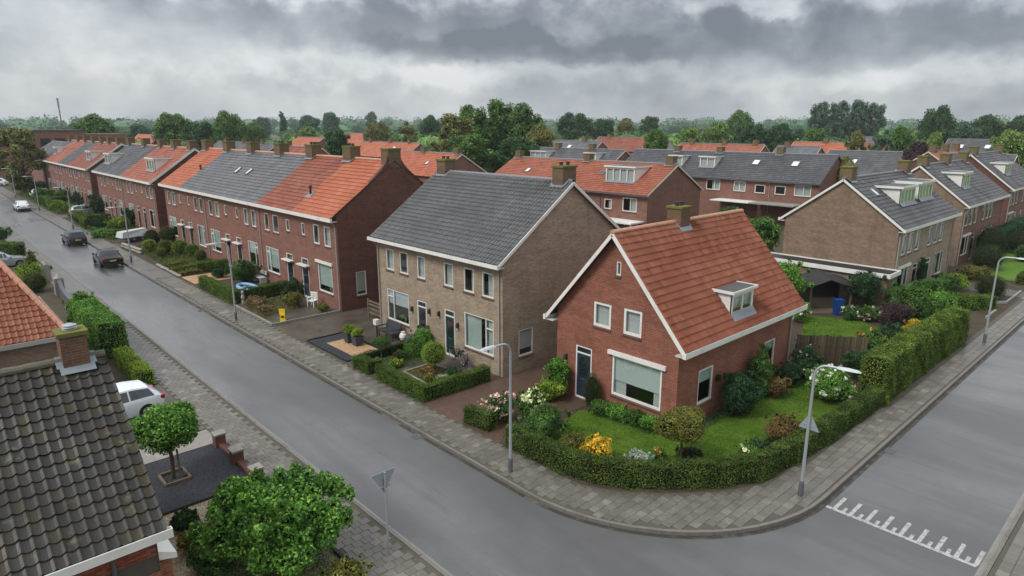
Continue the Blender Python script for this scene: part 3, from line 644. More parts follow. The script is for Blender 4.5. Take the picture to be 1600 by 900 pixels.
PROF = {'double': (6, (0.0, 1.0, 0.55, 0.0, 1.0, 0.55), 0.064, 0.040), 'wave': (5, (0.0, 0.22, 0.62, 0.95, 1.0), 0.085, 0.046), 'pan': (4, (1.0, 0.22, 0.0, 0.12), 0.036, 0.040), 'flat': (2, (1.0, 0.0), 0.024, 0.040), 'slate': (1, (0.0,), 0.0, 0.026)}
def tile_field(parent, name, mat, O, U, S, N, L, Ls, tw, te, prof='wave', label=None, a_off=0.0):
    """courses of overlapping tiles as one mesh: every tile has its own roll, lower lip and slight misfit"""
    k, ph, amp, lift = PROF[prof]; nc = max(1, round(L / tw)); nr = max(1, round(Ls / te)); tw = L / nc; te = Ls / nr
    m = nc * k + 1; a = np.arange(m) * tw / k; h = np.array([ph[i % k] * amp for i in range(m)])
    Vs = []; Fs = []; T = []
    for r in range(nr):
        j = RNG.normal(0, .004, nc); jl = np.repeat(j, k); jl = np.append(jl, jl[-1]); sl = RNG.normal(0, .006, nc); sl = np.append(np.repeat(sl, k), 0)
        lo = O + np.outer(a, U) + np.outer(r * te - .012 + sl, S) + np.outer(h + lift + jl, N)
        lip = O + np.outer(a, U) + np.outer(r * te - .008 + sl, S) + np.outer(h * .6 + jl - .004, N)
        hi = O + np.outer(a, U) + np.outer(np.full(m, (r + 1) * te + .015), S) + np.outer(h + .002, N)
        b = len(Vs) * m; Vs += [lo, lip, hi]; i = np.arange(m - 1)
        Fs.append(np.stack([b + i, b + i + 1, b + 2 * m + i + 1, b + 2 * m + i], 1)); Fs.append(np.stack([b + m + i, b + m + i + 1, b + i + 1, b + i], 1))
        t = np.repeat(RNG.random(nc), k)[:m - 1]; T += [t, t]
    Vs = np.concatenate(Vs); Fs = np.concatenate(Fs); T = np.concatenate(T)
    me = bpy.data.meshes.new(name); me.vertices.add(len(Vs)); me.vertices.foreach_set('co', Vs.ravel())
    me.loops.add(len(Fs) * 4); me.loops.foreach_set('vertex_index', Fs.ravel().astype(np.int32)); me.polygons.add(len(Fs))
    me.polygons.foreach_set('loop_start', np.arange(0, len(Fs) * 4, 4, dtype=np.int32)); me.materials.append(mat); me.polygons.foreach_set('use_smooth', np.zeros(len(Fs), bool))
    me.attributes.new('tint', 'FLOAT', 'FACE').data.foreach_set('value', T.astype(np.float32)); me.update(); me.validate()
    return link(me, name, parent, kind='stuff', label=label)
def one_tile(tw, te, prof, mat):
    k, ph, amp, lift = PROF[prof]; m = k + 1; mb = MB(); a = [i * tw / k - tw / 2 for i in range(m)]; h = [ph[i % k] * amp for i in range(m)]
    sc_ = [0.0] * m
    if prof == 'pan': sc_ = [0.012, -.012, -.022, -.012, .012]
    lo = [(a[i], -.012 + sc_[i], h[i] + lift) for i in range(m)]; lip = [(a[i], -.006 + sc_[i], h[i] * .5 - .006) for i in range(m)]; hi = [(a[i], te + .015, h[i] + .002) for i in range(m)]; sc_ = (sc_ + [0.0] * m)[:m]
    fs = []
    for i in range(k): fs += [(i, i + 1, 2 * m + i + 1, 2 * m + i), (m + i, m + i + 1, i + 1, i)]
    fs += [(m, 0, 2 * m), (k, m + k, 2 * m + k)]
    mb.raw(lo + lip + hi, fs); return mb.mesh('roof_tile', mat)
def lay_tiles(parent, mesh, O, U, S, N, cells, tw, te):
    M3 = Matrix((U, S, N)).transposed()
    for c, r in cells:
        p = O + U * (c + .5) * tw + S * (r * te) + N * random.uniform(-.002, .006)
        o = bpy.data.objects.new('roof_tile', mesh); COL.objects.link(o); o.parent = parent
        rot = M3 @ Matrix.Rotation(random.gauss(0, .012), 3, 'Z') @ Matrix.Rotation(random.gauss(0, .010), 3, 'X')
        o.matrix_basis = Matrix.Translation(Vector(p)) @ rot.to_4x4()
def chimney(root, x0, x1, y0, y1, zb, zt, mat='chimney', pots=2, cap=True, flash=None):
    c = MB().box(x0, y0, zb, x1, y1, zt).build('chimney', MAT[mat], root)
    if cap: MB().box(x0 - .05, y0 - .05, zt, x1 + .05, y1 + .05, zt + .10).build('chimney_cap', MAT['moss'], c)
    for i in range(pots):
        t = (i + .5) / pots; x = x0 + (x1 - x0) * (t if x1 - x0 >= y1 - y0 else .5); y = y0 + (y1 - y0) * (t if y1 - y0 > x1 - x0 else .5)
        MB().lathe([(.12, 0), (.10, .03), (.09, .14), (.12, .16), (.12, .19), (.07, .19)], 10, (x, y, zt + .09)).build('chimney_pot', MAT['pot'], c)
    if flash:
        f = MB()
        for p in flash: f.poly(p)
        f.build('flashing', MAT['lead'], c)
    return c
class House:
    """a house in its own frame: front wall on y = 0 (facing -y), ridge along x"""
    def __init__(s, name, label, cat, loc, rz, W, D, ze, zr, wall, ov=0.40, og=0.10, group=None, side=None):
        s.root = thing(name, label, cat, (loc[0], loc[1], 0.05), rz, group); s.W, s.D, s.ze, s.zr, s.ov, s.og = W, D, ze, zr, ov, og
        s.m = (zr - ze) / (D / 2); s.wall = wall; s.side = side or wall
        s.fr = {'front': (V(0, 0, 0), V(1, 0, 0), V(0, -1, 0)), 'right': (V(W, 0, 0), V(0, 1, 0), V(1, 0, 0)), 'back': (V(W, D, 0), V(-1, 0, 0), V(0, 1, 0)), 'left': (V(0, D, 0), V(0, -1, 0), V(-1, 0, 0))}
        s.holes = {k: [] for k in s.fr}
    def win(s, side, a0, a1, z0, z1, **kw): s.holes[side].append((a0, a1, z0, z1)); return window(s.root, s.fr[side], a0, a1, z0, z1, **kw)
    def door(s, side, a0, a1, z0, z1, **kw): s.holes[side].append((a0, a1, z0, z1)); return door(s.root, s.fr[side], a0, a1, z0, z1, **kw)
    def walls(s):
        for k in s.fr:
            w_ = s.W if k in ('front', 'back') else s.D; m = MB(); wall_face(m, s.fr[k], w_, s.ze - .03, s.holes[k], (s.ze - .03, s.zr - .03) if k in ('left', 'right') else None)
            m.build('wall', MAT[s.wall if k in ('front', 'back') else s.side], s.root)
        MB().poly([(.1, .1, .2), (s.W - .1, .1, .2), (s.W - .1, s.D - .1, .2), (.1, s.D - .1, .2)]).build('floor_slab', MAT['interior'], s.root)
    def zroof(s, y): return s.ze + s.m * (y if y <= s.D / 2 else s.D - y)
    def slope(s, back=False):
        c = 1 / math.hypot(1, s.m); S = V(0, c, s.m * c); N = V(0, -s.m * c, c)
        if back: return V(s.W + s.og, s.D + s.ov, s.ze - s.ov * s.m), V(-1, 0, 0), V(0, -S[1], S[2]), V(0, -N[1], N[2])
        return V(-s.og, -s.ov, s.ze - s.ov * s.m), V(1, 0, 0), S, N
    def roof(s, sections, back='same', prof='wave', tw=0.25, te=0.33, ridge='ridge_grey', verge='white', cells=None, tmat=None, simple_back=False):
        W, D, ze, zr, ov, og, m = s.W, s.D, s.ze, s.zr, s.ov, s.og, s.m; t = .07; Ls = math.hypot(D / 2 + ov, (D / 2 + ov) * m)
        rf = MB(); zl = ze - ov * m
        prof2 = [(-ov, zl), (D / 2, zr), (D + ov, zl), (D + ov, zl - t), (D / 2, zr - t), (-ov, zl - t)]
        A = [(-og + .01, y, z) for y, z in prof2]; B = [(W + og - .01, y, z) for y, z in prof2]
        rf.raw(A + B, [(0, 6, 7, 1), (1, 7, 8, 2), (2, 8, 9, 3), (3, 9, 10, 4), (4, 10, 11, 5), (5, 11, 6, 0), (0, 1, 4, 5), (1, 2, 3, 4), (6, 11, 10, 7), (7, 10, 9, 8)])
        s.rf = rf.build('roof', MAT['underlay'], s.root)
        for sd in (False, True):
            O, U, S, N = s.slope(sd); O = O + N * .012
            secs = sections if not sd else (sections if back == 'same' else back)
            if not secs: continue
            if sd: secs = [(W - b, W - a, mt) for a, b, mt in secs][::-1]
            for i, (a, b, mt) in enumerate(secs):
                a2 = 0 if i == 0 else a + og; b2 = W + 2 * og if i == len(secs) - 1 else b + og
                tile_field(s.rf, 'roof_tile_field', MAT[mt], O + U * a2, U, S, N, b2 - a2, Ls, tw, te, prof if not (sd and simple_back) else 'flat')
        r = MB(); n_ = max(1, round((W + 2 * og) / .42)); st = (W + 2 * og) / n_
        for i in range(n_):
            x0 = -og + i * st; prof3 = [(math.cos(a) * .13, math.sin(a) * .11) for a in np.linspace(-.25, math.pi + .25, 7)]
            p = [(x0 - .015, D / 2 + y * 1.08, zr + .02 + z * 1.08) for y, z in prof3] + [(x0 + st, D / 2 + y, zr + .012 + z) for y, z in prof3]
            r.raw(p, [(j + 1, j, 7 + j, 8 + j) for j in range(6)] + [tuple(range(7))])
        r.build('ridge_tiles', MAT[ridge], s.rf, kind='stuff')
        if verge:
            for x, sx in ((-og - .03, -1), (W + og + .03, 1)):
                for y0, y1 in ((-ov, D / 2), (D + ov, D / 2)):
                    MB().beam((x, y0, zl - .075), (x, y1, zr - .075), .05, .15).build('verge_board', MAT[verge], s.root)
    def gutters(s, mat='white', drop=.20, back=True, pipes=(), boxed=True, pmat='pipe'):
        W, D, og, ov = s.W, s.D, s.og, s.ov; zl = s.ze - ov * s.m
        for y0, y1, sg in ((-ov - .11, -ov + .03, 1), (D + ov - .03, D + ov + .11, -1)):
            if sg < 0 and not back: continue
            g_ = MB(); a, b = (y0, y1); z1 = zl + .035; z0 = zl - drop + .06
            g_.box(-og - .1, a, z0, W + og + .1, a + .025, z1); g_.box(-og - .1, b - .025, z0, W + og + .1, b, z1); g_.box(-og - .1, a + .025, z0, W + og + .1, b - .025, z0 + .05)
            g_.box(-og - .1, a + .025, z0 + .05, -og - .08, b - .025, z1); g_.box(W + og + .08, a + .025, z0 + .05, W + og + .1, b - .025, z1)
            gu = g_.build('gutter', MAT[mat], s.root)
            if boxed:
                if sg > 0: MB().box(-og, -ov + .03, z0 - .02, W + og, -.002, z0 + .03).build('soffit', MAT['soffit'], gu)
                else: MB().box(-og, D + .002, z0 - .02, W + og, D + ov - .03, z0 + .03).build('soffit', MAT['soffit'], gu)
        for x in pipes:
            p = MB(); p.tube([(x, -ov - .03, zl - .12), (x, -.12, zl - .45), (x, -.07, zl - .6), (x, -.07, .1)], .04, 8); p.build('downpipe', MAT[pmat], s.root)
    def dormer(s, x0, x1, yf, z1, n=2, mat='white', side_mat=None, ovh=.16, fw=.06, felt='felt', th=.16):
        """flat-roofed dormer on the front slope, its face at y = yf"""
        z0 = s.zroof(yf) + .03; yb = min(s.D / 2, (z1 - s.ze) / s.m + .05)
        q = MB()
        for x in (x0, x1):
            sg = -1 if x == x0 else 1
            pl = [(x, yf, z0 - .05), (x, yf, z1), (x, yb, z1), (x, yf, z0 - .05)][:3]; q.poly(pl if sg > 0 else pl[::-1]); pl2 = [(x - sg * .08, p[1], p[2]) for p in pl]; q.poly(pl2 if sg < 0 else pl2[::-1])
        q.box(x0, yf - .004, z0 - .05, x1, yf + .06, z0 + .10); q.box(x0, yf - .004, z1 - .12, x1, yf + .06, z1)
        q.box(x0, yf - .003, z0 + .10, x0 + .10, yf + .06, z1 - .12); q.box(x1 - .10, yf - .003, z0 + .10, x1, yf + .06, z1 - .12)
        d = q.build('dormer', MAT[mat], s.root)
        f = MB(); f.box(x0 - ovh, yf - ovh, z1, x1 + ovh, yf - ovh + .05, z1 + th); f.box(x0 - ovh, yf - ovh + .05, z1, x0 - ovh + .05, yb + .1, z1 + th); f.box(x1 + ovh - .05, yf - ovh + .05, z1, x1 + ovh, yb + .1, z1 + th); f.box(x0 - ovh + .05, yf - ovh + .05, z1, x1 + ovh - .05, yb, z1 + .03)
        f.build('fascia', MAT[mat], d)
        MB().box(x0 - ovh + .05, yf - ovh + .05, z1 + .04, x1 + ovh - .05, yb + .1, z1 + th - .03).build('dormer_roof', MAT[felt], d)
        a0, a1 = x0 + .10, x1 - .10; b0, b1 = z0 + .10, z1 - .12; st = (a1 - a0) / n
        for i in range(n):
            c0, c1 = a0 + i * st, a0 + (i + 1) * st; w_ = MB(); w_.box(c0, yf + .005, b0, c0 + fw, yf + .05, b1); w_.box(c1 - fw, yf + .005, b0, c1, yf + .05, b1); w_.box(c0 + fw, yf + .006, b0, c1 - fw, yf + .05, b0 + fw); w_.box(c0 + fw, yf + .006, b1 - fw, c1 - fw, yf + .05, b1)
            w_.build('window_frame', MAT[mat], d)
            MB().box(c0 + fw, yf + .025, b0 + fw, c1 - fw, yf + .03, b1 - fw).build('pane', MAT['glass'], d)
        MB().box(a0, yf + .14, b0, a1, yf + .15, b1).build('curtain', MAT['curtain'], d)
        zf = s.zroof(yf - .22); MB().poly([(x0 - .05, yf - .24, zf + .11), (x1 + .05, yf - .24, zf + .11), (x1 + .05, yf - .006, z0 + .16), (x0 - .05, yf - .006, z0 + .16)]).build('flashing', MAT['lead'], d)
        return d
    def skylight(s, x, y, w_=.55, h=.75, back=False, bright=True):
        O, U, S, N = s.slope(back); c = V(x, y, s.zroof(y)) + N * .03; f = MB()
        def bar(a0, a1, b0, b1, n0, n1, m=f):
            q = lambda a, b, n: c + U * a + S * b + N * n
            m.hexa([q(a0, b0, n0), q(a1, b0, n0), q(a1, b1, n0), q(a0, b1, n0), q(a0, b0, n1), q(a1, b0, n1), q(a1, b1, n1), q(a0, b1, n1)])
        bar(-w_ / 2, w_ / 2, 0, .07, 0, .13); bar(-w_ / 2, w_ / 2, h - .07, h, 0, .13); bar(-w_ / 2, -w_ / 2 + .07, .07, h - .07, 0, .13); bar(w_ / 2 - .07, w_ / 2, .07, h - .07, 0, .13)
        sk = f.build('skylight', MAT['lead'], s.root); p = MB(); bar(-w_ / 2 + .07, w_ / 2 - .07, .07, h - .07, .08, .10, p); p.build('pane', MAT['white_clean' if bright else 'dark_glass'], sk)
    def chim(s, x, y=None, w_=.9, d=.6, h=1.0, mat='chimney', pots=2, flash=True):
        y = s.D / 2 if y is None else y; zt = s.zr + h; fl = []
        c = V(0, -s.m, 1) / math.hypot(1, s.m) * .05
        if flash:
            y0 = y - d / 2
            for a, b, p, q in ((x - w_ / 2 - .09, x + w_ / 2 + .09, y0 - .15, y0 + .02),): fl.append([(a, p, s.zroof(p) + .15), (b, p, s.zroof(p) + .15), (b, q, s.zroof(q) + .15), (a, q, s.zroof(q) + .15)])
            fl.append([(x - w_ / 2 - .14, y0, s.zroof(y0) + .155), (x - w_ / 2, y0, s.zroof(y0) + .155), (x - w_ / 2, s.D / 2, s.zr + .155), (x - w_ / 2 - .14, s.D / 2, s.zr + .155)])
            fl.append([(x + w_ / 2, y0, s.zroof(y0) + .155), (x + w_ / 2 + .14, y0, s.zroof(y0) + .155), (x + w_ / 2 + .14, s.D / 2, s.zr + .155), (x + w_ / 2, s.D / 2, s.zr + .155)])
        return chimney(s.root, x - w_ / 2, x + w_ / 2, y - d / 2, y + d / 2, s.zr - 1.0, zt, mat, pots, True, fl)
def lantern(root, fr, a, z):
    m = MB(); m.fbox(fr, a - .05, a + .05, 0, .12, z + .18, z + .22); m.fbox(fr, a - .06, a + .06, .03, .15, z - .06, z + .16); m.fbox(fr, a - .03, a + .03, 0, .05, z - .02, z + .2); l = m.build('wall_lamp', MAT['pot'], root)
    MB().fbox(fr, a - .04, a + .04, .05, .13, z - .12, z - .06).build('lamp_glass', MAT['ceramic'], l)
MAT['chimney_mid'] = brick('chimney_brick_mid', '#7d5f4c', '#65493b', '#7d7264', '#57483a', moss=(8.3, 9.8, '#6a6a3a'))
CW = [(0, 1, 'curtain')]; SIDE = [(0, .22, 'curtain'), (.78, 1, 'curtain')]
# ---- the taupe semi-detached pair
h = House('semi_detached_house', 'taupe brick semi-detached house with dark wavy tile roof and two mossy chimneys', 'house', (20.45, 33.9), R(-90), 11.2, 9.5, 6.07, 9.42, 'brick_grey', ov=.42, og=.14)
for i, (a, b) in enumerate(((.92, 1.74), (2.35, 3.19), (4.09, 4.84), (6.53, 7.34), (8.22, 9.05), (9.68, 10.54))):
    h.win('front', a, b, 3.95, 5.2, curt=CW if i in (0, 2) else [(.1, 1, 'curtain')] if i == 3 else [(.35, 1, 'curtain')] if i == 5 else [(.55, 1, 'curtain')])
h.win('front', .85, 3.12, .88, 2.78, mull=(.30,), trans=(.76, (0,)), blind=.48, bmat='blind_grey', plants=True)
h.door('front', 3.97, 4.85, .15, 2.66, mat='door_grey'); h.door('front', 6.51, 7.40, .15, 2.66, mat='door_green')
h.win('front', 8.21, 10.52, .95, 2.84, mull=(.74,), trans=(.72, (1,)), curt=[(0, .52, 'curtain_mint'), (.74, 1, 'curtain')])
h.win('right', 1.08, 2.10, .86, 2.26, blind=.76, bmat='curtain')
for a, z in ((3.52, 1.95), (5.2, 2.15), (6.08, 2.2), (7.72, 1.9)): lantern(h.root, h.fr['front'], a, z)
h.walls(); h.roof([(0, 11.2, 'tile_wave')], prof='wave', tw=.245, te=.30); h.gutters(pipes=(.12, 11.0), drop=.22)
h.chim(.70, w_=.85, d=.8, h=.68); h.chim(10.66, 4.8, w_=.75, d=1.0, h=.70)
# ---- the terraces along the street
def terrace(name, label, y1, W, ze, zr, wall, secs, pairs, side='brick_dark', right_verge=True, prof='flat', dorm=(), sky=(), chims=(), detail=True, D=9.2, x=20.5, tw=.30, te=.36):  # side walls take a darker brick with the gable shade painted in
    h = House(name, label, 'house', (x, y1), R(-90), W, D, ze, zr, wall, ov=.40, og=.06, side=side)
    for u in pairs:      # u: left end of a pair of dwellings, 12.37 m wide; mirrored about its middle
        for i, (a, b, z0, z1) in enumerate(((.72, 1.58, 4.30, 5.66), (2.28, 3.30, 4.30, 5.66), (4.61, 5.19, 4.68, 5.55), (7.17, 7.66, 4.68, 5.55), (8.96, 9.82, 4.30, 5.66), (10.52, 11.41, 4.30, 5.66))):
            c = random.choice([CW, [(.4, 1, 'curtain')], [(0, .6, 'curtain_mint')], None]); h.win('front', u + a, u + b, z0, z1, curt=c, fw=.075)
        for a, b, mir in ((.57, 2.9, 0), (9.3, 11.33, 1)):
            last = detail and u == pairs[-1] and mir
            h.win('front', u + a, u + b, 1.0, 3.02, mull=((.30,) if not mir else (.70,)) if not last else (), trans=(.78, (0,) if not mir else (1,)) if not last else None, blind=.78 if last else random.choice([0, .5, .8]), curt=None if last else random.choice([SIDE, CW, None]), fw=.08, lintel=.18 if last else None)
        h.door('front', u + 4.27, u + 5.32, .15, 3.0, mat=random.choice(['door_grey', 'door_green', 'door_brown']), trans=.5, canopy=detail); h.door('front', u + 6.77, u + 7.82, .15, 3.0, mat=random.choice(['door_grey', 'door_blue', 'door_brown']), trans=.5, canopy=detail)
    if detail: h.win('right', 1.2, 1.98, .95, 2.6, blind=.85, bmat='curtain')
    h.walls(); h.roof(secs, prof=prof, tw=tw, te=te, verge=None, ridge='ridge_orange', simple_back=True)
    zl = h.ze - h.ov * h.m
    if right_verge:
        for y0, y1_ in ((-h.ov, D / 2), (D + h.ov, D / 2)): MB().beam((W + .1, y0, zl - .06), (W + .1, y1_, zr - .06), .06, .22).build('verge_board', MAT['white'], h.root)
    h.gutters(pipes=[p + 12.37 - .12 for p in pairs], drop=.28)
    for u in chims: h.chim(u, w_=1.15, d=.85, h=.80, pots=2 if detail else 0)
    for x0, x1, yf, z1, n in dorm: h.dormer(x0, x1, yf, z1, n, ovh=.12)
    for x0, y0 in sky: h.skylight(x0, y0, .5, .8)
    return h
h = terrace('terraced_house', 'long red brick terrace with orange, blue-grey and red-brown roof tiles', 76.0, 37.1, 6.62, 9.86, 'brick_red',
    [(0, 6.5, 'tile_orange'), (6.5, 25.2, 'tile_grey'), (25.2, 31.4, 'tile_red'), (31.4, 37.1, 'tile_orange')], (0, 12.37, 24.73), right_verge=False,
    sky=((15.0, 2.0), (17.6, 2.0)), chims=(.8, 7.0, 13.1, 19.3, 25.3, 31.4))
c = chimney(h.root, 36.2, 37.14, 4.15, 5.15, 9.45, 10.62, 'chimney', 0)
# brick shoulders that sweep from the gable up to the chimney
for s in (-1, 1):
    sh = MB(); top = [(.50, 10.25), (.60, 9.92), (.80, 9.62), (1.1, 9.30), (1.5, 8.95), (2.0, 8.56)]; low = [(y, h.ze + h.m * (4.6 - y) - .6) for y, z in top]
    for (a, za), (b, zb), (_, la), (_, lb) in zip(top[:-1], top[1:], low[:-1], low[1:]):
        q = [(36.86, 4.6 + s * a, la), (36.86, 4.6 + s * b, lb), (36.86, 4.6 + s * b, zb), (36.86, 4.6 + s * a, za)]; r = [(37.13, y, z) for _, y, z in q]
        sh.raw(q + r, [(0, 1, 2, 3), (4, 7, 6, 5), (3, 2, 6, 7)])
    sh.build('gable_shoulder', MAT['brick_dark'], h.root)
v = MB(); v.tube([(31.5, 1.1, h.zroof(1.1)), (31.5, 1.1, h.zroof(1.1) + .55)], [.09, .07], 8); v.lathe([(.14, .5), (.14, .6), (.05, .72)], 8, (31.5, 1.1, h.zroof(1.1))); v = v.build('roof_vent', MAT['black'], h.root)
MB().poly([(31.1, .75, h.zroof(.75) + .09), (31.95, .75, h.zroof(.75) + .09), (31.8, 1.3, h.zroof(1.3) + .09), (31.25, 1.3, h.zroof(1.3) + .09)]).build('flashing', MAT['lead'], v)
v = MB(); v.tube([(6.2, 1.9, h.zroof(1.9)), (6.2, 1.9, h.zroof(1.9) + .5)], .1, 8); v.build('roof_vent', MAT['door_brown'], h.root)
terrace('terraced_house', 'red brick terrace half slate, half orange roofed, with two white dormers', 107.2, 27.6, 6.5, 9.75, 'brick_red', [(0, 14.6, 'tile_slate'), (14.6, 27.6, 'tile_rose')], (1.2, 14.9),
    dorm=((1.4, 4.6, 1.0, 8.5, 2), (21.7, 24.9, 1.0, 8.55, 3)), chims=(.9, 8.4, 15.6, 21.1, 26.9), detail=False)
terrace('terraced_house', 'farthest red brick terrace with red, grey and orange roof strips and white dormers', 149.0, 37.5, 6.5, 9.7, 'brick_red', [(0, 4, 'tile_slate'), (4, 15.5, 'tile_rose'), (15.5, 23.7, 'tile_slate'), (23.7, 37.5, 'tile_red')], (0.3, 12.6, 24.9),
    dorm=((3.8, 6.6, 1.2, 8.5, 2), (31.2, 34.2, 1.1, 8.5, 2)), chims=(.9, 8.2, 14.0, 20, 26, 31, 36.6), detail=False)
h = House('end_house', 'plain slate-roofed brick house closing the far end of the terraces', 'house', (20.6, 168), R(-90), 16, 9, 6.2, 9.2, 'brick_mid')
for a in (1.5, 4.5, 8, 11, 14): h.win('front', a - .5, a + .5, 3.6, 4.9, dark=True)
h.walls(); h.roof([(0, 16, 'tile_slate')], prof='flat', tw=.5, te=.5); h.gutters(); h.skylight(8, 1.5, .8, 1.0)
# ---- the corner house: ridge away from the street, gable with door and picture window
h = House('corner_house', 'russet brick corner house with orange pantile roof, white dormer and picture window', 'house', (21.4, 13.4), 0, 9.9, 6.55, 4.17, 7.93, 'brick_orange', ov=.44, og=.30)
h.door('left', 1.17, 2.12, .08, 2.55, mat='door_blue', trans=.34)
h.win('left', 3.27, 5.82, .80, 2.62, fw=.09, lintel=.2, blind=.64, curt=[(0, .26, 'curtain'), (.82, 1, 'curtain')])
h.win('left', 2.15, 3.11, 3.68, 4.78, fw=.11, curt=CW); h.win('left', 3.78, 4.71, 3.68, 4.80, fw=.11, curt=CW)
h.win('left', 3.30, 3.54, 6.12, 6.72, fw=.06, curt=CW)
h.win('front', 1.57, 2.72, .82, 2.36, fw=.08, blind=.42); h.win('front', 7.25, 8.35, .80, 2.30, fw=.08, blind=.35, bmat='curtain')
h.walls()
tw, te = .21, .312; O, U, S, N = h.slope(); O = O + N * .012; Ls = math.hypot(h.D / 2 + h.ov, (h.D / 2 + h.ov) * h.m); nc = 50; nr = round(Ls / te); te = Ls / nr
h.roof([], back=[(0, 9.9, 'tile_house')], prof='double', tw=.21, te=.312, ridge='ridge_orange')
lay_tiles(h.rf, one_tile(tw, te, 'double', MAT['tile_house_o']), O, U, S, N, [(c, r) for r in range(12) for c in range(25)], tw, te)
tile_field(h.rf, 'roof_tile_field', MAT['tile_house'], O + U * 25 * tw, U, S, N, 25 * tw, Ls, tw, te, 'double')
tile_field(h.rf, 'roof_tile_field', MAT['tile_house'], O + S * 12 * te, U, S, N, 25 * tw, Ls - 12 * te, tw, te, 'double')
h.gutters(drop=.26, pipes=(9.75,)); h.dormer(3.85, 5.72, .02, 5.22, 2, ovh=.14, th=.12)
h.chim(4.55, 3.35, w_=.75, d=.75, h=.62, mat='chimney_low'); lantern(h.root, h.fr['left'], .62, 1.75)
cb = MB(); cb.fbox(h.fr['left'], .12, .55, -.0, .44, 3.62, 3.80); cb.fbox(h.fr['left'], 6.0, 6.43, 0, .44, 3.62, 3.80)
MB().box(9.92, .9, 0, 11.6, 5.6, 2.35).build('rear_annex', MAT['brick_orange'], h.root)
a = MB(); a.box(9.92, .72, 2.35, 11.8, .80, 2.62); a.box(11.72, .80, 2.35, 11.8, 5.78, 2.62); a.box(9.92, 5.7, 2.35, 11.72, 5.78, 2.62); a.build('annex_fascia', MAT['white'], h.root)
MB().box(9.92, .80, 2.352, 11.72, 5.70, 2.52).build('annex_roof', MAT['felt'], h.root)
# ---- houses along the right-hand street
def semi_b(name, label, x, W, y, D, ze, zr, wall, tile, dorm, chims, front=True, side=None):
    h = House(name, label, 'house', (x, y), 0, W, D, ze, zr, wall, ov=.36, og=.12, side=side)
    if front:
        for a in (1.45, 2.85, 4.35, 7.3, 8.8, 10.1): h.win('front', a - .45, a + .45, 3.5, 4.95, fw=.08, curt=random.choice([CW, None, [(.4, 1, 'curtain')]]))
        h.win('front', 1.0, 3.2, .8, 2.55, lintel=.15, mull=(.6,), curt=SIDE); h.win('front', 9.3, 11.6, .8, 2.6, mull=(.7,), curt=[(0, .6, 'curtain_mint')])
        h.door('front', 4.2, 5.2, .1, 2.5, mat='door_brown'); h.door('front', 7.2, 8.2, .1, 2.5, mat='door_green')
    h.walls(); h.roof([(0, W, tile)], prof='flat', tw=.30, te=.36); h.gutters(pipes=(.15, W - .15), drop=.24)
    for d in dorm: h.dormer(*d)
    for c in chims: h.chim(c, w_=.95, d=.8, h=.75, mat='chimney_mid', pots=0)
    return h
h = semi_b('semi_detached_house', 'brown brick semi-detached house with slate roof, two white dormers and a garage', 48.7, 13, 14.3, 7.8, 5.72, 8.6, 'brick_grey', 'tile_slate', ((3.5, 6.7, 1.25, 7.85, 4), (7.8, 11.0, 1.3, 7.95, 4)), (.6, 12.3), side='brick_brown')
h.skylight(1.8, 2.2)
# flat-roofed garage along its gable
g_ = thing('garage', 'flat-roofed brown brick garage with white fascia beside the brown house gable', 'garage', (46.75, 14.0, .05))
MB().box(0, 0, 0, 1.9, 9.0, 2.45).build('wall', MAT['brick_brown'], g_)
f = MB(); f.box(-.2, -.2, 2.45, 1.9, -.12, 2.74); f.box(-.2, -.12, 2.45, -.12, 9.2, 2.74); f.box(-.12, 9.12, 2.45, 1.9, 9.2, 2.74); f.box(1.83, -.12, 2.45, 1.9, 9.12, 2.74); f.build('fascia', MAT['white'], g_)
MB().box(-.12, -.12, 2.46, 1.83, 9.12, 2.66).build('garage_roof', MAT['felt_dark'], g_); MB().box(.2, -.03, .1, 1.7, -.002, 2.2).build('garage_door', MAT['wood_grey'], g_)
semi_b('semi_detached_house', 'middle slate-roofed brick house on the right street with one white dormer', 68.0, 14.5, 15.1, 7.8, 5.70, 8.75, 'brick_mid', 'tile_slate', ((3.2, 5.6, 1.2, 7.95, 3),), (.7, 7.5, 13.7), side='brick_brown')
semi_b('semi_detached_house', 'red brick house at the right edge of the picture with slate roof and dormer', 90.0, 14, 16.0, 8.4, 5.7, 9.1, 'brick_mid', 'tile_slate', ((3.0, 5.6, 1.3, 8.0, 3),), (.8, 13), side='brick_dark')
# ---- rows behind the corner
h = House('row_house', 'rose brick row with weathered red tile roof and wide white dormer behind the taupe house', 'house', (54.3, 63.0), R(-90), 24.3, 9.6, 5.7, 8.35, 'brick_mid', ov=.36, og=.12)
for a0, a1, z0, z1, m in ((18.8, 19.8, 3.75, 4.8, ()), (21.2, 23.0, 3.7, 5.1, (.55,)), (14.2, 16.0, 3.7, 5.1, (.5,)), (10, 11, 3.75, 4.8, ()), (6, 7.8, 3.7, 5.1, (.5,)), (2, 3.8, 3.7, 5.1, (.5,))): h.win('front', a0, a1, z0, z1, mull=m, fw=.09, curt=random.choice([CW, [(.5, 1, 'curtain')]]))
h.win('front', 20.6, 23.4, .9, 2.5, mull=(.33, .66), fw=.08); h.walls(); h.roof([(0, 24.3, 'tile_rose')], prof='flat', tw=.28, te=.34, verge='cream'); h.gutters('pipe_dark', back=False, pipes=(18.3,), pmat='pipe_dark')
h.dormer(17.8, 21.6, 1.35, 8.0, 4, ovh=.15); h.skylight(5.0, 1.9, .6, .8); h.skylight(16.3, 2.3, .6, .8, bright=False)
h.chim(23.6, w_=.9, d=.8, h=.75, mat='chimney_mid', pots=0); h.chim(.8, w_=.9, d=.8, h=.7, mat='chimney_mid', pots=0); h.chim(12.4, w_=.9, d=.8, h=.7, mat='chimney_mid', pots=0)
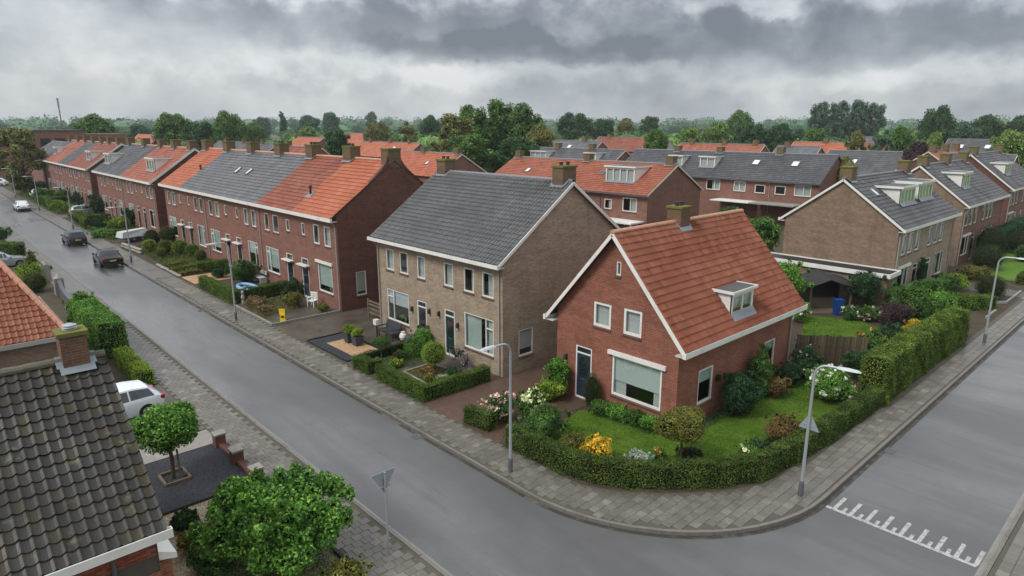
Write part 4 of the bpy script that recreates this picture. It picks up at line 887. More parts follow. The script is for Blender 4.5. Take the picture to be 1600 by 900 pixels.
a = MB(); a.box(19.6, -2.2, 2.75, 24.0, 0, 2.9); a.beam((19.8, -2.1, .1), (19.8, -2.1, 2.75), .08, .08, (1, 0, 0)); a.beam((23.9, -2.1, .1), (23.9, -2.1, 2.75), .08, .08, (1, 0, 0)); a.build('lean_to', MAT['white'], h.root)
h = House('row_house', 'brick row with wide grey tile roof and two bright skylights behind the corner house', 'house', (81.8, 64.0), R(-90), 30.7, 8.8, 5.65, 8.68, 'brick_mid', ov=.36, og=.12)
for a0, a1, z0, z1, m in ((15.3, 17.4, 3.75, 5.15, (.6,)), (19.4, 21.1, 3.8, 5.1, (.5,)), (22.4, 23.8, 3.75, 4.85, ()), (25.1, 26.5, 3.75, 4.85, ()), (27.6, 29.7, 3.75, 5.15, (.55,)), (11, 13, 3.75, 5.1, (.5,)), (5, 7, 3.75, 5.1, (.5,))): h.win('front', a0, a1, z0, z1, mull=m, fw=.1, dark=m == (), curt=random.choice([CW, [(.4, 1, 'curtain')]]))
h.walls(); h.roof([(0, 30.7, 'tile_slate')], prof='flat', tw=.32, te=.38, verge='pipe_dark'); h.gutters('pipe_dark', back=False, pipes=(24.4,)); h.skylight(21.0, 2.2, .9, 1.0); h.skylight(26.3, 2.2, .9, 1.0)
h.chim(23.4, w_=.9, d=.8, h=.75, mat='chimney_mid', pots=0); h.chim(14.6, w_=.9, d=.8, h=.6, mat='chimney_mid', pots=0); h.chim(7.6, w_=.9, d=.8, h=.6, mat='chimney_mid', pots=0)
h.dormer(13.2, 15.6, 1.4, 8.0, 2); h.dormer(8.2, 10.4, 1.4, 8.0, 2)
a = MB(); a.box(23.2, -3.0, 2.65, 29.0, 0, 2.8); a.build('veranda_roof', MAT['concrete'], h.root); a = MB(); a.box(17.5, -2.6, 2.6, 23.0, 0, 2.72); a.build('veranda_roof', MAT['white'], h.root)
h = House('row_house', 'orange-roofed row seen over the terrace with a plain gable at its right end', 'house', (54.3, 91.0), R(-90), 17, 9.4, 5.6, 8.4, 'brick_mid', ov=.3)
h.walls(); h.roof([(0, 17, 'tile_orange')], prof='flat', tw=.34, te=.4, verge='cream'); h.chim(16.2, w_=.9, d=.8, h=.7, mat='chimney_mid', pots=0); h.chim(8, w_=.9, d=.8, h=.7, mat='chimney_mid', pots=0); h.skylight(12, 2)
# ---- houses in the distance
def far_house(label, x, y, rz, W, D, ze, zr, wall, tile, sky=(), chims=(), wins=True, dorm=()):
    h = House('distant_house', label, 'house', (x, y), R(rz), W, D, ze, zr, wall, ov=.3, og=.1, group=None)
    if wins:
        k = max(1, int(W / 3.2))
        for i in range(k): h.win('front', (i + .5) * W / k - .7, (i + .5) * W / k + .7, 3.3, 4.6, dark=True, sill=False, fw=.12)
    h.walls(); h.roof([(0, W, tile)], prof='slate', tw=.6, te=.55, verge='cream')
    for a in sky: h.skylight(a, D * .22, 1.1, 1.3)
    for c in chims: h.chim(c, w_=1.0, d=.9, h=.8, mat='chimney_mid', pots=0, flash=False)
    for d in dorm: h.dormer(*d)
    return h
far_house('long low slate roof behind the terrace chimneys, left of the orange roof', 62, 190, -90, 38, 9, 5.2, 8.3, 'brick_mid', 'tile_slate', chims=(6, 18, 30))
far_house('small orange hipped-looking roof behind the terrace, beside the round lime tree', 84, 188, -90, 16, 9, 6, 9.2, 'brick_mid', 'tile_orange')
far_house('rust-red roofed house just behind the blue-grey terrace roof', 46, 112, -90, 14, 8, 5.4, 8.9, 'brick_red', 'tile_red', chims=(2, 12))
far_house('orange-roofed row in the middle distance left of the tall poplars', 84, 152, -90, 26, 9, 5.4, 8.5, 'brick_mid', 'tile_orange', chims=(5, 14, 22), sky=(18,))
far_house('white-gabled house with orange roof and grey front left of the poplars', 118, 160, -90, 14, 9, 6.4, 9.4, 'render_white', 'tile_orange', chims=(7,))
far_house('slate-roofed house with two white skylights right of the poplars', 112, 116, -90, 20, 9, 5.8, 9.0, 'brick_red', 'tile_grey', sky=(9, 12), chims=(1, 15))
far_house('brown-roofed house beside a bright orange roof in the middle distance', 142, 122, -90, 18, 9, 6, 9.3, 'brick_mid', 'tile_red', chims=(4,))
far_house('bright orange roof between two round trees in the middle distance', 150, 118, -90, 14, 9, 5.6, 8.8, 'render_white', 'tile_orange', chims=(9,))
far_house('dark grey row with white dormer seen over the weathered red roof', 84, 92, -90, 24, 9, 5.6, 8.4, 'brick_mid', 'tile_slate', chims=(9, 17), dorm=((5, 9, 1.3, 7.8, 3), (18, 20.5, 1.3, 7.8, 2)))
far_house('red-brown roofed row in front of the lime-green trees', 128, 86, -90, 20, 9, 5.4, 8.5, 'brick_mid', 'tile_rose', chims=(3, 11, 18))
far_house('small slate roof right of the red-brown row', 134, 66, -90, 9, 9, 5.2, 8.2, 'brick_mid', 'tile_grey', chims=(2,))
far_house('vivid orange roof standing over the wide grey roof', 146, 68, -90, 13, 9, 5.6, 8.8, 'brick_mid', 'tile_orange', chims=(7,), sky=(3, 4.6))
far_house('short dark red roof touching the vivid orange roof', 149, 54.8, -90, 5, 9, 5.6, 8.8, 'brick_mid', 'tile_red')
far_house('pale gabled house half hidden behind a shrub and a russet tree', 176, 66, -90, 10, 9, 6, 9.6, 'render_white', 'tile_grey')
far_house('wide slate roof with white roof domes behind the brown house', 112, 47, -90, 26, 12, 4.6, 8.2, 'brick_mid', 'tile_slate', sky=(5, 14, 17, 22))
far_house('long slate roof with a line of five white skylights near the right edge', 170, 44, -90, 26, 10, 6.0, 9.4, 'render_white', 'tile_slate', sky=(3, 8, 13, 17, 22))
far_house('low brick house with mossy chimneys behind the right-hand houses', 112, 26, 0, 16, 9, 5.4, 8.6, 'brick_dark', 'tile_rose', chims=(2, 8, 14))
far_house('pair of small orange roofs far off beyond the dark trees on the left', 60, 262, -90, 26, 9, 5.5, 9.6, 'brick_mid', 'tile_orange')
far_house('pale orange roofs far off between trees, left of centre', 120, 230, -90, 22, 9, 6, 9.8, 'render_white', 'tile_orange')
s_ = thing('school_building', 'long flat-roofed brick building at the far end of the street', 'building', (16, 196, 0))
MB().box(0, 0, 0, 20, 12, 11.2).build('wall', MAT['brick_red'], s_); MB().box(20.02, 2, 0, 30, 14, 10.4).build('side_wing', MAT['brick_mid'], s_); MB().box(-.2, -.2, 11.2, 20.2, 12.2, 11.5).build('roof_edge', MAT['pipe_dark'], s_)
for i in range(6): MB().box(1.5 + i * 3.1, -.06, 7.6, 3.6 + i * 3.1, -.003, 9.4).build('window', MAT['dark_glass'], s_)
m_ = thing('radio_mast', 'thin lattice radio mast rising above the far left treeline', 'mast', (80, 494, 0))
mb = MB(); mb.tube([(0, 0, 0), (-.1, 0, 20), (-.2, 0, 29)], [.45, .35, .25], 6); mb.build('mast_pole', MAT['pipe_dark'], m_); mb = MB()
for k in range(5): mb.box(-.8, -.5, 24 + k * 1.1, .4, .5, 24.7 + k * 1.1)
mb.build('antenna_panels', MAT['pipe'], m_, kind='stuff')
# ---- the two bungalows on the left
h = House('bungalow', 'near bungalow with weathered dark pantile roof at the lower left corner', 'house', (-5, 15.15), 0, 8.0, 6.9, 3.73, 6.55, 'brick_orange', ov=.40, og=.15)
tw, te = .226, .29; O, U, S, N = h.slope(); O = O + N * .012; Ls = math.hypot(h.D / 2 + h.ov, (h.D / 2 + h.ov) * h.m); nr = round(Ls / te); te = Ls / nr; ncol = int((8.3) / tw); tw = 8.3 / ncol
h.roof([], back=[(0, 8.0, 'tile_old')], prof='pan', tw=.226, te=.29, ridge='ridge_old', verge=None)
cells = [(c, r) for c in range(ncol - 1, -1, -1) for r in range(nr)]; lay_tiles(h.rf, one_tile(tw, te, 'pan', MAT['tile_old_o']), O, U, S, N, cells[:300], tw, te)
left_cols = ncol - math.ceil(300 / nr)
tile_field(h.rf, 'roof_tile_field', MAT['tile_old'], O, U, S, N, left_cols * tw, Ls, tw, te, 'pan')
h.holes['front'].append((6.0, 7.99, 2.2, 3.7)); h.walls(); h.gutters(drop=.24, back=False)
bk = MB(); bk.box(0, 0, 0, .208, .09, .055); bkm = bk.mesh('brick', None)
k = MT('brick_single', 0.7, 0.35); kc = k.ramp(k.orand(), [(0, lin('#7d4030')), (.5, lin('#93503d')), (1, lin('#a3604a'))]); k.color(k.mix(k.rng(k.noise(20, 4, k.pos()), .3, .7, 0, .4), kc, lin('#6b392c'))); bkm.materials.clear(); bkm.materials.append(k.m)
wl_ = MB().box(6.0, .02, 2.2, 7.985, .12, 3.7).build('wall_backing', MAT['joint'], h.root)
for r in range(16):
    x = 6.0 - (.11 if r % 2 else 0)
    while x < 7.79:
        if x >= 5.99:
            o = bpy.data.objects.new('brick', bkm); COL.objects.link(o); o.parent = wl_; o.location = (x + .004, random.uniform(-.003, .004), 2.63 + r * .0665)
        x += .219
h.chim(7.5, 3.45, w_=.56, d=.56, h=.68, mat='chimney_low', pots=0)
lc = MB(); lc.lathe([(.14, 0), (.16, .03), (.13, .05), (.17, .08), (.14, .1), (.16, .13), (.06, .17)], 14, (7.5, 3.45, 7.32)); lc.build('chimney_cowl', MAT['galv'], h.root)
p = MB(); p.tube([(7.1, -.05, 3.25), (7.1, -.05, .1)], .05, 8); p.build('downpipe', MAT['pipe_dark'], h.root)
b = MB(); b.hexa([(8.02, .1, 2.40), (8.40, .1, 2.30), (8.40, 1.6, 2.30), (8.02, 1.6, 2.40), (8.02, .1, 2.62), (8.40, .1, 2.44), (8.40, 1.6, 2.44), (8.02, 1.6, 2.62)]); b.build('bay_roof', MAT['white'], h.root)
MB().box(8.02, .2, 0, 8.30, 1.5, 2.3).build('bay_window', MAT['brick_orange'], h.root)
# hipped neighbour
hp = thing('hipped_bungalow', 'bungalow with orange hipped pantile roof at the left edge', 'house', (0, 0, .05))
mb = MB(); mb.box(-8, 34.0, 0, 4.05, 42.0, 3.15); mb.build('wall', MAT['brick_brown'], hp)
MB().box(.1, 33.97, 1.9, 1.3, 33.995, 2.6).build('window', MAT['white'], hp); MB().box(.25, 33.95, 2.0, 1.15, 33.965, 2.5).build('pane', MAT['dark_glass'], hp)
A = V(4.47, 33.6, 3.25); B = V(2.08, 38.05, 7.35); C = V(4.47, 42.5, 3.25)
mb = MB(); mb.poly([(-9, 33.6, 3.25), A, B, (-9, 38.05, 7.35)]); mb.poly([A, C, B]); mb.poly([C, (-9, 42.5, 3.25), (-9, 38.05, 7.35), B]); rf = mb.build('roof', MAT['tile_rose'], hp)
S = V(0, 4.45, 4.1); S /= np.linalg.norm(S); U = V(1, 0, 0); N = np.cross(U, S); tw, te = .235, .30; one = one_tile(tw, te, 'pan', MAT['tile_house_o'])
O = V(-.6, 33.6, 3.25) + N * .01; cells = []
for r in range(20):
    hipx = 4.47 - 2.39 * (r + .6) * te / 6.05
    for c in range(22):
        if -.6 + (c + 1) * tw < hipx + .06: cells.append((c, r))
lay_tiles(rf, one, O, U, S, N, [x for x in cells if x[0] > 1][:300], tw, te)
S2 = V(-2.39, 0, 4.1); S2 /= np.linalg.norm(S2); U2 = V(0, 1, 0); N2 = np.cross(U2, S2); O2 = A + N2 * .01
cells = [(c, r) for r in range(14) for c in range(38) if (c) * tw > (r + 1) * te * 4.45 / 4.745 - .06 and 8.9 - (c + 1) * tw > (r + 1) * te * 4.45 / 4.745 - .06]
lay_tiles(rf, one, O2, U2, S2, N2, cells[:280], tw, te)
hr = MB(); d = B - A; L_ = np.linalg.norm(d); k_ = int(L_ / .36)
for i in range(k_):
    p, q = A + d * i / k_ + V(0, 0, .05), A + d * (i + 1.08) / k_ + V(0, 0, .07); hr.tube([p, q], [.14, .115], 8)
hr.build('hip_tiles', MAT['ridge_orange'], rf, kind='stuff')
g_ = MB(); g_.box(-9, 33.48, 3.05, 4.62, 33.62, 3.24); g_.box(4.46, 33.62, 3.05, 4.62, 42.6, 3.24); g_.build('gutter', MAT['pipe'], hp)

# ------------------------------------------------------------------ plants
def unit(a): return a / (np.linalg.norm(a, axis=1, keepdims=True) + 1e-9)
def leaf_arrays(P, N, size, w=.62, curl=.18):
    n = len(P); N = unit(N); t = unit(np.cross(N, unit(RNG.normal(size=(n, 3))))); b = np.cross(N, t)
    L = size * RNG.uniform(.65, 1.3, (n, 1)); W = L * w
    v = np.stack([P - t * L * .5, P + b * W * .5 + N * L * curl, P + t * L * .5, P - b * W * .5 + N * L * curl], 1).reshape(-1, 3)
    return v, np.arange(4 * n, dtype=np.int64).reshape(n, 4)
def quick_mesh(name, parts, mats):
    """parts: (verts, quads, material index) arrays joined into one mesh"""
    vs, fs, mi, off = [], [], [], 0
    for v, f, m in parts: vs.append(v); fs.append(f + off); mi.append(np.full(len(f), m)); off += len(v)
    v = np.concatenate(vs); f = np.concatenate(fs); mi = np.concatenate(mi).astype(np.int32)
    me = bpy.data.meshes.new(name); me.vertices.add(len(v)); me.vertices.foreach_set('co', v.astype(np.float32).ravel()); me.loops.add(f.size); me.loops.foreach_set('vertex_index', f.astype(np.int32).ravel())
    me.polygons.add(len(f)); me.polygons.foreach_set('loop_start', np.arange(0, f.size, 4, dtype=np.int32))
    for m in mats: me.materials.append(m)
    me.polygons.foreach_set('material_index', mi); me.polygons.foreach_set('use_smooth', np.zeros(len(f), bool)); me.update(); return me
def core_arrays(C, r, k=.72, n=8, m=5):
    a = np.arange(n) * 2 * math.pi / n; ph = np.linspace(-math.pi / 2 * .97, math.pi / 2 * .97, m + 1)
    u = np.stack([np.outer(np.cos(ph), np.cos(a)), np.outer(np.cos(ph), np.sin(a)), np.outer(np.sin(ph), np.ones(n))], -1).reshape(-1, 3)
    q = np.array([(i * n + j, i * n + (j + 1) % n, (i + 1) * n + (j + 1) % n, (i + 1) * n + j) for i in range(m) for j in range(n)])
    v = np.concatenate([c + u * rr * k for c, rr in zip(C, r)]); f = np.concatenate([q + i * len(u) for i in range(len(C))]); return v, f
def blob_points(C, r, n, lo=.70, hi=1.14, hide=.66):
    """points spread over the skins of clumps, those buried in a neighbour left out"""
    C = np.array(C, float); r = np.array(r, float).reshape(-1, 3) if np.ndim(r) > 1 else np.repeat(np.array(r, float)[:, None], 3, 1)
    A = (r[:, 0] * r[:, 2]); idx = RNG.choice(len(C), int(n * 1.7), p=A / A.sum()); d = unit(RNG.normal(size=(len(idx), 3)))
    P = C[idx] + d * r[idx] * RNG.uniform(lo, hi, (len(idx), 1)); keep = np.ones(len(P), bool)
    for i in range(len(C)):
        q = ((P - C[i]) / r[i]); keep &= ~((np.einsum('ij,ij->i', q, q) < hide ** 2) & (idx != i))
    P, d = P[keep][:n], d[keep][:n]; return P, d + RNG.normal(0, .75, P.shape)
def clumps(rx, ry, z0, z1, k, rmin, rmax, flat=.85):
    C, r = [], []; cz, hz = (z0 + z1) / 2, (z1 - z0) / 2
    for i in range(k):
        d = unit(RNG.normal(size=(1, 3)))[0]; q = RNG.uniform(.45, 1.12) ** .6; rr = RNG.uniform(rmin * .7, rmax)
        C.append((d[0] * max(0, rx - rr) * q, d[1] * max(0, ry - rr) * q, cz + d[2] * max(0, hz - rr * flat) * q)); r.append((rr, rr, rr * flat))
    C.append((0, 0, cz)); m = .60; r.append((rx * m, ry * m, hz * .8)); return np.array(C), np.array(r)
def plant_mesh(C, r, n, size, mats, fl=None, curl=.18, core=.66):
    P, N = blob_points(C, r, int(n * 3.0)); v, f = leaf_arrays(P, N, size * .82, curl=curl); cv, cf = core_arrays(C, r, core); parts = [(cv, cf, 1), (v, f, 0)]
    me = quick_mesh('foliage', parts, [mats, MAT['twig_shade']]); flm = None
    if fl:
        mat, cnt, fs = fl; P, N = blob_points(C, r, cnt, 1.0, 1.12, .95); up = P[:, 2] > np.percentile(P[:, 2], 18); P, N = P[up], N[up]
        k = 6; Q = np.repeat(P, k, 0) + RNG.normal(0, fs * .38, (len(P) * k, 3)); M = np.repeat(N, k, 0) + RNG.normal(0, .6, (len(P) * k, 3)); v, f = leaf_arrays(Q, M, fs, .9)
        flm = quick_mesh('flowers', [(v, f, 0)], [mat])
    return me, flm
GZ = .12
def shrub(name, label, x, y, r, h, leaf, size=.09, n=1500, fl=None, ry=None, k=11, z0=0.02, cat='shrub', group=None, rot=None, clump=(.30, .52), sprigs=12, core=.66):
    t = thing(name, label, cat, (x, y, GZ), random.uniform(0, 6.28) if rot is None else rot, group)
    C, rr = clumps(r, ry or r, z0, h, k, r * clump[0], r * clump[1])
    for _ in range(sprigs):
        d = unit(RNG.normal(size=(1, 3)))[0]; d[2] = abs(d[2]) * .9 + .05; q = RNG.uniform(.92, 1.12); s_ = r * RNG.uniform(.06, .13); C = np.vstack([C, [d[0] * r * q, d[1] * (ry or r) * q, h * .5 + d[2] * h * .5 * q]]); rr = np.vstack([rr, [s_, s_, s_ * 1.3]])
    me, flm = plant_mesh(C, rr, n, size, MAT[leaf], (MAT[fl[0]], fl[1], fl[2]) if fl else None, core=core)
    link(me, 'foliage', t)
    if flm: link(flm, 'flowers', t, kind='stuff')
    st = MB()
    for i in range(3): st.tube([(RNG.normal(0, r * .15), RNG.normal(0, r * .15), -.1), (RNG.normal(0, r * .2), RNG.normal(0, r * .2), h * .5)], [.03, .015], 5)
    st.build('stems', MAT['bark'], t); return t
def ball(name, label, x, y, r, leaf, size=.05, n=1600, z=None, hz=None, trunk=0, cat='shrub', group=None):
    t = thing(name, label, cat, (x, y, GZ), random.uniform(0, 6.28), group); hz = hz or r * .92; zc = (z if z is not None else hz * .92)
    C = np.array([(0, 0, zc)] + [(RNG.normal(0, r * .10), RNG.normal(0, r * .10), zc + RNG.normal(0, r * .08)) for _ in range(5)]); rr = np.array([(r, r, hz)] + [(r * .93, r * .93, hz * .93)] * 5)
    me, _ = plant_mesh(C, rr, n, size, MAT[leaf], core=.84); link(me, 'foliage', t)
    mb = MB(); mb.tube([(0, 0, -.1), (.02, 0, zc * .5), (0, 0, zc)], [.05, .045, .04], 7); mb.build('stem', MAT['bark'], t); return t
def hedge(name, label, path, w_, h, leaf, dens=520, size=.055, top=None, bump=.06, cat='hedge', closed_ends=True, group=None, z0=.0):
    p0 = V(*path[0]); t = thing(name, label, cat, (p0[0], p0[1], GZ), 0, group); parts = []; core = MB(); P, N = [], []; h1 = top or h
    seg = [V(*p) - p0 for p in path]; Lt = sum(np.linalg.norm(b - a) for a, b in zip(seg[:-1], seg[1:])); run = 0; side = []
    for i, p in enumerate(seg):
        d = seg[min(i + 1, len(seg) - 1)] - seg[max(i - 1, 0)]; d /= np.linalg.norm(d); side.append(V(-d[1], d[0]))
    for i, (a, b) in enumerate(zip(seg[:-1], seg[1:])):
        L = np.linalg.norm(b - a); ha, hb = h + (h1 - h) * run / Lt, h + (h1 - h) * (run + L) / Lt; run += L; ww = w_ * .36
        q = [(*(a + side[i] * -ww), -.05), (*(b + side[i + 1] * -ww), -.05), (*(b + side[i + 1] * ww), -.05), (*(a + side[i] * ww), -.05)]
        core.hexa(q + [(q[0][0], q[0][1], ha * .88), (q[1][0], q[1][1], hb * .88), (q[2][0], q[2][1], hb * .88), (q[3][0], q[3][1], ha * .88)])
        n_ = int(L * (2 * h + w_) * dens * 2.0); u = RNG.random(n_); ct = a + np.outer(u, b - a); sd = side[i] + np.outer(u, side[i + 1] - side[i]); hh = ha + (hb - ha) * u
        s_ = RNG.random(n_) * (2 * h + w_); z = np.where(s_ < h, s_, np.where(s_ < h + w_, h, 2 * h + w_ - s_)) / h * hh; off = np.where(s_ < h, -w_ / 2, np.where(s_ < h + w_, s_ - h - w_ / 2, w_ / 2))
        off = off * (1 - .10 * (z / hh) ** 3); nz = np.where((s_ >= h) & (s_ < h + w_), 1.0, .35); ns = np.sign(off) * np.where(nz > .9, .15, 1.0)
        und = np.sin((u * L + run) * 2.3 + off * 3) * bump * .6 + np.sin((u * L + run) * 5.1 + z * 4) * bump * .4
        xy = ct + sd * (off + und * (nz < .9) * np.sign(off) + RNG.normal(0, bump * .45, n_) - np.abs(RNG.normal(0, .03, n_)) * np.sign(off))[:, None]; zz = np.maximum(z + und * (nz > .9) + RNG.normal(0, bump * .4, n_), z0)
        P.append(np.column_stack([xy, zz])); N.append(np.column_stack([sd * ns[:, None], nz]) + RNG.normal(0, .7, (n_, 3)))
    if closed_ends:
        for e, o_ in ((0, -1), (-1, 1)):
            d = (seg[1] - seg[0] if e == 0 else seg[-1] - seg[-2]); d = d / np.linalg.norm(d) * o_; n_ = int(w_ * h * dens); hh = h if e == 0 else h1
            xy = seg[e] + np.outer(RNG.uniform(-.5, .5, n_) * w_, side[e]) + d * RNG.normal(.02, bump * .4, n_)[:, None]; P.append(np.column_stack([xy, RNG.random(n_) * hh])); N.append(np.column_stack([np.repeat(d[None], n_, 0), np.full(n_, .3)]) + RNG.normal(0, .5, (n_, 3)))
    v, f = leaf_arrays(np.concatenate(P), np.concatenate(N), size); cv = np.array(core.v); cf = np.array(core.f)
    link(quick_mesh('foliage', [(cv, cf, 1), (v, f, 0)], [MAT[leaf], MAT['twig_shade']]), 'foliage', t); return t
def tree_proto(kind):
    """crown (many leaf clumps) and trunk with limbs, about 12 m tall"""
    H = 12.0
    if kind == 'poplar': C, r = [], [];
    if kind == 'round': C, r = clumps(4.2, 4.2, 2.4, 12, 46, .8, 1.5); n, s = 5200, .42
    elif kind == 'broad': C, r = clumps(5.2, 5.0, 2.2, 12, 60, .8, 1.5); n, s = 6000, .42
    elif kind == 'tall':
        C = []; r = []
        for i in range(60):
            z = RNG.uniform(2.0, 11.6); w_ = 2.6 * math.sin(min(1, (z - 1.0) / 5.5) * math.pi / 2) * (1 - max(0, (z - 8) / 5) ** 2); a = RNG.uniform(0, 6.28); q = RNG.uniform(.3, 1) * w_
            rr = RNG.uniform(.45, .95); C.append((math.cos(a) * q, math.sin(a) * q, z)); r.append((rr, rr, rr * 1.25))
        C = np.array(C); r = np.array(r); n, s = 4600, .36
    elif kind == 'column':
        C = np.array([(RNG.normal(0, .3), RNG.normal(0, .3), z) for z in np.linspace(1, 11.3, 20)]); r = np.array([(1.2 * math.sin(math.pi * (.15 + .8 * i / 20)), ) * 3 for i in range(20)]); n, s = 2200, .36
    elif kind == 'loose': C, r = clumps(4.0, 4.0, 2.0, 12, 40, .6, 1.2); C, r = C[:-1], r[:-1]; n, s = 4200, .45
    P, N = blob_points(C, r, int(n * 1.5), .66, 1.16, .62); v, f = leaf_arrays(P, N, s); cv, cf = core_arrays(C, r, .52, 7, 4)
    crown = quick_mesh('crown', [(cv, cf, 1), (v, f, 0)], [MAT['l_tree_a'], MAT['twig_shade']])
    tr = MB(); tr.tube([(0, 0, -.3), (.1, 0, 2.5), (-.1, .1, 5), (0, 0, 8.5)], [.32, .26, .18, .06], 7)
    for i in range(7):
        c = C[int(RNG.integers(len(C)))]; z = RNG.uniform(2.2, 5.5); tr.tube([(0, 0, z), (c[0] * .5, c[1] * .5, (z + c[2]) / 2), tuple(c)], [.12, .08, .03], 5)
    return crown, tr.mesh('trunk', MAT['bark'])
PROTO = {k: [tree_proto(k) for _ in range(m)] for k, m in (('round', 2), ('broad', 2), ('tall', 2), ('column', 1), ('loose', 2))}
CNT = {}
def tree(kind, label, x, y, H, rad, leaf, name='tree', group=None):
    i = CNT.get(kind, 0); CNT[kind] = i + 1; crown, trunk = PROTO[kind][i % len(PROTO[kind])]
    base = {'round': 4.3, 'broad': 5.3, 'tall': 2.9, 'column': 1.3, 'loose': 4.2}[kind]
    t = thing(name, label, 'tree', (x, y, 0), random.uniform(0, 6.28), group); t.scale = (rad / base, rad / base, H / 12.2)
    for me, nm in ((crown, 'crown'), (trunk, 'trunk')):
        o = link(me, nm, t)
        if nm == 'crown': o.material_slots[0].link = 'OBJECT'; o.material_slots[0].material = MAT[leaf]
    return t

def carpet(name, label, poly, h, leaf, dens, size, cat='ground cover', upright=.5, z=.125):
    """low growth scattered over a patch of ground"""
    xs = [p[0] for p in poly]; ys = [p[1] for p in poly]; A = abs(.5 * sum(poly[i - 1][0] * poly[i][1] - poly[i][0] * poly[i - 1][1] for i in range(len(poly))))
    n = int(A * dens * 1.15); P = []; x0, x1, y0, y1 = min(xs), max(xs), min(ys), max(ys); need = n
    while len(P) < need:
        q = (RNG.uniform(x0, x1), RNG.uniform(y0, y1))
        if inside(q, poly): P.append(q)
    P = np.array(P); hum = .5 + .5 * np.sin(P[:, 0] * 2.1 + 1.3 * np.sin(P[:, 1] * 1.7)) * np.sin(P[:, 1] * 2.6 + np.sin(P[:, 0] * 1.1)); zz = z + RNG.random(len(P)) * h * (.35 + .65 * hum)
    N = RNG.normal(0, 1, (len(P), 3)); N[:, 2] = N[:, 2] * (1 - upright) + (1 - upright) * .8; v, f = leaf_arrays(np.column_stack([P, zz]), N, size, .45)
    o = link(quick_mesh(name, [(v, f, 0)], [MAT[leaf]]), name); o['kind'] = 'stuff'; o['label'] = label; o['category'] = cat; return o
# ---- corner house garden
hedge('privet_hedge', 'low clipped privet hedge curving round the corner house lawn along the pavement', [(15.95, 17.3), (15.98, 14.5), (16.3, 13.3), (16.9, 12.3), (17.9, 11.3), (19.1, 10.3), (20.5, 9.5), (22.5, 9.22), (25.5, 9.05), (30.6, 8.9)], .62, .85, 'l_hedge_front', 560, .055)
hedge('mixed_hedge', 'tall shaggy yellow-green hedge along the right street pavement', [(30.4, 9.15), (34, 9.2), (38, 9.2), (41, 9.15), (43.6, 9.1)], 1.1, 2.1, 'l_goldhedge', 420, .075, top=1.95, bump=.10)
hedge('hedge_stub', 'short low hedge block beside the pink hydrangea at the brick path', [(16.0, 20.0), (16.2, 18.65)], .55, .75, 'l_hedge_front', 560, .055)
shrub('hydrangea', 'hydrangea full of faded pink flower heads beside the short hedge block', 17.1, 19.1, .80, 1.15, 'l_mid', .08, 1500, ('fl_pink', 80, .13), ry=.8)
shrub('lime_hydrangea', 'lime green hydrangea between the pink hydrangea and the dark round bush', 18.2, 18.4, .75, 1.25, 'l_mid', .08, 1400, ('fl_lime', 44, .15))
shrub('rhododendron', 'large round dark green bush at the left end of the corner lawn', 17.3, 16.7, 1.02, 1.45, 'l_mid', .10, 2600)
shrub('lavender_bush', 'dusky grey-green bush between the dark round bush and the gold bush', 17.3, 15.2, .55, .75, 'l_olive', .07, 900)
shrub('gold_shrub', 'bright golden yellow shrub at the front of the corner lawn', 17.35, 14.0, .66, .95, 'l_yellow', .07, 1300, ('fl_yellow', 60, .09))
shrub('lavender_cotton', 'silvery grey tufted plant behind the curve of the privet hedge', 18.25, 12.85, .48, .62, 'l_silver', .10, 700)
shrub('montbretia', 'small green plant with orange flowers beside the silver plant', 19.0, 12.5, .30, .55, 'l_bright', .10, 350, ('fl_orange', 8, .10))
shrub('berberis', 'low dark red-tinged bush at the foot of the little standard tree', 19.9, 11.75, .5, .6, 'l_dark', .07, 700, ('fl_red', 14, .08))
t = thing('standard_tree', 'small standard tree with round olive-green crown on a thin stem by the hedge', 'tree', (19.3, 11.75, GZ))
C, rr = clumps(1.05, 1.05, 1.05, 2.35, 16, .32, .5); me, _ = plant_mesh(C, rr, 3000, .085, MAT['l_olive']); link(me, 'crown', t); mb = MB(); mb.tube([(0, 0, -.1), (.02, 0, .7), (0, .02, 1.3)], [.05, .045, .04], 8); mb.build('trunk', MAT['bark'], t)
for i, (x, y, r, h, lb) in enumerate(((20.75, 16.7, .58, .55, 'next to the columnar evergreen'), (20.85, 15.9, .58, .6, 'left of the window middle'), (20.95, 15.1, .58, .55, 'under the window middle'), (21.0, 14.3, .58, .65, 'under the right end of the window'), (21.2, 13.6, .5, .7, 'at the house corner'))):
    shrub('ground_cover_shrub', 'low leafy shrub under the picture window, ' + lb, x, y, r, h, 'l_bright' if i % 2 else 'l_mid', .09, 800, group='border under the picture window')
ball('columnar_evergreen', 'dark clipped columnar evergreen right of the blue front door', 20.9, 17.35, .36, 'l_yew', .05, 1500, hz=.85, z=.75)
shrub('porch_shrub', 'tall leafy light green shrub left of the blue front door', 20.9, 19.45, .65, 1.9, 'l_bright', .11, 1700, clump=(.4, .6))
shrub('porch_shrub', 'spreading lower green shrub in front of the tall one by the front door', 20.3, 19.2, .75, .95, 'l_lime', .10, 1300)
shrub('holly_bush', 'big dark blue-green bush against the side wall of the corner house', 24.9, 12.55, 1.05, 2.0, 'l_dark', .10, 2800, ry=.85)
shrub('climbing_rose', 'tall climbing shrub with reddish tips on the corner house side wall', 27.3, 12.85, .80, 2.6, 'l_mid', .11, 1700, ('fl_orange', 8, .08), ry=.5, rot=0, k=16)
shrub('azalea', 'russet-leaved bush at the foot of the climbing shrub', 27.9, 12.3, .62, 1.05, 'l_russet', .09, 1100)
shrub('rhododendron', 'dark leafy bush between the russet bush and the rear downpipe', 29.6, 12.5, .65, 1.3, 'l_dark', .11, 1200)
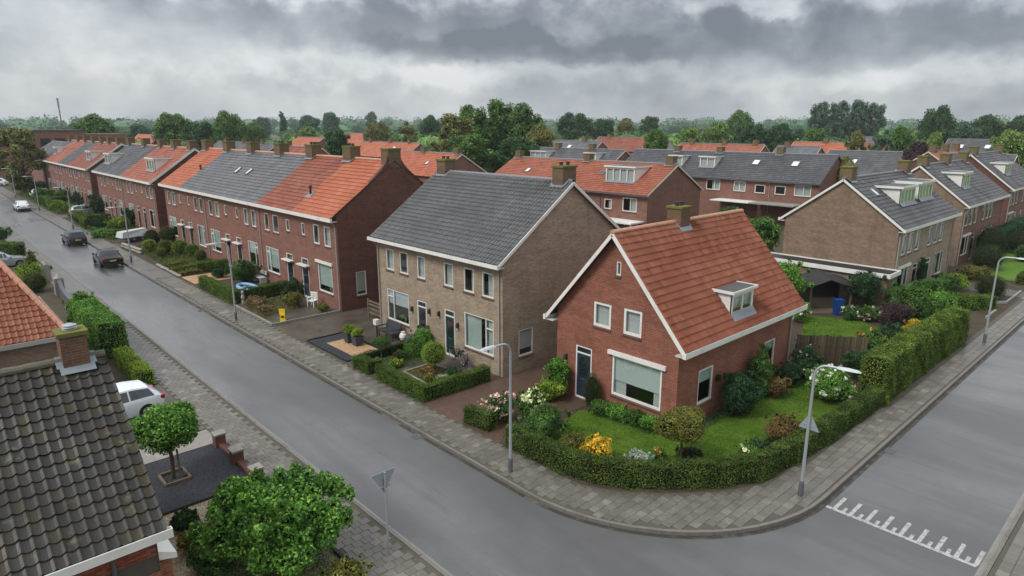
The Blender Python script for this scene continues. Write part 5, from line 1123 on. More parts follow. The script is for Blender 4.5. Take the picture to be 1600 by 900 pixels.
shrub('hydrangea', 'tall dark bush with dusky pink flower heads left of the wooden fence', 31.0, 12.3, .78, 1.9, 'l_dark', .10, 1600, ('fl_pink', 20, .10))
shrub('white_hydrangea', 'broad hydrangea covered in creamy white flower heads beside the lamp post', 29.2, 10.5, 1.25, 1.6, 'l_bright', .10, 2600, ('fl_white', 48, .16), ry=1.0)
shrub('weigela', 'bronze-tipped bush on the lawn left of the corner lamp post', 24.0, 10.1, .85, 1.1, 'l_russet', .09, 1700)
shrub('small_laurel', 'small round dark bush beside the white mophead flowers', 22.2, 10.35, .38, .6, 'l_dark', .08, 600)
shrub('mophead_hydrangea', 'low hydrangea with big lime-white mophead flowers behind the hedge', 21.55, 10.3, .55, .55, 'l_mid', .09, 600, ('fl_lime', 15, .15))
shrub('grassy_tuft', 'tufted dark green plant between small laurel and bronze bush', 22.9, 10.0, .38, .5, 'l_yew', .12, 500)
shrub('viburnum', 'grey-green rounded bush where the wooden fence meets the street hedge', 33.0, 10.4, 1.0, 1.6, 'l_dark', .09, 2000)
carpet('grass', 'short grass of the corner house lawn', [(20.3, 17.5), (17.6, 17.0), (16.3, 15.9), (16.2, 14.2), (16.9, 12.8), (18.3, 11.2), (20.6, 9.9), (25, 9.5), (31.5, 9.4), (31.6, 13.0), (21.6, 13.0), (21.1, 16.6)], .035, 'l_grass', 1000, .05, 'grass', .75)
carpet('grass', 'short grass of the back lawn', [(37.2, 12.0), (38.0, 15.6), (42.3, 17.2), (44.0, 14.6), (42.6, 12.4)], .04, 'l_grass', 450, .07, 'grass', .75)
carpet('border_plants', 'mixed low border plants behind the privet hedge', [(16.3, 17.2), (16.3, 14.3), (16.7, 13.2), (18.1, 11.7), (19.6, 10.5), (21.5, 9.75), (26, 9.45), (26, 9.9), (22, 10.3), (20, 11.4), (18.2, 12.9), (17.2, 14.6), (17.4, 16.6)], .28, 'l_mid', 420, .07)
carpet('border_plants', 'mixed low border plants along the side wall', [(22.2, 13.25), (31.3, 13.25), (31.3, 12.4), (22.6, 12.75)], .35, 'l_dark', 380, .08)
carpet('border_plants', 'dense mixed planting at the street end of the back garden', [(36.6, 10.0), (47, 10.0), (47, 13.0), (44.4, 13.4), (42.6, 12.3), (37.2, 11.9), (34, 11.2), (34, 10.0)], .8, 'l_mid', 260, .11)
carpet('border_plants', 'weedy growth along the wooden fence', [(32.0, 12.8), (34.0, 10.8), (36.5, 11.2), (37.0, 14.5), (33.5, 14.5)], .35, 'l_olive', 220, .10)
carpet('border_plants', 'low mixed planting in the taupe house bed', [(17.15, 24.2), (19.1, 24.2), (18.95, 26.6), (17.25, 26.55)], .22, 'l_olive', 380, .06)
carpet('border_plants', 'low planting between box edging and path', [(16.5, 27.4), (18.8, 27.0), (19.6, 28.8), (19.4, 29.2), (16.4, 29.0)], .20, 'l_mid', 380, .06)
carpet('border_plants', 'rough planting in the paved corner garden', [(16.0, 41.0), (18.5, 41.2), (19.8, 45.2), (16.2, 45.2)], .30, 'l_olive', 140, .10)
carpet('border_plants', 'low growth in the topiary garden', [(16.2, 59.0), (20.2, 59.0), (20.2, 76), (16.6, 76), (16.3, 66)], .30, 'l_hedge', 90, .12)
carpet('border_plants', 'mixed planting of the second terrace gardens', [(16.0, 82), (20.2, 82), (20.2, 106), (16.2, 106)], .6, 'l_mid', 60, .18)
carpet('border_plants', 'mixed planting of the third terrace gardens', [(16.0, 112), (20.2, 112), (20.2, 150), (16.2, 150)], .7, 'l_hedge', 45, .22)
carpet('border_plants', 'low planting before the brown house', [(48.5, 12.6), (54, 11.0), (54, 13.9), (49, 13.9)], .45, 'l_mid', 120, .12)
carpet('border_plants', 'weeds and low plants under the big leafy shrub', [(4.3, 16.0), (7.4, 14.2), (7.5, 18.4), (5.4, 20.0), (4.4, 19.0)], .35, 'l_mid', 300, .09)
carpet('border_plants', 'unkempt garden growth on the far left', [(2.5, 62), (7.4, 62), (7.4, 66), (2.5, 66)], .5, 'l_olive', 80, .14)
carpet('border_plants', 'leafy border under the picture window', [(20.4, 17.0), (21.3, 17.0), (21.3, 13.5), (20.6, 13.6)], .45, 'l_mid', 700, .08)
# ---- back garden of the corner house
shrub('fern_clump', 'feathery green clump with orange flowers on the back lawn edge', 37.9, 11.6, .9, 1.3, 'l_mid', .12, 1300, ('fl_orange', 12, .14))
shrub('fern_clump', 'dark feathery bush behind the tall street hedge', 39.6, 11.2, 1.0, 1.4, 'l_dark', .12, 1500)
shrub('smoke_bush', 'dark purple-leaved bush in the back garden', 42.6, 12.1, 1.05, 2.0, 'l_purple', .09, 2000)
shrub('gold_shrub', 'golden yellow shrub peeping over the tall street hedge', 41.0, 10.6, .7, 1.6, 'l_yellow', .09, 1000)
shrub('back_garden_tree', 'large loose light green bush at the far end of the back garden', 45.3, 12.0, 1.7, 2.6, 'l_mid', .11, 3000)
shrub('back_garden_tree', 'second loose green bush beside the purple bush', 46.6, 10.8, 1.4, 2.2, 'l_bright', .11, 2400)
for i, (x, y, f, lb) in enumerate(((43.4, 14.9, 'fl_white', 'left'), (43.9, 14.2, 'fl_pink', 'middle'), (44.4, 13.6, 'fl_white', 'right'))):
    shrub('border_hydrangea', 'hydrangea in pale bloom behind the back lawn, ' + lb + ' one of three', x, y, .65, 1.0, 'l_mid', .09, 800, (f, 16, .15))
shrub('corner_shrub', 'flowering shrub at the left end of the back lawn beside the annex', 40.6, 17.1, .8, 1.5, 'l_bright', .11, 1000, ('fl_white', 10, .15))
shrub('grey_conifer', 'small grey-green bush at the annex corner in front of the back lawn', 35.2, 14.2, .55, .9, 'l_silver', .08, 700)
shrub('garden_tree', 'bushy light green tree rising behind the corner house roof, beside the garage', 41.8, 18.6, 1.6, 3.6, 'l_bright', .13, 2600, z0=.8, cat='tree')
shrub('plum_tree', 'dark leafy small tree in front of the garage right of the shed', 46.0, 15.0, 1.2, 2.9, 'l_dark', .11, 2200, z0=.6, cat='tree')
hedge('beech_hedge', 'dark clipped hedge running in front of the brown house garage', [(46.2, 13.5), (50.5, 12.9), (54, 12.2)], .9, 1.6, 'l_mid', 300, .09, bump=.12)
hedge('garden_hedge', 'long low clipped hedge in front of the brown house near the lamp', [(49.0, 12.3), (51.5, 11.0), (53.6, 9.4)], .8, .9, 'l_hedge', 350, .08, bump=.1)
shrub('entrance_bush', 'dark rounded bush under the brown house front window', 55.4, 12.8, 1.1, 1.5, 'l_dark', .11, 1600)
shrub('entrance_bush', 'yellow-green bush beside the brown house front door', 57.4, 12.6, 1.1, 1.4, 'l_lime', .11, 1500)
shrub('climbing_plant', 'slim dark climber on the brown house front between the doors', 54.0, 14.0, .50, 3.0, 'l_dark', .13, 900, ry=.3, rot=0, k=9)
ball('clipped_ball', 'large dark clipped ball bush by the right street driveway', 56.6, 10.2, .95, 'l_yew', .08, 1800)
shrub('grey_shrubs', 'low grey-green shrubs beside the driveway of the middle right house', 63.4, 12.6, 1.2, 1.0, 'l_olive', .11, 1200)
ball('clipped_ball', 'round dark yew in front of the middle right house', 68.0, 12.9, 1.1, 'l_yew', .10, 1800, hz=1.15, z=1.05)
ball('clipped_cone', 'tall dark egg-shaped yew right of the round yew', 72.5, 13.6, 1.3, 'l_yew', .10, 2000, hz=1.8, z=1.6)
ball('clipped_ball', 'lighter round bush at the right picture edge on the far lawn', 75.0, 11.2, .9, 'l_mid', .10, 1200)
ball('clipped_ball', 'dark round bush at the right picture edge under the far house', 79.5, 12.5, 1.3, 'l_yew', .10, 1400)
hedge('lawn_hedge', 'straight clipped hedge edging the far lawn on the right street', [(63.6, 9.6), (84, 9.6)], .7, .7, 'l_hedge', 160, .10)
hedge('tall_far_hedge', 'tall dark hedge behind the far lawn on the right', [(76, 14.2), (92, 14.6)], 1.2, 2.2, 'l_dark', 110, .14)
hedge('far_street_hedge', 'far clipped hedge along the right street past the last lawn', [(86, 9.6), (120, 9.6)], .9, 1.2, 'l_hedge', 90, .13)
# ---- taupe house garden
hedge('box_hedge', 'bright clipped box hedge round the taupe house bed, L-shaped', [(15.95, 26.7), (15.95, 23.0), (19.7, 23.0)], .56, .72, 'l_hedge', 620, .05)
hedge('box_hedge', 'small clipped box hedge L beside the standard rose', [(15.95, 29.0), (15.95, 27.6), (16.5, 27.65)], .56, .66, 'l_hedge', 620, .05)
hedge('box_edging', 'thin dark box edging between the two taupe house gardens', [(16.4, 29.2), (19.6, 29.4)], .30, .5, 'l_yew', 620, .05)
ball('box_ball', 'round clipped ball on a short stem in the middle of the taupe house bed', 18.5, 25.7, .62, 'l_lime', .055, 2200, z=1.0)
ball('box_ball', 'low rounded light green bush at the end of the box edging', 19.1, 28.3, .60, 'l_bright', .06, 1700, z=.5)
shrub('laurel_bush', 'broad-leaved green bush between the two front doors', 19.9, 28.8, .75, 1.3, 'l_bright', .12, 1300)
t = thing('standard_rose', 'little standard rose on a thin stem by the pavement', 'shrub', (17.0, 28.3, GZ)); C, rr = clumps(.55, .55, .95, 1.45, 9, .2, .3); me, _ = plant_mesh(C, rr, 800, .07, MAT['l_mid']); link(me, 'crown', t); mb = MB(); mb.tube([(0, 0, -.1), (0, 0, 1.1)], .03, 6); mb.build('stem', MAT['bark'], t)
for i, (x, y, r, h, m, f, lb) in enumerate(((17.4, 27.6, .42, .4, 'l_lime', ('fl_yellow', 8, .08), 'yellow flowers beside the path'), (18.2, 28.3, .4, .5, 'l_mid', ('fl_red', 6, .08), 'red flowers by the box edging'), (16.9, 27.3, .35, .3, 'l_bright', None, 'pale green leaves by the pavement'),
    (17.9, 25.4, .45, .45, 'l_russet', ('fl_orange', 10, .08), 'rusty orange flowers under the ball'), (17.4, 24.7, .42, .4, 'l_olive', None, 'olive leaves at the bed corner'), (18.0, 24.4, .34, .3, 'l_silver', None, 'silvery leaves at the front of the bed'), (18.8, 24.6, .4, .38, 'l_dark', None, 'dark leaves beside the bicycles'))):
    shrub('bed_plant', 'small bed plant with ' + lb, x, y, r, h, m, .07, 450, f)
# ---- terrace gardens
hedge('box_hedge', 'bright clipped hedge L round the first terrace garden', [(16.1, 52.6), (16.1, 45.9), (20.2, 46.4)], .62, .9, 'l_hedge', 420, .06)
for i, (x, y, r, m, lb) in enumerate(((19.0, 67.6, .75, 'l_lime', 'biggest, in the middle'), (18.0, 68.8, .68, 'l_hedge', 'left of the biggest'), (17.2, 67.3, .46, 'l_hedge', 'small front one'), (17.2, 71.2, .62, 'l_lime', 'front left one'), (19.2, 62.5, .55, 'l_hedge', 'right-hand one on a stem'), (19.6, 66.0, .60, 'l_lime', 'behind the right-hand one'), (20.0, 75.0, .95, 'l_hedge', 'tall back one by the wall'), (18.2, 74.2, .85, 'l_yew', 'dark one at the back left'))):
    ball('topiary_ball', 'clipped topiary ball in the second terrace garden, ' + lb, x, y, r, m, .07, 1100, z=r * 1.15, group='topiary balls in the terrace garden')
hedge('box_hedge', 'short dark clipped hedge between terrace gardens behind the lamp post', [(17.6, 58.5), (20.0, 58.0)], .8, .85, 'l_hedge', 380, .07)
shrub('viburnum', 'big bushy green shrub against the terrace behind the pale blue pool', 19.1, 52.0, 1.3, 1.9, 'l_mid', .11, 2400)
shrub('low_shrub', 'low dark green shrub left of the big bushy one', 18.3, 54.9, .8, .8, 'l_dark', .09, 900)
shrub('dry_hydrangea', 'faded brown hydrangea nearest the terrace garden hedge', 16.6, 43.6, .75, .85, 'l_brown', .10, 1000)
shrub('dry_hydrangea', 'small faded brown hydrangea nearest the yellow marker', 16.5, 41.9, .55, .6, 'l_brown', .10, 700)
shrub('camellia', 'loose olive shrub in front of the end terrace window', 18.6, 42.3, .8, 1.1, 'l_olive', .09, 1100)
shrub('camellia', 'dark green shrub between the end terrace front doors', 20.0, 45.0, .85, 1.3, 'l_dark', .09, 1200)
shrub('corner_tuft', 'small olive tuft by the end terrace downpipe', 19.6, 39.8, .42, .55, 'l_olive', .09, 500)
# far gardens: individually placed shrubs and hedges
far_g = [(15.95, 85.3, 1.5, .7, 'l_bright', 'low light green mound by the pavement beyond the white trailer'), (17.2, 83.2, 1.1, 1.0, 'l_hedge', 'green mound behind the white trailer'), (18.5, 89.5, 1.5, 1.7, 'l_lime', 'large round yellow-green bush before the second terrace'),
    (17.4, 91.8, 1.6, 1.8, 'l_yew', 'dark broad bush before the second terrace'), (20.0, 90.5, 1.0, 2.4, 'l_dark', 'tall dark bush against the second terrace'), (17.0, 99.6, 1.5, 1.3, 'l_hedge', 'green mound by the third lamp post'), (19.9, 107, 2.2, 3.0, 'l_dark', 'big dark evergreen between second and third terraces'),
    (17.2, 106.2, 1.4, .8, 'l_olive', 'low olive hedge clump by the pavement'), (17.9, 113.0, 1.6, 1.2, 'l_hedge', 'green bush by the first car of the far drive'), (16.9, 116, 1.4, 1.6, 'l_lime', 'yellow-green bush by the far pavement'), (20.5, 121, 1.8, 2.2, 'l_dark', 'dark shrub before the third terrace'),
    (16.7, 127.5, 1.6, 1.6, 'l_hedge', 'green bush by the fourth lamp post'), (19.8, 130, 1.8, 2.2, 'l_mid', 'rounded shrub before the farthest terrace middle'), (18.2, 139, 2.0, 2.0, 'l_mid', 'bush beside the far white car'), (17.0, 151, 2.2, 2.2, 'l_lime', 'bright bush at the far street end'), (18.6, 147, 2.0, 2.6, 'l_yew', 'dark clipped block at the far street end')]
for x, y, r, h, m, lb in far_g: shrub('garden_shrub', lb, x, y, r, h, m, .16, 1000, k=9)
hedge('garden_hedge', 'clipped hedge in the garden before the second terrace', [(16.2, 93.5), (16.4, 97.5), (19.5, 97.8)], .9, 1.1, 'l_hedge', 110, .13)
hedge('garden_hedge', 'clipped hedge by the far terrace gardens', [(16.4, 118.5), (16.6, 125), (20, 125.5)], 1.0, 1.3, 'l_mid', 90, .15)
# stone-edged strips
for i, (x0, y0, x1, y1, lb) in enumerate(((15.9, 58.0, 17.8, 58.3, 'nearest'), (15.9, 60.0, 18.0, 60.6, 'middle'), (16.0, 62.4, 18.0, 62.9, 'farthest'))):
    hedge('mossy_strip', 'low mossy planted strip in the stepped terrace garden, ' + lb, [(x0, y0), (x1, y1)], .7, .28, 'l_olive', 300, .07)
# ---- left side of the street
shrub('big_leafy_shrub', 'large leafy shrub with big bright leaves in the foreground left', 6.2, 16.45, 1.9, 2.65, 'l_bright', .145, 7000, k=60, clump=(.10, .25), cat='shrub', rot=0.4, sprigs=34, core=.42)
t = thing('ball_tree', 'small ball-crowned tree standing in the black gravel garden', 'tree', (5.45, 23.45, GZ))
C, rr = clumps(1.28, 1.28, 1.15, 2.85, 22, .36, .56); me, _ = plant_mesh(C, rr, 3600, .125, MAT['l_bright']); link(me, 'crown', t)
mb = MB(); mb.tube([(0, 0, -.1), (.03, 0, .7), (0, .02, 1.6)], [.07, .065, .06], 8); mb.build('trunk', MAT['bark'], t); mb = MB(); mb.tube([(.22, -.1, -.1), (.2, -.08, 1.1)], .035, 6); mb.build('stake', MAT['wood_grey'], t)
tb = MB()
for a, b in (((5.1, 23.0), (5.9, 23.0)), ((5.9, 23.0), (5.9, 23.9)), ((5.9, 23.9), (5.1, 23.9)), ((5.1, 23.9), (5.1, 23.0))): tb.beam((*a, .16), (*b, .16), .07, .14)
o = tb.build('tree_surround', MAT['wood_grey']); o['label'] = 'square timber surround at the foot of the ball-crowned tree'; o['category'] = 'edging'
shrub('grass_tuft', 'dark grassy tuft on the beige gravel by the near bungalow', 4.85, 20.0, .45, .55, 'l_yew', .14, 700)
shrub('border_bush', 'bronze and green border plant beside the big leafy shrub', 4.75, 18.6, .6, .7, 'l_olive', .12, 700)
shrub('border_bush', 'green border plant under the big leafy shrub at the bottom edge', 4.7, 17.3, .7, .8, 'l_mid', .12, 800)
shrub('gold_bush', 'yellow-green bush at the bottom edge beside the pavement', 7.2, 14.35, .62, .7, 'l_olive', .10, 800)
hedge('block_hedge', 'thick clipped hedge block behind the near bungalow chimney', [(7.1, 46.5), (7.1, 39.0)], 1.4, 1.9, 'l_bright', 330, .08)
hedge('low_hedge', 'low light green hedge along the left pavement beyond the white car', [(7.2, 38.3), (7.2, 33.4)], .75, .75, 'l_lime', 420, .06)
hedge('block_hedge', 'clipped dark hedge in front of the silver car on the left', [(7.2, 74.2), (5.2, 77.5), (3.6, 82)], 1.2, 1.7, 'l_hedge', 180, .11)
shrub('cypress', 'small pointed golden conifer on the left pavement edge', 7.3, 68.0, .5, 2.0, 'l_olive', .10, 900)
shrub('gold_bush', 'round gold-green bush beside the left gateway', 6.7, 64.2, 1.3, 1.5, 'l_lime', .11, 1400)
shrub('left_bush', 'dark bush at the left picture edge beside the far pavement', 6.6, 87.5, 1.6, 2.0, 'l_mid', .14, 1300)
shrub('left_bush', 'loose bright shrub on top of the thick hedge block', 7.0, 46.3, 1.1, 2.3, 'l_bright', .13, 1200)
ball('clipped_ball', 'clipped green block behind the left gate pillars', 6.3, 59.6, .9, 'l_hedge', .08, 1000)
shrub('left_bush', 'green shrub at the left edge in front of the far silver car', 5.6, 96, 1.8, 2.2, 'l_mid', .16, 1000)
# ---- background trees
BT = [('loose', 'olive tree at the left picture edge beside the farthest terrace', 17, 149.5, 12.3, 4.9, 'l_tree_d'), ('broad', 'large dark green tree behind the farthest terrace chimneys', 44, 226, 16.1, 7.2, 'l_tree_a'), ('round', 'small pale tree far off between orange roofs on the left', 72, 291, 14.1, 5.0, 'l_tree_e'),
    ('broad', 'leftmost of the group of dark trees behind the slate roof', 67, 230, 17.3, 7.3, 'l_tree_a'), ('round', 'shorter round tree in the middle of the dark group', 74, 223, 14.5, 5.0, 'l_tree_b'), ('broad', 'tallest tree at the right of the dark group', 79, 216, 17.4, 6.2, 'l_tree_a'), ('round', 'bushy tree trailing off right of the dark group', 97, 241, 14.4, 4.6, 'l_tree_a'),
    ('column', 'lone slim dark poplar on the horizon', 176, 392, 22.2, 2.3, 'l_tree_b'), ('round', 'rounded far tree left of the slim poplar', 192, 462, 19.9, 7.5, 'l_tree_e'), ('round', 'rounded far tree right of the slim poplar', 176, 359, 19.5, 7.2, 'l_tree_e'), ('round', 'second far tree right of the slim poplar', 210, 398, 22.5, 6.6, 'l_tree_e'), ('tall', 'thin pair-like far tree left of centre on the horizon', 310, 513, 25, 6.1, 'l_tree_e'),
    ('round', 'round lime-green tree beside the orange roof left of centre', 92, 189, 13.1, 4.0, 'l_tree_c'), ('round', 'dark round tree with olive top left of centre', 71, 132, 12.3, 3.6, 'l_tree_b'), ('broad', 'olive-green tree over the orange row', 115, 187, 14.5, 5.1, 'l_tree_d'), ('loose', 'brownish tree right of the olive tree over the orange row', 112, 166, 13.6, 4.1, 'l_tree_d'), ('broad', 'dark tree left of the tall poplar clump', 165, 227, 17.2, 6.0, 'l_tree_b'),
    ('tall', 'leftmost poplar of the tall central clump', 80, 103, 14.4, 4.4, 'l_tree_d'), ('tall', 'second poplar of the tall central clump', 89, 108, 16.6, 4.2, 'l_tree_a'), ('tall', 'third and tallest poplar of the central clump', 97, 109, 17.6, 4.2, 'l_tree_a'), ('tall', 'fourth poplar of the central clump', 99, 103, 17.1, 4.0, 'l_tree_a'), ('round', 'low bushy tree at the right foot of the poplar clump', 93, 92, 13.4, 3.6, 'l_tree_d'), ('round', 'low bushy tree at the left foot of the poplar clump', 79, 97, 11.5, 5.0, 'l_tree_a'), ('round', 'dark bushy tree at the middle foot of the poplar clump', 86, 91, 11.0, 4.8, 'l_tree_b'),
    ('broad', 'big dark oak right of the poplar clump', 209, 187, 18.8, 9.2, 'l_tree_b'), ('round', 'smaller tree on the right shoulder of the dark oak', 224, 184, 16.4, 6.0, 'l_tree_b'), ('round', 'brownish-green tree right of the dark oak', 238, 183, 16.8, 4.5, 'l_tree_d'), ('round', 'dark round-headed tree centre right on the horizon', 260, 186, 17.9, 5.4, 'l_tree_b'), ('round', 'full round green tree in front of the orange roof', 131, 92, 12.3, 3.5, 'l_tree_a'),
    ('round', 'left lime-green tree of the bright pair', 152, 96, 12.8, 3.6, 'l_tree_c'), ('round', 'right taller lime-green tree of the bright pair', 160, 93, 14.1, 4.3, 'l_tree_c'), ('broad', 'dark tree behind the bright pair', 264, 143, 19.4, 7.2, 'l_tree_a'), ('broad', 'left half of the dark dense tree clump right of the lime pair', 178, 92, 13.9, 4.8, 'l_tree_b'), ('broad', 'right half of the dark dense tree clump right of the lime pair', 181, 86, 13.5, 4.8, 'l_tree_b'),
    ('tall', 'first tree of the tall feathery row on the right horizon', 296, 123, 22.2, 5.0, 'l_tree_e'), ('tall', 'second tree of the tall feathery row on the right horizon', 302, 118, 23.1, 5.0, 'l_tree_e'), ('tall', 'third tree of the tall feathery row on the right horizon', 310, 113.5, 23.2, 5.0, 'l_tree_e'), ('tall', 'last tree of the tall feathery row on the right horizon', 317, 109, 22.4, 4.8, 'l_tree_e'),
    ('round', 'green tree left below the tall feathery row', 203, 86, 12.5, 4.2, 'l_tree_a'), ('loose', 'olive-brown tree right of the pale gabled house', 132, 48, 11.6, 2.9, 'l_tree_d'), ('loose', 'pale green tree right of the olive-brown one', 152, 50, 11.5, 2.8, 'l_tree_e'), ('broad', 'mid green tree left of the dark umbrella tree', 163, 50, 13.0, 3.6, 'l_tree_a'), ('round', 'purple-brown tree over the wide slate roof', 115, 32.5, 10.6, 2.6, 'l_purple'), ('round', 'small lime tree before the dark umbrella tree', 135, 36, 12.0, 1.7, 'l_tree_c'),
    ('broad', 'dark umbrella-shaped tree on the right horizon', 232, 62, 18.8, 6.3, 'l_tree_b'), ('broad', 'dark tree near the right picture edge', 293, 63, 17.3, 6.5, 'l_tree_b'), ('round', 'dark tree cut by the right picture edge', 295, 53, 17.0, 5.0, 'l_tree_b'), ('round', 'yellow-green tree at the right picture edge', 127, 23.5, 12.4, 3.5, 'l_tree_c'), ('round', 'olive tree behind the brown house chimney', 88, 33, 9.0, 1.9, 'l_tree_d'), ('broad', 'low grey-green trees right of the umbrella tree', 253, 60, 14.2, 6.5, 'l_tree_e'), ('round', 'bluish tree in the gap left of the feathery row', 237, 106, 12.6, 4.5, 'l_tree_e'),
    ('round', 'garden tree with dense dark crown behind the corner house ridge', 54, 29.5, 5.6, 1.9, 'l_tree_b'), ('round', 'lighter garden tree right of the dark one behind the corner house', 55, 27.0, 4.8, 1.8, 'l_tree_a'), ('loose', 'light green garden tree just behind the corner house roof', 46, 25.5, 4.0, 1.7, 'l_tree_c')]
for k, lb, x, y, H_, rd, lf in BT: tree(k, lb, x, y, H_, rd, lf)
# woods and gardens too far off to tell apart
def wood(name, label, spots, leaf, size, per):
    C = np.array([(x, y, h * .55) for x, y, h, r in spots]); rr = np.array([(r, r, h * .5) for x, y, h, r in spots]); P, N = blob_points(C, rr, per * len(C), .80, 1.03, .7); v, f = leaf_arrays(P, N, size); cv, cf = core_arrays(C, rr, .8, 8, 5)
    o = link(quick_mesh(name, [(cv, cf, 0), (v, f, 0)], [MAT[leaf]]), name); o['kind'] = 'stuff'; o['label'] = label; o['category'] = 'woodland'
sp = []
for i in range(420):
    a = R(RNG.uniform(47.13 - 46, 47.13 + 46)); D = RNG.uniform(620, 1500); sp.append((D * math.cos(a), D * math.sin(a), RNG.uniform(15, 24) * (D / 1000) ** .25, RNG.uniform(9, 18)))
wood('distant_woods', 'unbroken dark wood along the horizon', sp, 'l_tree_e', 2.2, 170)
sp = []
for i in range(210):
    a = R(RNG.uniform(47.13 - 44, 47.13 + 44)); D = RNG.uniform(215, 560); sp.append((D * math.cos(a), D * math.sin(a), RNG.uniform(5, 10.5), RNG.uniform(4, 8)))
wood('middle_woods', 'mass of garden trees between the far houses', sp, 'l_tree_a', 0.9, 330)
sp = []
for i in range(90):
    a = R(RNG.uniform(47.13 - 40, 47.13 + 40)); D = RNG.uniform(120, 215); sp.append((D * math.cos(a), D * math.sin(a), RNG.uniform(4, 6.6), RNG.uniform(2.5, 4)))
wood('garden_greenery', 'green back gardens between the rows of houses', [s for s in sp if not (s[0] < 33)], 'l_tree_b', .5, 420)

# ------------------------------------------------------------------ street furniture
MAT['lamp_grey'] = plain('lamp_head_grey', '#bcc0c2', 0.4, var=0.05)
def lamp(label, x, y, h, adx, ady, arm=1.25, head=True, n=12):
    t = thing('street_lamp', label, 'street lamp', (x, y, .1), 0, 'street lamps'); d = V(adx, ady)
    mb = MB(); pts = [(0, 0, .55), (0, 0, h * .5), (0, 0, h - .42)]; rad = [.062, .052, .044]
    for a in np.linspace(.2, math.pi / 2, 6): pts.append((d[0] * .38 * (1 - math.cos(a)), d[1] * .38 * (1 - math.cos(a)), h - .42 + .40 * math.sin(a))); rad.append(.040)
    pts.append((d[0] * (arm - .5), d[1] * (arm - .5), h - .01)); rad.append(.036); mb.tube(pts, rad, 10); mb.build('pole', MAT['galv'], t)
    MB().lathe([(.085, -.1), (.085, .5), (.065, .57)], 12).build('pole_base', MAT['pipe_dark'], t)
    hd_ = MB(); s = V(-d[1], d[0]); c0 = d * (arm - .58); c1 = d * (arm + .12); prof = ((0, .04, .03), (.15, .075, .05), (.5, .088, .055), (.85, .07, .045), (1, .03, .02)); k = []
    for u, w_, z in prof:
        c = c0 + (c1 - c0) * u; k.append([(*(c - s * w_), h - .03), (*(c - s * w_ * .6), h - .03 + z * 1.3), (*(c + s * w_ * .6), h - .03 + z * 1.3), (*(c + s * w_), h - .03), (*(c), h - .055)])
    for a, b in zip(k[:-1], k[1:]):
        for j in range(5): hd_.poly([a[j], a[(j + 1) % 5], b[(j + 1) % 5], b[j]])
    hd_.poly(k[0][::-1]); hd_.poly(k[-1]); hd_.build('lamp_head', MAT['lamp_grey'], t, smooth=False); return t
lamp('nearest street lamp, in front of the corner house brick path', 14.5, 15.7, 4.95, -1, 0)
lamp('street lamp at the first terrace garden hedge', 14.52, 41.7, 5.1, -1, 0); lamp('street lamp beside the topiary terrace garden', 14.6, 67.2, 5.1, -1, 0); lamp('third street lamp along the terraces, by the dark cars', 14.7, 94.0, 5.1, -1, 0); lamp('fourth street lamp along the terraces', 14.7, 118.5, 5.1, -1, 0); lamp('farthest street lamp along the terraces', 14.7, 143, 5.1, -1, 0)
lt = lamp('street lamp with triangular sign on the pavement corner', 20.6, 7.9, 4.75, 0.15, -.99, arm=1.2)
lamp('street lamp on the right-hand street beside the tall hedge', 44.3, 7.82, 5.1, 0, -1, arm=1.35)
def tri_sign(parent, z, s, up, fr_u, nrm, name='sign_plate'):
    """triangular traffic sign: aluminium back, white face with red border"""
    u = V(*fr_u, 0); n = V(*nrm, 0); hgt = s * .866; k = 1 if up else -1; pts = [u * -s / 2 + V(0, 0, -k * hgt / 2), u * s / 2 + V(0, 0, -k * hgt / 2), V(0, 0, k * hgt / 2)]
    pts = [p + V(0, 0, z) for p in pts]; f = MB(); A = [p + n * .045 for p in pts]; B = [p + n * .06 for p in pts]; f.raw(A + B, [(0, 1, 2), (5, 4, 3), (0, 3, 4, 1), (1, 4, 5, 2), (2, 5, 3, 0)]); pl = f.build(name, MAT['sign_back'], parent)
    c = sum(pts) / 3; r = MB(); r.poly([p + n * .0625 for p in pts]); r.build('sign_border', MAT['red_paint'], pl); w_ = MB(); w_.poly([c + (p - c) * .72 + n * .065 for p in pts]); w_.build('sign_face', MAT['white_clean'], pl)
    b = MB(); b.beam(V(0, 0, z - .12) + n * .03 - u * .2, V(0, 0, z - .12) + n * .03 + u * .2, .02, .04); b.beam(V(0, 0, z + .14) + n * .03 - u * .08, V(0, 0, z + .14) + n * .03 + u * .08, .02, .04); b.build('sign_bracket', MAT['galv'], pl)
tri_sign(lt, 2.72, .68, True, (.0, 1), (1, 0))
t = thing('give_way_sign', 'give-way sign on a thin pole seen from behind at the bottom left pavement', 'road sign', (8.75, 14.72, .1)); MB().tube([(0, 0, -.1), (0, 0, 2.62)], .028, 8).build('pole', MAT['galv'], t); tri_sign(t, 2.28, .78, False, (1, 0), (0, 1))
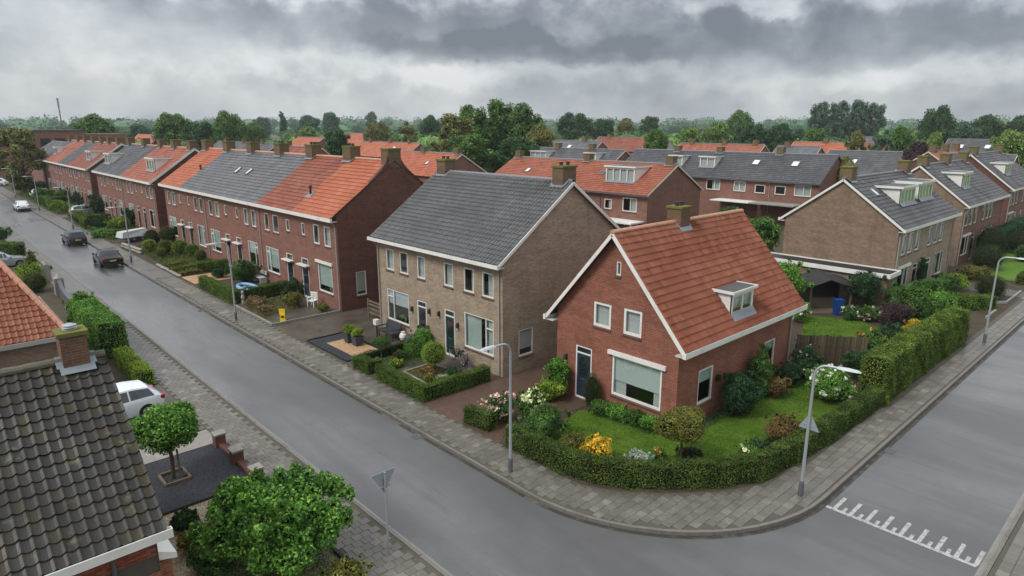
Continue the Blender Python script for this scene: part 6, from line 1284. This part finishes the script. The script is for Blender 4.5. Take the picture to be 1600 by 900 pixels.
# ---- cars
def car(label, loc, rz, paint, kind='hatch', L=4.1, W=1.74, H=1.46, tail=True, cat='car', group=None):
    t = thing('parked_car', label, cat, (*loc, .02), rz, group); hw = W / 2
    # stations from rear (-y) to front (+y): y, belt half width, belt z, roof half width, roof z
    if kind == 'hatch': S = [(-.5, .80, .62, .70, .66), (-.485, .92, .80, .74, .86), (-.44, .95, .92, .70, 1.05), (-.36, .97, .94, .68, 1.36), (-.20, 1, .94, .70, 1.455), (.0, 1, .92, .71, 1.46), (.10, 1, .91, .69, 1.42), (.24, .99, .90, .62, .98), (.28, .98, .89, .70, .93), (.40, .95, .80, .66, .84), (.47, .88, .68, .60, .72), (.5, .74, .52, .5, .56)]
    else: S = [(-.5, .80, .62, .70, .68), (-.485, .92, .80, .76, .90), (-.40, .95, .93, .74, .98), (-.33, .97, .94, .70, 1.10), (-.20, 1, .94, .69, 1.40), (-.04, 1, .93, .70, 1.45), (.08, 1, .91, .69, 1.40), (.22, .99, .89, .62, .98), (.27, .98, .87, .70, .92), (.40, .95, .79, .66, .84), (.47, .88, .67, .60, .72), (.5, .74, .52, .5, .56)]
    loops = []
    for y, bw, bz, rw, rz_ in S:
        y *= L; b = bw * hw; r = rw * hw; k = H / 1.46; bz *= k; rz_ *= k; zb = .20 if abs(y) < L * .48 else .30
        loops.append([(-b * .90, y, zb), (-b * .985, y, .45), (-b, y, bz * .80), (-b * .975, y, bz), (-r, y, rz_ * .985), (-r * .62, y, rz_ + .012), (r * .62, y, rz_ + .012), (r, y, rz_ * .985), (b * .975, y, bz), (b, y, bz * .80), (b * .985, y, .45), (b * .90, y, zb)])
    mb = MB(); nv = len(loops[0]); mb.v = [p for l in loops for p in l]
    for i in range(len(loops) - 1):
        for j in range(nv): mb.f.append((i * nv + j, i * nv + (j + 1) % nv, (i + 1) * nv + (j + 1) % nv, (i + 1) * nv + j)); mb.m.append(0)
    mb.f.append(tuple(range(nv))[::-1]); mb.f.append(tuple((len(loops) - 1) * nv + j for j in range(nv))); mb.m += [0, 0]
    body = mb.build('body', MAT[paint], t, smooth=True)
    md = body.modifiers.new('edge', 'EDGE_SPLIT'); md.split_angle = R(32)
    def glass(name, quad, shrink=.09, out=.012):
        q = [V(*p) for p in quad]; c = sum(q) / 4; n = np.cross(q[1] - q[0], q[2] - q[0]); n /= np.linalg.norm(n); cc = c - V(0, 0, .6)
        if n @ cc < 0: n = -n
        MB().poly([c + (p - c) * (1 - shrink) + n * out for p in q]).build(name, MAT['dark_glass'], t)
    cab = [i for i, s in enumerate(S) if s[4] > 1.3]; a, z = cab[0], cab[-1]
    def cut(y_):                                   # belt and roof edge at a place along the car
        for p, q in zip(loops[:-1], loops[1:]):
            if p[0][1] <= y_ <= q[0][1]: f_ = (y_ - p[0][1]) / (q[0][1] - p[0][1]); return [V(*p[k_]) * (1 - f_) + V(*q[k_]) * f_ for k_ in (3, 4)]
    ya, yz = loops[a - 1][0][1] + .12 * L * .35, loops[z + 1][0][1] - .02 * L
    for sd in (1, -1):
        for w0, w1 in ((ya, -.17 * L), (-.155 * L, .04 * L), (.055 * L, yz)):
            g_ = MB(); ns = 5; row = []
            for i_ in range(ns + 1):
                b_, r_ = cut(w0 + (w1 - w0) * i_ / ns); row.append((b_ * .90 + r_ * .10, b_ * .12 + r_ * .88))
            for (b0, t0), (b1, t1) in zip(row[:-1], row[1:]):
                q = [V(p[0] * sd - (-.012 if sd < 0 else .012) * (1 if True else 0), p[1], p[2]) for p in (b0, b1, t1, t0)]; g_.poly(q if sd > 0 else q[::-1])
            g_.build('side_window', MAT['dark_glass'], t)
    glass('rear_window', [loops[a - 1][4], loops[a - 1][7], loops[a][7], loops[a][4]], .10); glass('windscreen', [loops[z][4], loops[z][7], loops[z + 1][7], loops[z + 1][4]], .07)
    for y in (-.31 * L, .30 * L):
        for s in (-1, 1):
            w_ = MB(); x = s * (hw - .09); ring = [(x - .10, .0), (x + .10, .0)]
            pts = []; prof = [(.20, -.10), (.30, -.10), (.325, -.07), (.325, .07), (.30, .10), (.20, .10)]; n_ = 16; k0 = 0
            for r_, dx in prof:
                for j in range(n_): an = 2 * math.pi * j / n_; w_.v.append((x + dx * s, y + r_ * math.cos(an), .325 + r_ * math.sin(an)))
            for i in range(len(prof) - 1):
                for j in range(n_): w_.f.append((i * n_ + j, i * n_ + (j + 1) % n_, (i + 1) * n_ + (j + 1) % n_, (i + 1) * n_ + j)); w_.m.append(0)
            wh = w_.build('wheel', MAT['rubber'], t); rim = MB()
            for j in range(5):
                an = 2 * math.pi * j / 5; rim.beam((x + s * .085, y, .325), (x + s * .085, y + .2 * math.cos(an), .325 + .2 * math.sin(an)), .05, .03, (1, 0, 0))
            rim.tube([(x + s * .085, y + .205 * math.cos(q), .325 + .205 * math.sin(q)) for q in np.linspace(0, 2 * math.pi, 17)[:-1]], .014, 5, closed=True); rim.build('rim', MAT['alloy'], wh)
    for s in (-1, 1):
        MB().box(*(sorted((s * hw * .58, s * hw * .93))[0], -L * .497, .70, sorted((s * hw * .58, s * hw * .93))[1], -L * .455, .86)).build('tail_light', MAT['tail'], t)
        MB().box(sorted((s * hw * .5, s * hw * .84))[0], L * .455, .58, sorted((s * hw * .5, s * hw * .84))[1], L * .485, .70).build('headlight', MAT['head'], t)
        MB().box(sorted((s * hw, s * (hw + .16)))[0], L * .14, .92, sorted((s * hw, s * (hw + .16)))[1], L * .175, 1.05).build('wing_mirror', MAT[paint], t)
    MB().box(-.26, -L * .5 - .012, .60, .26, -L * .495, .71).build('number_plate', MAT['plate'], t); MB().box(-hw * .85, -L * .503, .30, hw * .85, -L * .45, .46).build('bumper', MAT['black'], t); MB().box(-.26, L * .495, .42, .26, L * .5 + .014, .53).build('number_plate', MAT['plate'], t)
    return t
car('black saloon car parked nearest along the right kerb', (12.9, 68.0), R(-1), 'paint_black', 'saloon', 4.5, 1.80, 1.42)
car('dark petrol hatchback parked in front of the black saloon', (12.85, 82.6), R(1), 'paint_teal', 'hatch', 4.0, 1.75, 1.50)
car('white car parked farthest along the right kerb', (13.05, 122.0), 0, 'paint_white', 'hatch', 4.2)
car('silver car nose-out in a drive on the left', (5.4, 72.6), R(-80), 'paint_silver', 'saloon', 4.4)
car('white hatchback on the drive behind the ball-crowned tree', (4.95, 30.5), R(94), 'paint_white', 'hatch', 4.1, 1.74, 1.42)
car('maroon car tucked between the first two terraces', (23.2, 77.8), R(-90), 'paint_red', 'hatch', 4.0); car('pale car in the far terrace drive', (18.9, 143.6), R(-90), 'paint_white', 'hatch', 4.2)
car('black car between the two nearest right-hand street houses', (64.6, 18.2), 0, 'paint_black', 'hatch', 4.2); car('white van-like car at the far end of the street', (15.0, 176), R(60), 'paint_white', 'hatch', 4.6, 1.8, 1.7)
car('light silver car in the garden drive of the second terrace', (19.0, 109.3), R(-90), 'paint_silver', 'hatch', 4.1)
# ---- bicycles leaning under the taupe house window
def bicycle(label, x, y, rz, lean, frame):
    t = thing('bicycle', label, 'bicycle', (x, y, .12), rz, 'bicycles under the window'); M_ = Matrix.Rotation(lean, 4, 'X')
    def bl(mb, name, mat, par=t): mb.v = [tuple(M_ @ Vector(p)) for p in mb.v]; return mb.build(name, MAT[mat], par)
    for wx in (-.53, .53):
        c = [(wx + .34 * math.cos(a), 0, .34 + .34 * math.sin(a)) for a in np.linspace(0, 2 * math.pi, 25)[:-1]]; wh = bl(MB().tube(c, .022, 6, closed=True), 'wheel', 'rubber'); sp = MB()
        for a in np.linspace(0, math.pi, 7)[:-1]: sp.tube([(wx + .32 * math.cos(a), 0, .34 + .32 * math.sin(a)), (wx - .32 * math.cos(a), 0, .34 - .32 * math.sin(a))], .004, 4)
        sp.tube([(wx + .322 * math.cos(a), 0, .34 + .322 * math.sin(a)) for a in np.linspace(0, 2 * math.pi, 25)[:-1]], .011, 5, closed=True); bl(sp, 'spokes', 'chrome', wh)
        fe = MB(); fe.tube([(wx + .385 * math.cos(a), 0, .34 + .385 * math.sin(a)) for a in np.linspace(.3, 2.9, 10)], .018, 5); bl(fe, 'mudguard', frame)
    f = MB(); f.tube([(-.1, 0, .30), (-.22, 0, .85)], .018, 6); f.tube([(-.1, 0, .30), (.36, 0, .80)], .02, 6); f.tube([(-.20, 0, .72), (.35, 0, .84)], .018, 6); f.tube([(-.1, 0, .30), (-.53, 0, .34)], .014, 6); f.tube([(-.21, 0, .78), (-.53, 0, .34)], .012, 6); f.tube([(.34, 0, .95), (.38, 0, .75), (.53, 0, .34)], .016, 6); bl(f, 'frame', frame)
    s = MB(); s.hexa([(-.36, -.08, .90), (-.10, -.03, .90), (-.10, .03, .90), (-.36, .08, .90), (-.36, -.07, .95), (-.10, -.025, .94), (-.10, .025, .94), (-.36, .07, .95)]); bl(s, 'saddle', 'black')
    h_ = MB(); h_.tube([(.22, -.28, 1.02), (.32, -.24, 1.06), (.35, 0, 1.05), (.32, .24, 1.06), (.22, .28, 1.02)], .014, 6); h_.tube([(.34, 0, .93), (.35, 0, 1.05)], .014, 6); bl(h_, 'handlebar', 'chrome')
    c = MB(); c.box(-.80, -.09, .74, -.38, .09, .755); c.tube([(-.75, .0, .74), (-.53, 0, .36)], .008, 5); bl(c, 'carrier', 'black')
    p = MB(); p.tube([(-.1, -.12, .22), (-.1, .12, .38)], .012, 5); p.lathe([(.09, -.01), (.09, .01)], 12, (-.1, .03, .30)); bl(p, 'pedals', 'black')
bicycle('dark bicycle nearest the green front door, leaning under the window', 20.12, 25.9, R(-98), .10, 'black'); bicycle('bicycle at the right end, leaning on the other under the window', 19.85, 24.75, R(-108), .12, 'purple')
# ---- small garden things
def tag(o, label, cat, group=None):
    o['label'] = label; o['category'] = cat
    if group: o['group'] = group
    return o
for i, (x, y, lb) in enumerate(((17.62, 32.75, 'left'), (17.68, 31.95, 'right'))):
    t = thing('planter', 'square slate-grey planter with yellow-green shrub on the gravel, ' + lb + ' one', 'planter', (x, y, .13)); p = MB(); p.hexa([(-.2, -.2, 0), (.2, -.2, 0), (.2, .2, 0), (-.2, .2, 0), (-.27, -.27, .55), (.27, -.27, .55), (.27, .27, .55), (-.27, .27, .55)]); p.build('pot', MAT['planter'], t)
    C, rr = clumps(.42, .42, .5, 1.05, 8, .16, .26); me, _ = plant_mesh(C, rr, 800, .06, MAT['l_lime']); link(me, 'foliage', t)
t = thing('garden_bench', 'dark rattan garden bench under the left window of the taupe house', 'bench', (19.75, 31.9, .12), R(-90)); b = MB(); b.box(-.75, -.3, .38, .75, .3, .45); b.build('seat', MAT['rattan'], t); b = MB(); b.hexa([(-.75, .26, .45), (.75, .26, .45), (.75, .32, .45), (-.75, .32, .45), (-.75, .36, .92), (.75, .36, .92), (.75, .42, .92), (-.75, .42, .92)]); b.build('backrest', MAT['rattan'], t)
for x in (-.7, .7):
    for y in (-.26, .26): MB().box(x - .03, y - .03, 0, x + .03, y + .03, .38).build('leg', MAT['rattan'], t)
    MB().box(x - .05, -.3, .62, x + .05, .34, .67).build('armrest', MAT['rattan'], t)
tag(MB().lathe([(.10, 0), (.18, .06), (.24, .22), (.20, .38), (.11, .46), (.14, .52), (.12, .52)], 16, (20.1, 30.95, .12)).build('garden_vase', MAT['ceramic']), 'white ceramic vase standing beside the garden bench', 'vase')
tag(MB().lathe([(.14, 0), (.27, .12), (.31, .28), (.26, .42), (.2, .46)], 16, (20.15, 30.35, .12)).build('glazed_pot', MAT['purple']), 'dark purple glazed pot beside the white vase', 'pot')
t = thing('letterbox', 'small white letterbox on a dark post by the bench', 'letterbox', (19.0, 32.0, .12)); MB().box(-.03, -.03, 0, .03, .03, .95).build('post', MAT['black'], t); MB().box(-.13, -.16, .95, .13, .16, 1.25).build('box', MAT['ceramic'], t)
t = thing('side_gate', 'low weathered timber gate between the terrace end and the taupe house', 'gate', (21.2, 36.6, .1))
for y in (0, -1.9): MB().box(-.05, y - .05, 0, .05, y + .05, 1.25).build('post', MAT['wood_grey'], t)
for z in (.35, .62, .9, 1.12): MB().box(-.02, -1.84, z - .06, .02, -.06, z + .06).build('rail', MAT['wood_grey'], t)
t = thing('yellow_marker', 'bright yellow plastic marker standing at the paved corner garden', 'marker', (16.6, 39.35, .12), R(-40)); t.scale = (.8, .8, .85); m = MB(); m.hexa([(-.22, -.12, 0), (.22, -.12, 0), (.22, .12, 0), (-.22, .12, 0), (-.16, -.06, .62), (.16, -.06, .62), (.16, .06, .62), (-.16, .06, .62)]); m.box(-.26, -.03, .55, .2, .03, .98); m.build('body', MAT['yellow'], t); m = MB(); m.box(-.1, -.14, .34, .1, -.085, .48); m.build('dark_stripe', MAT['black'], t)
t = thing('garden_chair', 'white plastic garden chair at the end terrace window', 'chair', (19.7, 41.5, .12), R(-60)); MB().box(-.26, -.26, .40, .26, .26, .44).build('seat', MAT['white_clean'], t)
b = MB(); [b.box(-.25 + i * .11, .24, .44, -.25 + i * .11 + .06, .28, .92) for i in range(5)]; b.box(-.27, .235, .88, .27, .285, .96); b.build('backrest', MAT['white_clean'], t)
for x in (-.24, .24):
    for y in (-.24, .24): MB().box(x - .025, y - .025, 0, x + .025, y + .025, .40).build('leg', MAT['white_clean'], t)
    MB().box(x - .03, -.27, .60, x + .03, .26, .64).build('armrest', MAT['white_clean'], t); MB().box(x - .022, -.26, .44, x + .022, -.21, .60).build('armrest_post', MAT['white_clean'], t)
t = thing('timber_bench', 'pale timber bench below a terrace window', 'bench', (20.0, 51.2, .12), R(-90))
for i in range(3): MB().box(-.7, -.28 + i * .18, .42, .7, -.14 + i * .18, .47).build('slat', MAT['tarp'], t)
for i in range(2): MB().box(-.7, .28, .62 + i * .17, .7, .32, .75 + i * .17).build('slat', MAT['tarp'], t)
for x in (-.6, .6): MB().box(x - .04, -.26, 0, x + .04, .30, .42).build('leg', MAT['tarp'], t)
t = thing('paddling_pool', 'pale blue oval paddling pool behind the first terrace hedge', 'pool', (18.3, 49.4, .12)); c = [(.55 * math.cos(a), 1.35 * math.sin(a), .16) for a in np.linspace(0, 2 * math.pi, 21)[:-1]]; MB().tube(c, .14, 8, closed=True).build('rim', MAT['pool_blue'], t); MB().poly([(x, y, .1) for x, y, z in c]).build('liner', MAT['dark_glass'], t)
tag(MB().lathe([(.12, 0), (.13, .15), (.09, .3), (.14, .5), (.1, .68), (.05, .72), (.1, .80), (.1, .92), (.03, 1.0)], 12, (16.35, 45.2, .12)).build('garden_statue', MAT['concrete']), 'small weathered stone statue at the terrace hedge corner', 'statue')
t = thing('covered_trailer', 'white tarpaulin-covered trailer beside the second lamp post', 'trailer', (17.9, 79.6, .12), R(-75)); b = MB(); b.hexa([(-.7, -1.6, .55), (.7, -1.6, .55), (.7, 1.6, .55), (-.7, 1.6, .55), (-.6, -1.45, 1.15), (.6, -1.45, 1.15), (.35, 1.2, 1.3), (-.35, 1.2, 1.3)]); b.build('cover', MAT['tarp'], t); MB().box(-.66, -1.5, .35, .66, 1.5, .56).build('bed', MAT['pipe_dark'], t); MB().beam((0, 1.5, .45), (0, 2.5, .45), .08, .08).build('drawbar', MAT['pipe_dark'], t)
for s in (-1, 1): MB().tube([(s * .70, 0, .3), (s * .86, 0, .3)], .3, 14).build('wheel', MAT['rubber'], t)
def rubble(label, a, b, h, w_):
    t = thing('stone_wall', label, 'wall', (*a, .1)); d = V(*b) - V(*a); L_ = np.linalg.norm(d); d /= L_; n = V(-d[1], d[0]); rows = max(1, int(h / .2))
    for r in range(rows):
        s = .0 if r % 2 else -.15
        while s < L_:
            l = RNG.uniform(.28, .45); p = d * (s + l / 2); e = RNG.uniform(-.03, .03); q = MB(); c = (*(p + n * e), r * h / rows + h / rows / 2); q.sphere(c, (l * .52, w_ * .5, h / rows * .56), 7, 5); q.build('stone', MAT['concrete'], t); s += l
rubble('low rubble stone wall along the pavement beyond the topiary garden', (15.95, 76.0), (16.3, 71.0), .55, .4); rubble('low stone edging along the stepped terrace garden', (15.85, 63.6), (15.85, 57.5), .22, .35)
t = thing('low_wall', 'low wall on the left with square brick piers before the black gravel', 'wall', (7.55, 21.0, .1))
for y in (.3, 2.1, 3.9): p = MB(); p.box(-.19, y - .19, 0, .19, y + .19, .50); p = p.build('pier', MAT['brick_dark'], t); MB().box(-.22, y - .22, .50, .22, y + .22, .57).build('coping', MAT['concrete'], p)
for y0, y1 in ((.49, 1.91), (2.29, 3.71)): MB().box(-.10, y0, 0, .10, y1, .17).build('wall_base', MAT['brick_dark'], t)
t = thing('gravel_edging', 'dark timber edging between the black and beige gravel', 'edging', (4.3, 21.2, .1)); MB().box(0, 0, 0, 3.2, .07, .12).build('board', MAT['timber_dark'], t)
t = thing('gravel_edging', 'timber edging along the pavement in front of the big shrub', 'edging', (7.62, 13.5, .1)); MB().box(-.05, 0, 0, .05, 7.4, .14).build('board', MAT['timber_dark'], t)
t = thing('gate_piers', 'grey stone gate pier on the left, nearer one', 'gate pier', (7.5, 57.2, .1)); MB().box(-.3, -.3, 0, .3, .3, 1.3).build('pier', MAT['concrete'], t); MB().lathe([(.3, 1.3), (.2, 1.42), (.05, 1.6)], 10).build('finial', MAT['concrete'], t)
t = thing('gate_piers', 'grey stone gate pier on the left, farther one', 'gate pier', (7.6, 63.6, .1)); MB().box(-.3, -.3, 0, .3, .3, 1.3).build('pier', MAT['concrete'], t); MB().lathe([(.3, 1.3), (.2, 1.42), (.05, 1.6)], 10).build('finial', MAT['concrete'], t)
t = thing('garden_wall', 'low grey wall sweeping down from the left gate pier', 'wall', (7.5, 56.9, .1)); pts = [(0, 1.2), (-.9, .75), (-2, .55), (-3.6, .5), (-5.2, .62)]; w_ = MB()
for (y0, z0), (y1, z1) in zip(pts[:-1], pts[1:]): w_.hexa([(-.12, y1, 0), (.12, y1, 0), (.12, y0, 0), (-.12, y0, 0), (-.12, y1, z1), (.12, y1, z1), (.12, y0, z0), (-.12, y0, z0)])
w_.build('wall', MAT['pipe_dark'], t)
# wooden fence between the gardens of the corner house
t = thing('board_fence', 'weathered upright-board wooden fence behind the corner house', 'fence', (31.9, 13.3, .1)); A = V(0, 0); B = V(2.1, -2.6); d = B - A; L_ = np.linalg.norm(d); d /= L_; s = 0.0; i = 0
while s < L_:
    w_ = RNG.uniform(.13, .17); p = d * s; q = d * (s + w_ - .02); n = V(-d[1], d[0]) * .012; hh = 1.95 + RNG.normal(0, .02); o_ = n * (1 if i % 2 else -1) * .9; pl = MB()
    c = [p - n + o_, q - n + o_, q + n + o_, p + n + o_]; pl.hexa([(*x, 0) for x in c] + [(*x, hh) for x in c]); pl.build('plank', MAT['plank'], t); s += w_; i += 1
for z in (.4, 1.4): MB().beam((*(A + V(.04, .03)), z), (*(B + V(.04, .03)), z), .05, .09).build('rail', MAT['wood_grey'], t)
# garden shed with open front, in the back garden
t = thing('garden_shed', 'open-fronted dark shed with sagging felt roof at the back lawn', 'shed', (43.45, 17.5, .12), R(-42)); W_ = 2.7
for x, y in ((0, 0), (W_, 0), (0, 1.6), (W_, 1.6)): MB().box(x - .05, y - .05, 0, x + .05, y + .05, 1.95).build('post', MAT['wood_grey'], t)
MB().box(0, 1.55, 0, W_, 1.6, 1.95).build('back_wall', MAT['timber_dark'], t); MB().box(-.02, .05, 0, .03, 1.55, 1.9).build('side_wall', MAT['timber_dark'], t); MB().box(0, -.5, 0, W_, 1.5, .08).build('deck', MAT['wood_grey'], t)
r = MB(); ys = (-.35, 1.75); prof = [(-.4, 1.80), (.3, 1.98), (1.1, 2.28), (1.9, 2.0), (3.0, 1.70)]
for (x0, z0), (x1, z1) in zip(prof[:-1], prof[1:]): r.hexa([(x0, ys[0], z0 - .05), (x1, ys[0], z1 - .05), (x1, ys[1], z1 + .25), (x0, ys[1], z0 + .25), (x0, ys[0], z0), (x1, ys[0], z1), (x1, ys[1], z1 + .3), (x0, ys[1], z0 + .3)])
r.build('shed_roof', MAT['felt_dark'], t); MB().box(.4, .8, .1, 2.2, 1.4, .75).build('workbench', MAT['wood_grey'], t)
t = thing('wheelie_bin', 'tall blue plastic bin standing at the shed front', 'bin', (44.15, 15.95, .12), R(-43)); b = MB(); b.hexa([(-.2, -.2, 0), (.2, -.2, 0), (.2, .2, 0), (-.2, .2, 0), (-.27, -.27, 1.0), (.27, -.27, 1.0), (.27, .27, 1.0), (-.27, .27, 1.0)]); b.build('body', MAT['blue'], t); MB().box(-.29, -.29, 1.0, .29, .29, 1.06).build('lid', MAT['blue'], t)
# sheds behind the corner house
for x, y, rz, lb in ((43.5, 21.8, 0, 'nearer'), (45.5, 25.2, 0, 'farther')):
    t = thing('lean_shed', 'low garden shed with flat blue-grey roof behind the corner house, ' + lb + ' one', 'shed', (x, y, .1), rz); MB().box(0, 0, 0, 3.2, 2.6, 1.9).build('wall', MAT['wood_grey'], t); MB().hexa([(-.2, -.2, 1.9), (3.4, -.2, 1.9), (3.4, 2.8, 2.1), (-.2, 2.8, 2.1), (-.2, -.2, 1.98), (3.4, -.2, 1.98), (3.4, 2.8, 2.18), (-.2, 2.8, 2.18)]).build('roof', MAT['felt'], t)
# edging stones of the right-street front garden
t = thing('bed_kerb', 'stone kerb round the bare bed by the right street driveway', 'edging', (0, 0, .1))
for a, b in (((53.8, 11.0), (55.9, 9.0)), ((55.9, 9.0), (60.5, 9.0)), ((50.3, 9.0), (52.8, 9.0))): MB().beam((*a, .08), (*b, .08), .12, .16).build('stone', MAT['concrete'], t)
# ------------------------------------------------------------------ damp air
hz = MB().box(-1600, -1600, -3, 2400, 2400, 60).build('haze', None, kind='stuff'); hz.data.materials.clear()
k = bpy.data.materials.new('damp_air'); k.use_nodes = True; k.node_tree.nodes.clear(); pv = k.node_tree.nodes.new('ShaderNodeVolumePrincipled'); out = k.node_tree.nodes.new('ShaderNodeOutputMaterial')
pv.inputs['Color'].default_value = (0.86, 0.91, 0.97, 1); pv.inputs['Density'].default_value = 0.00019; pv.inputs['Anisotropy'].default_value = 0.0
k.node_tree.links.new(pv.outputs[0], out.inputs['Volume']); hz.data.materials.append(k)
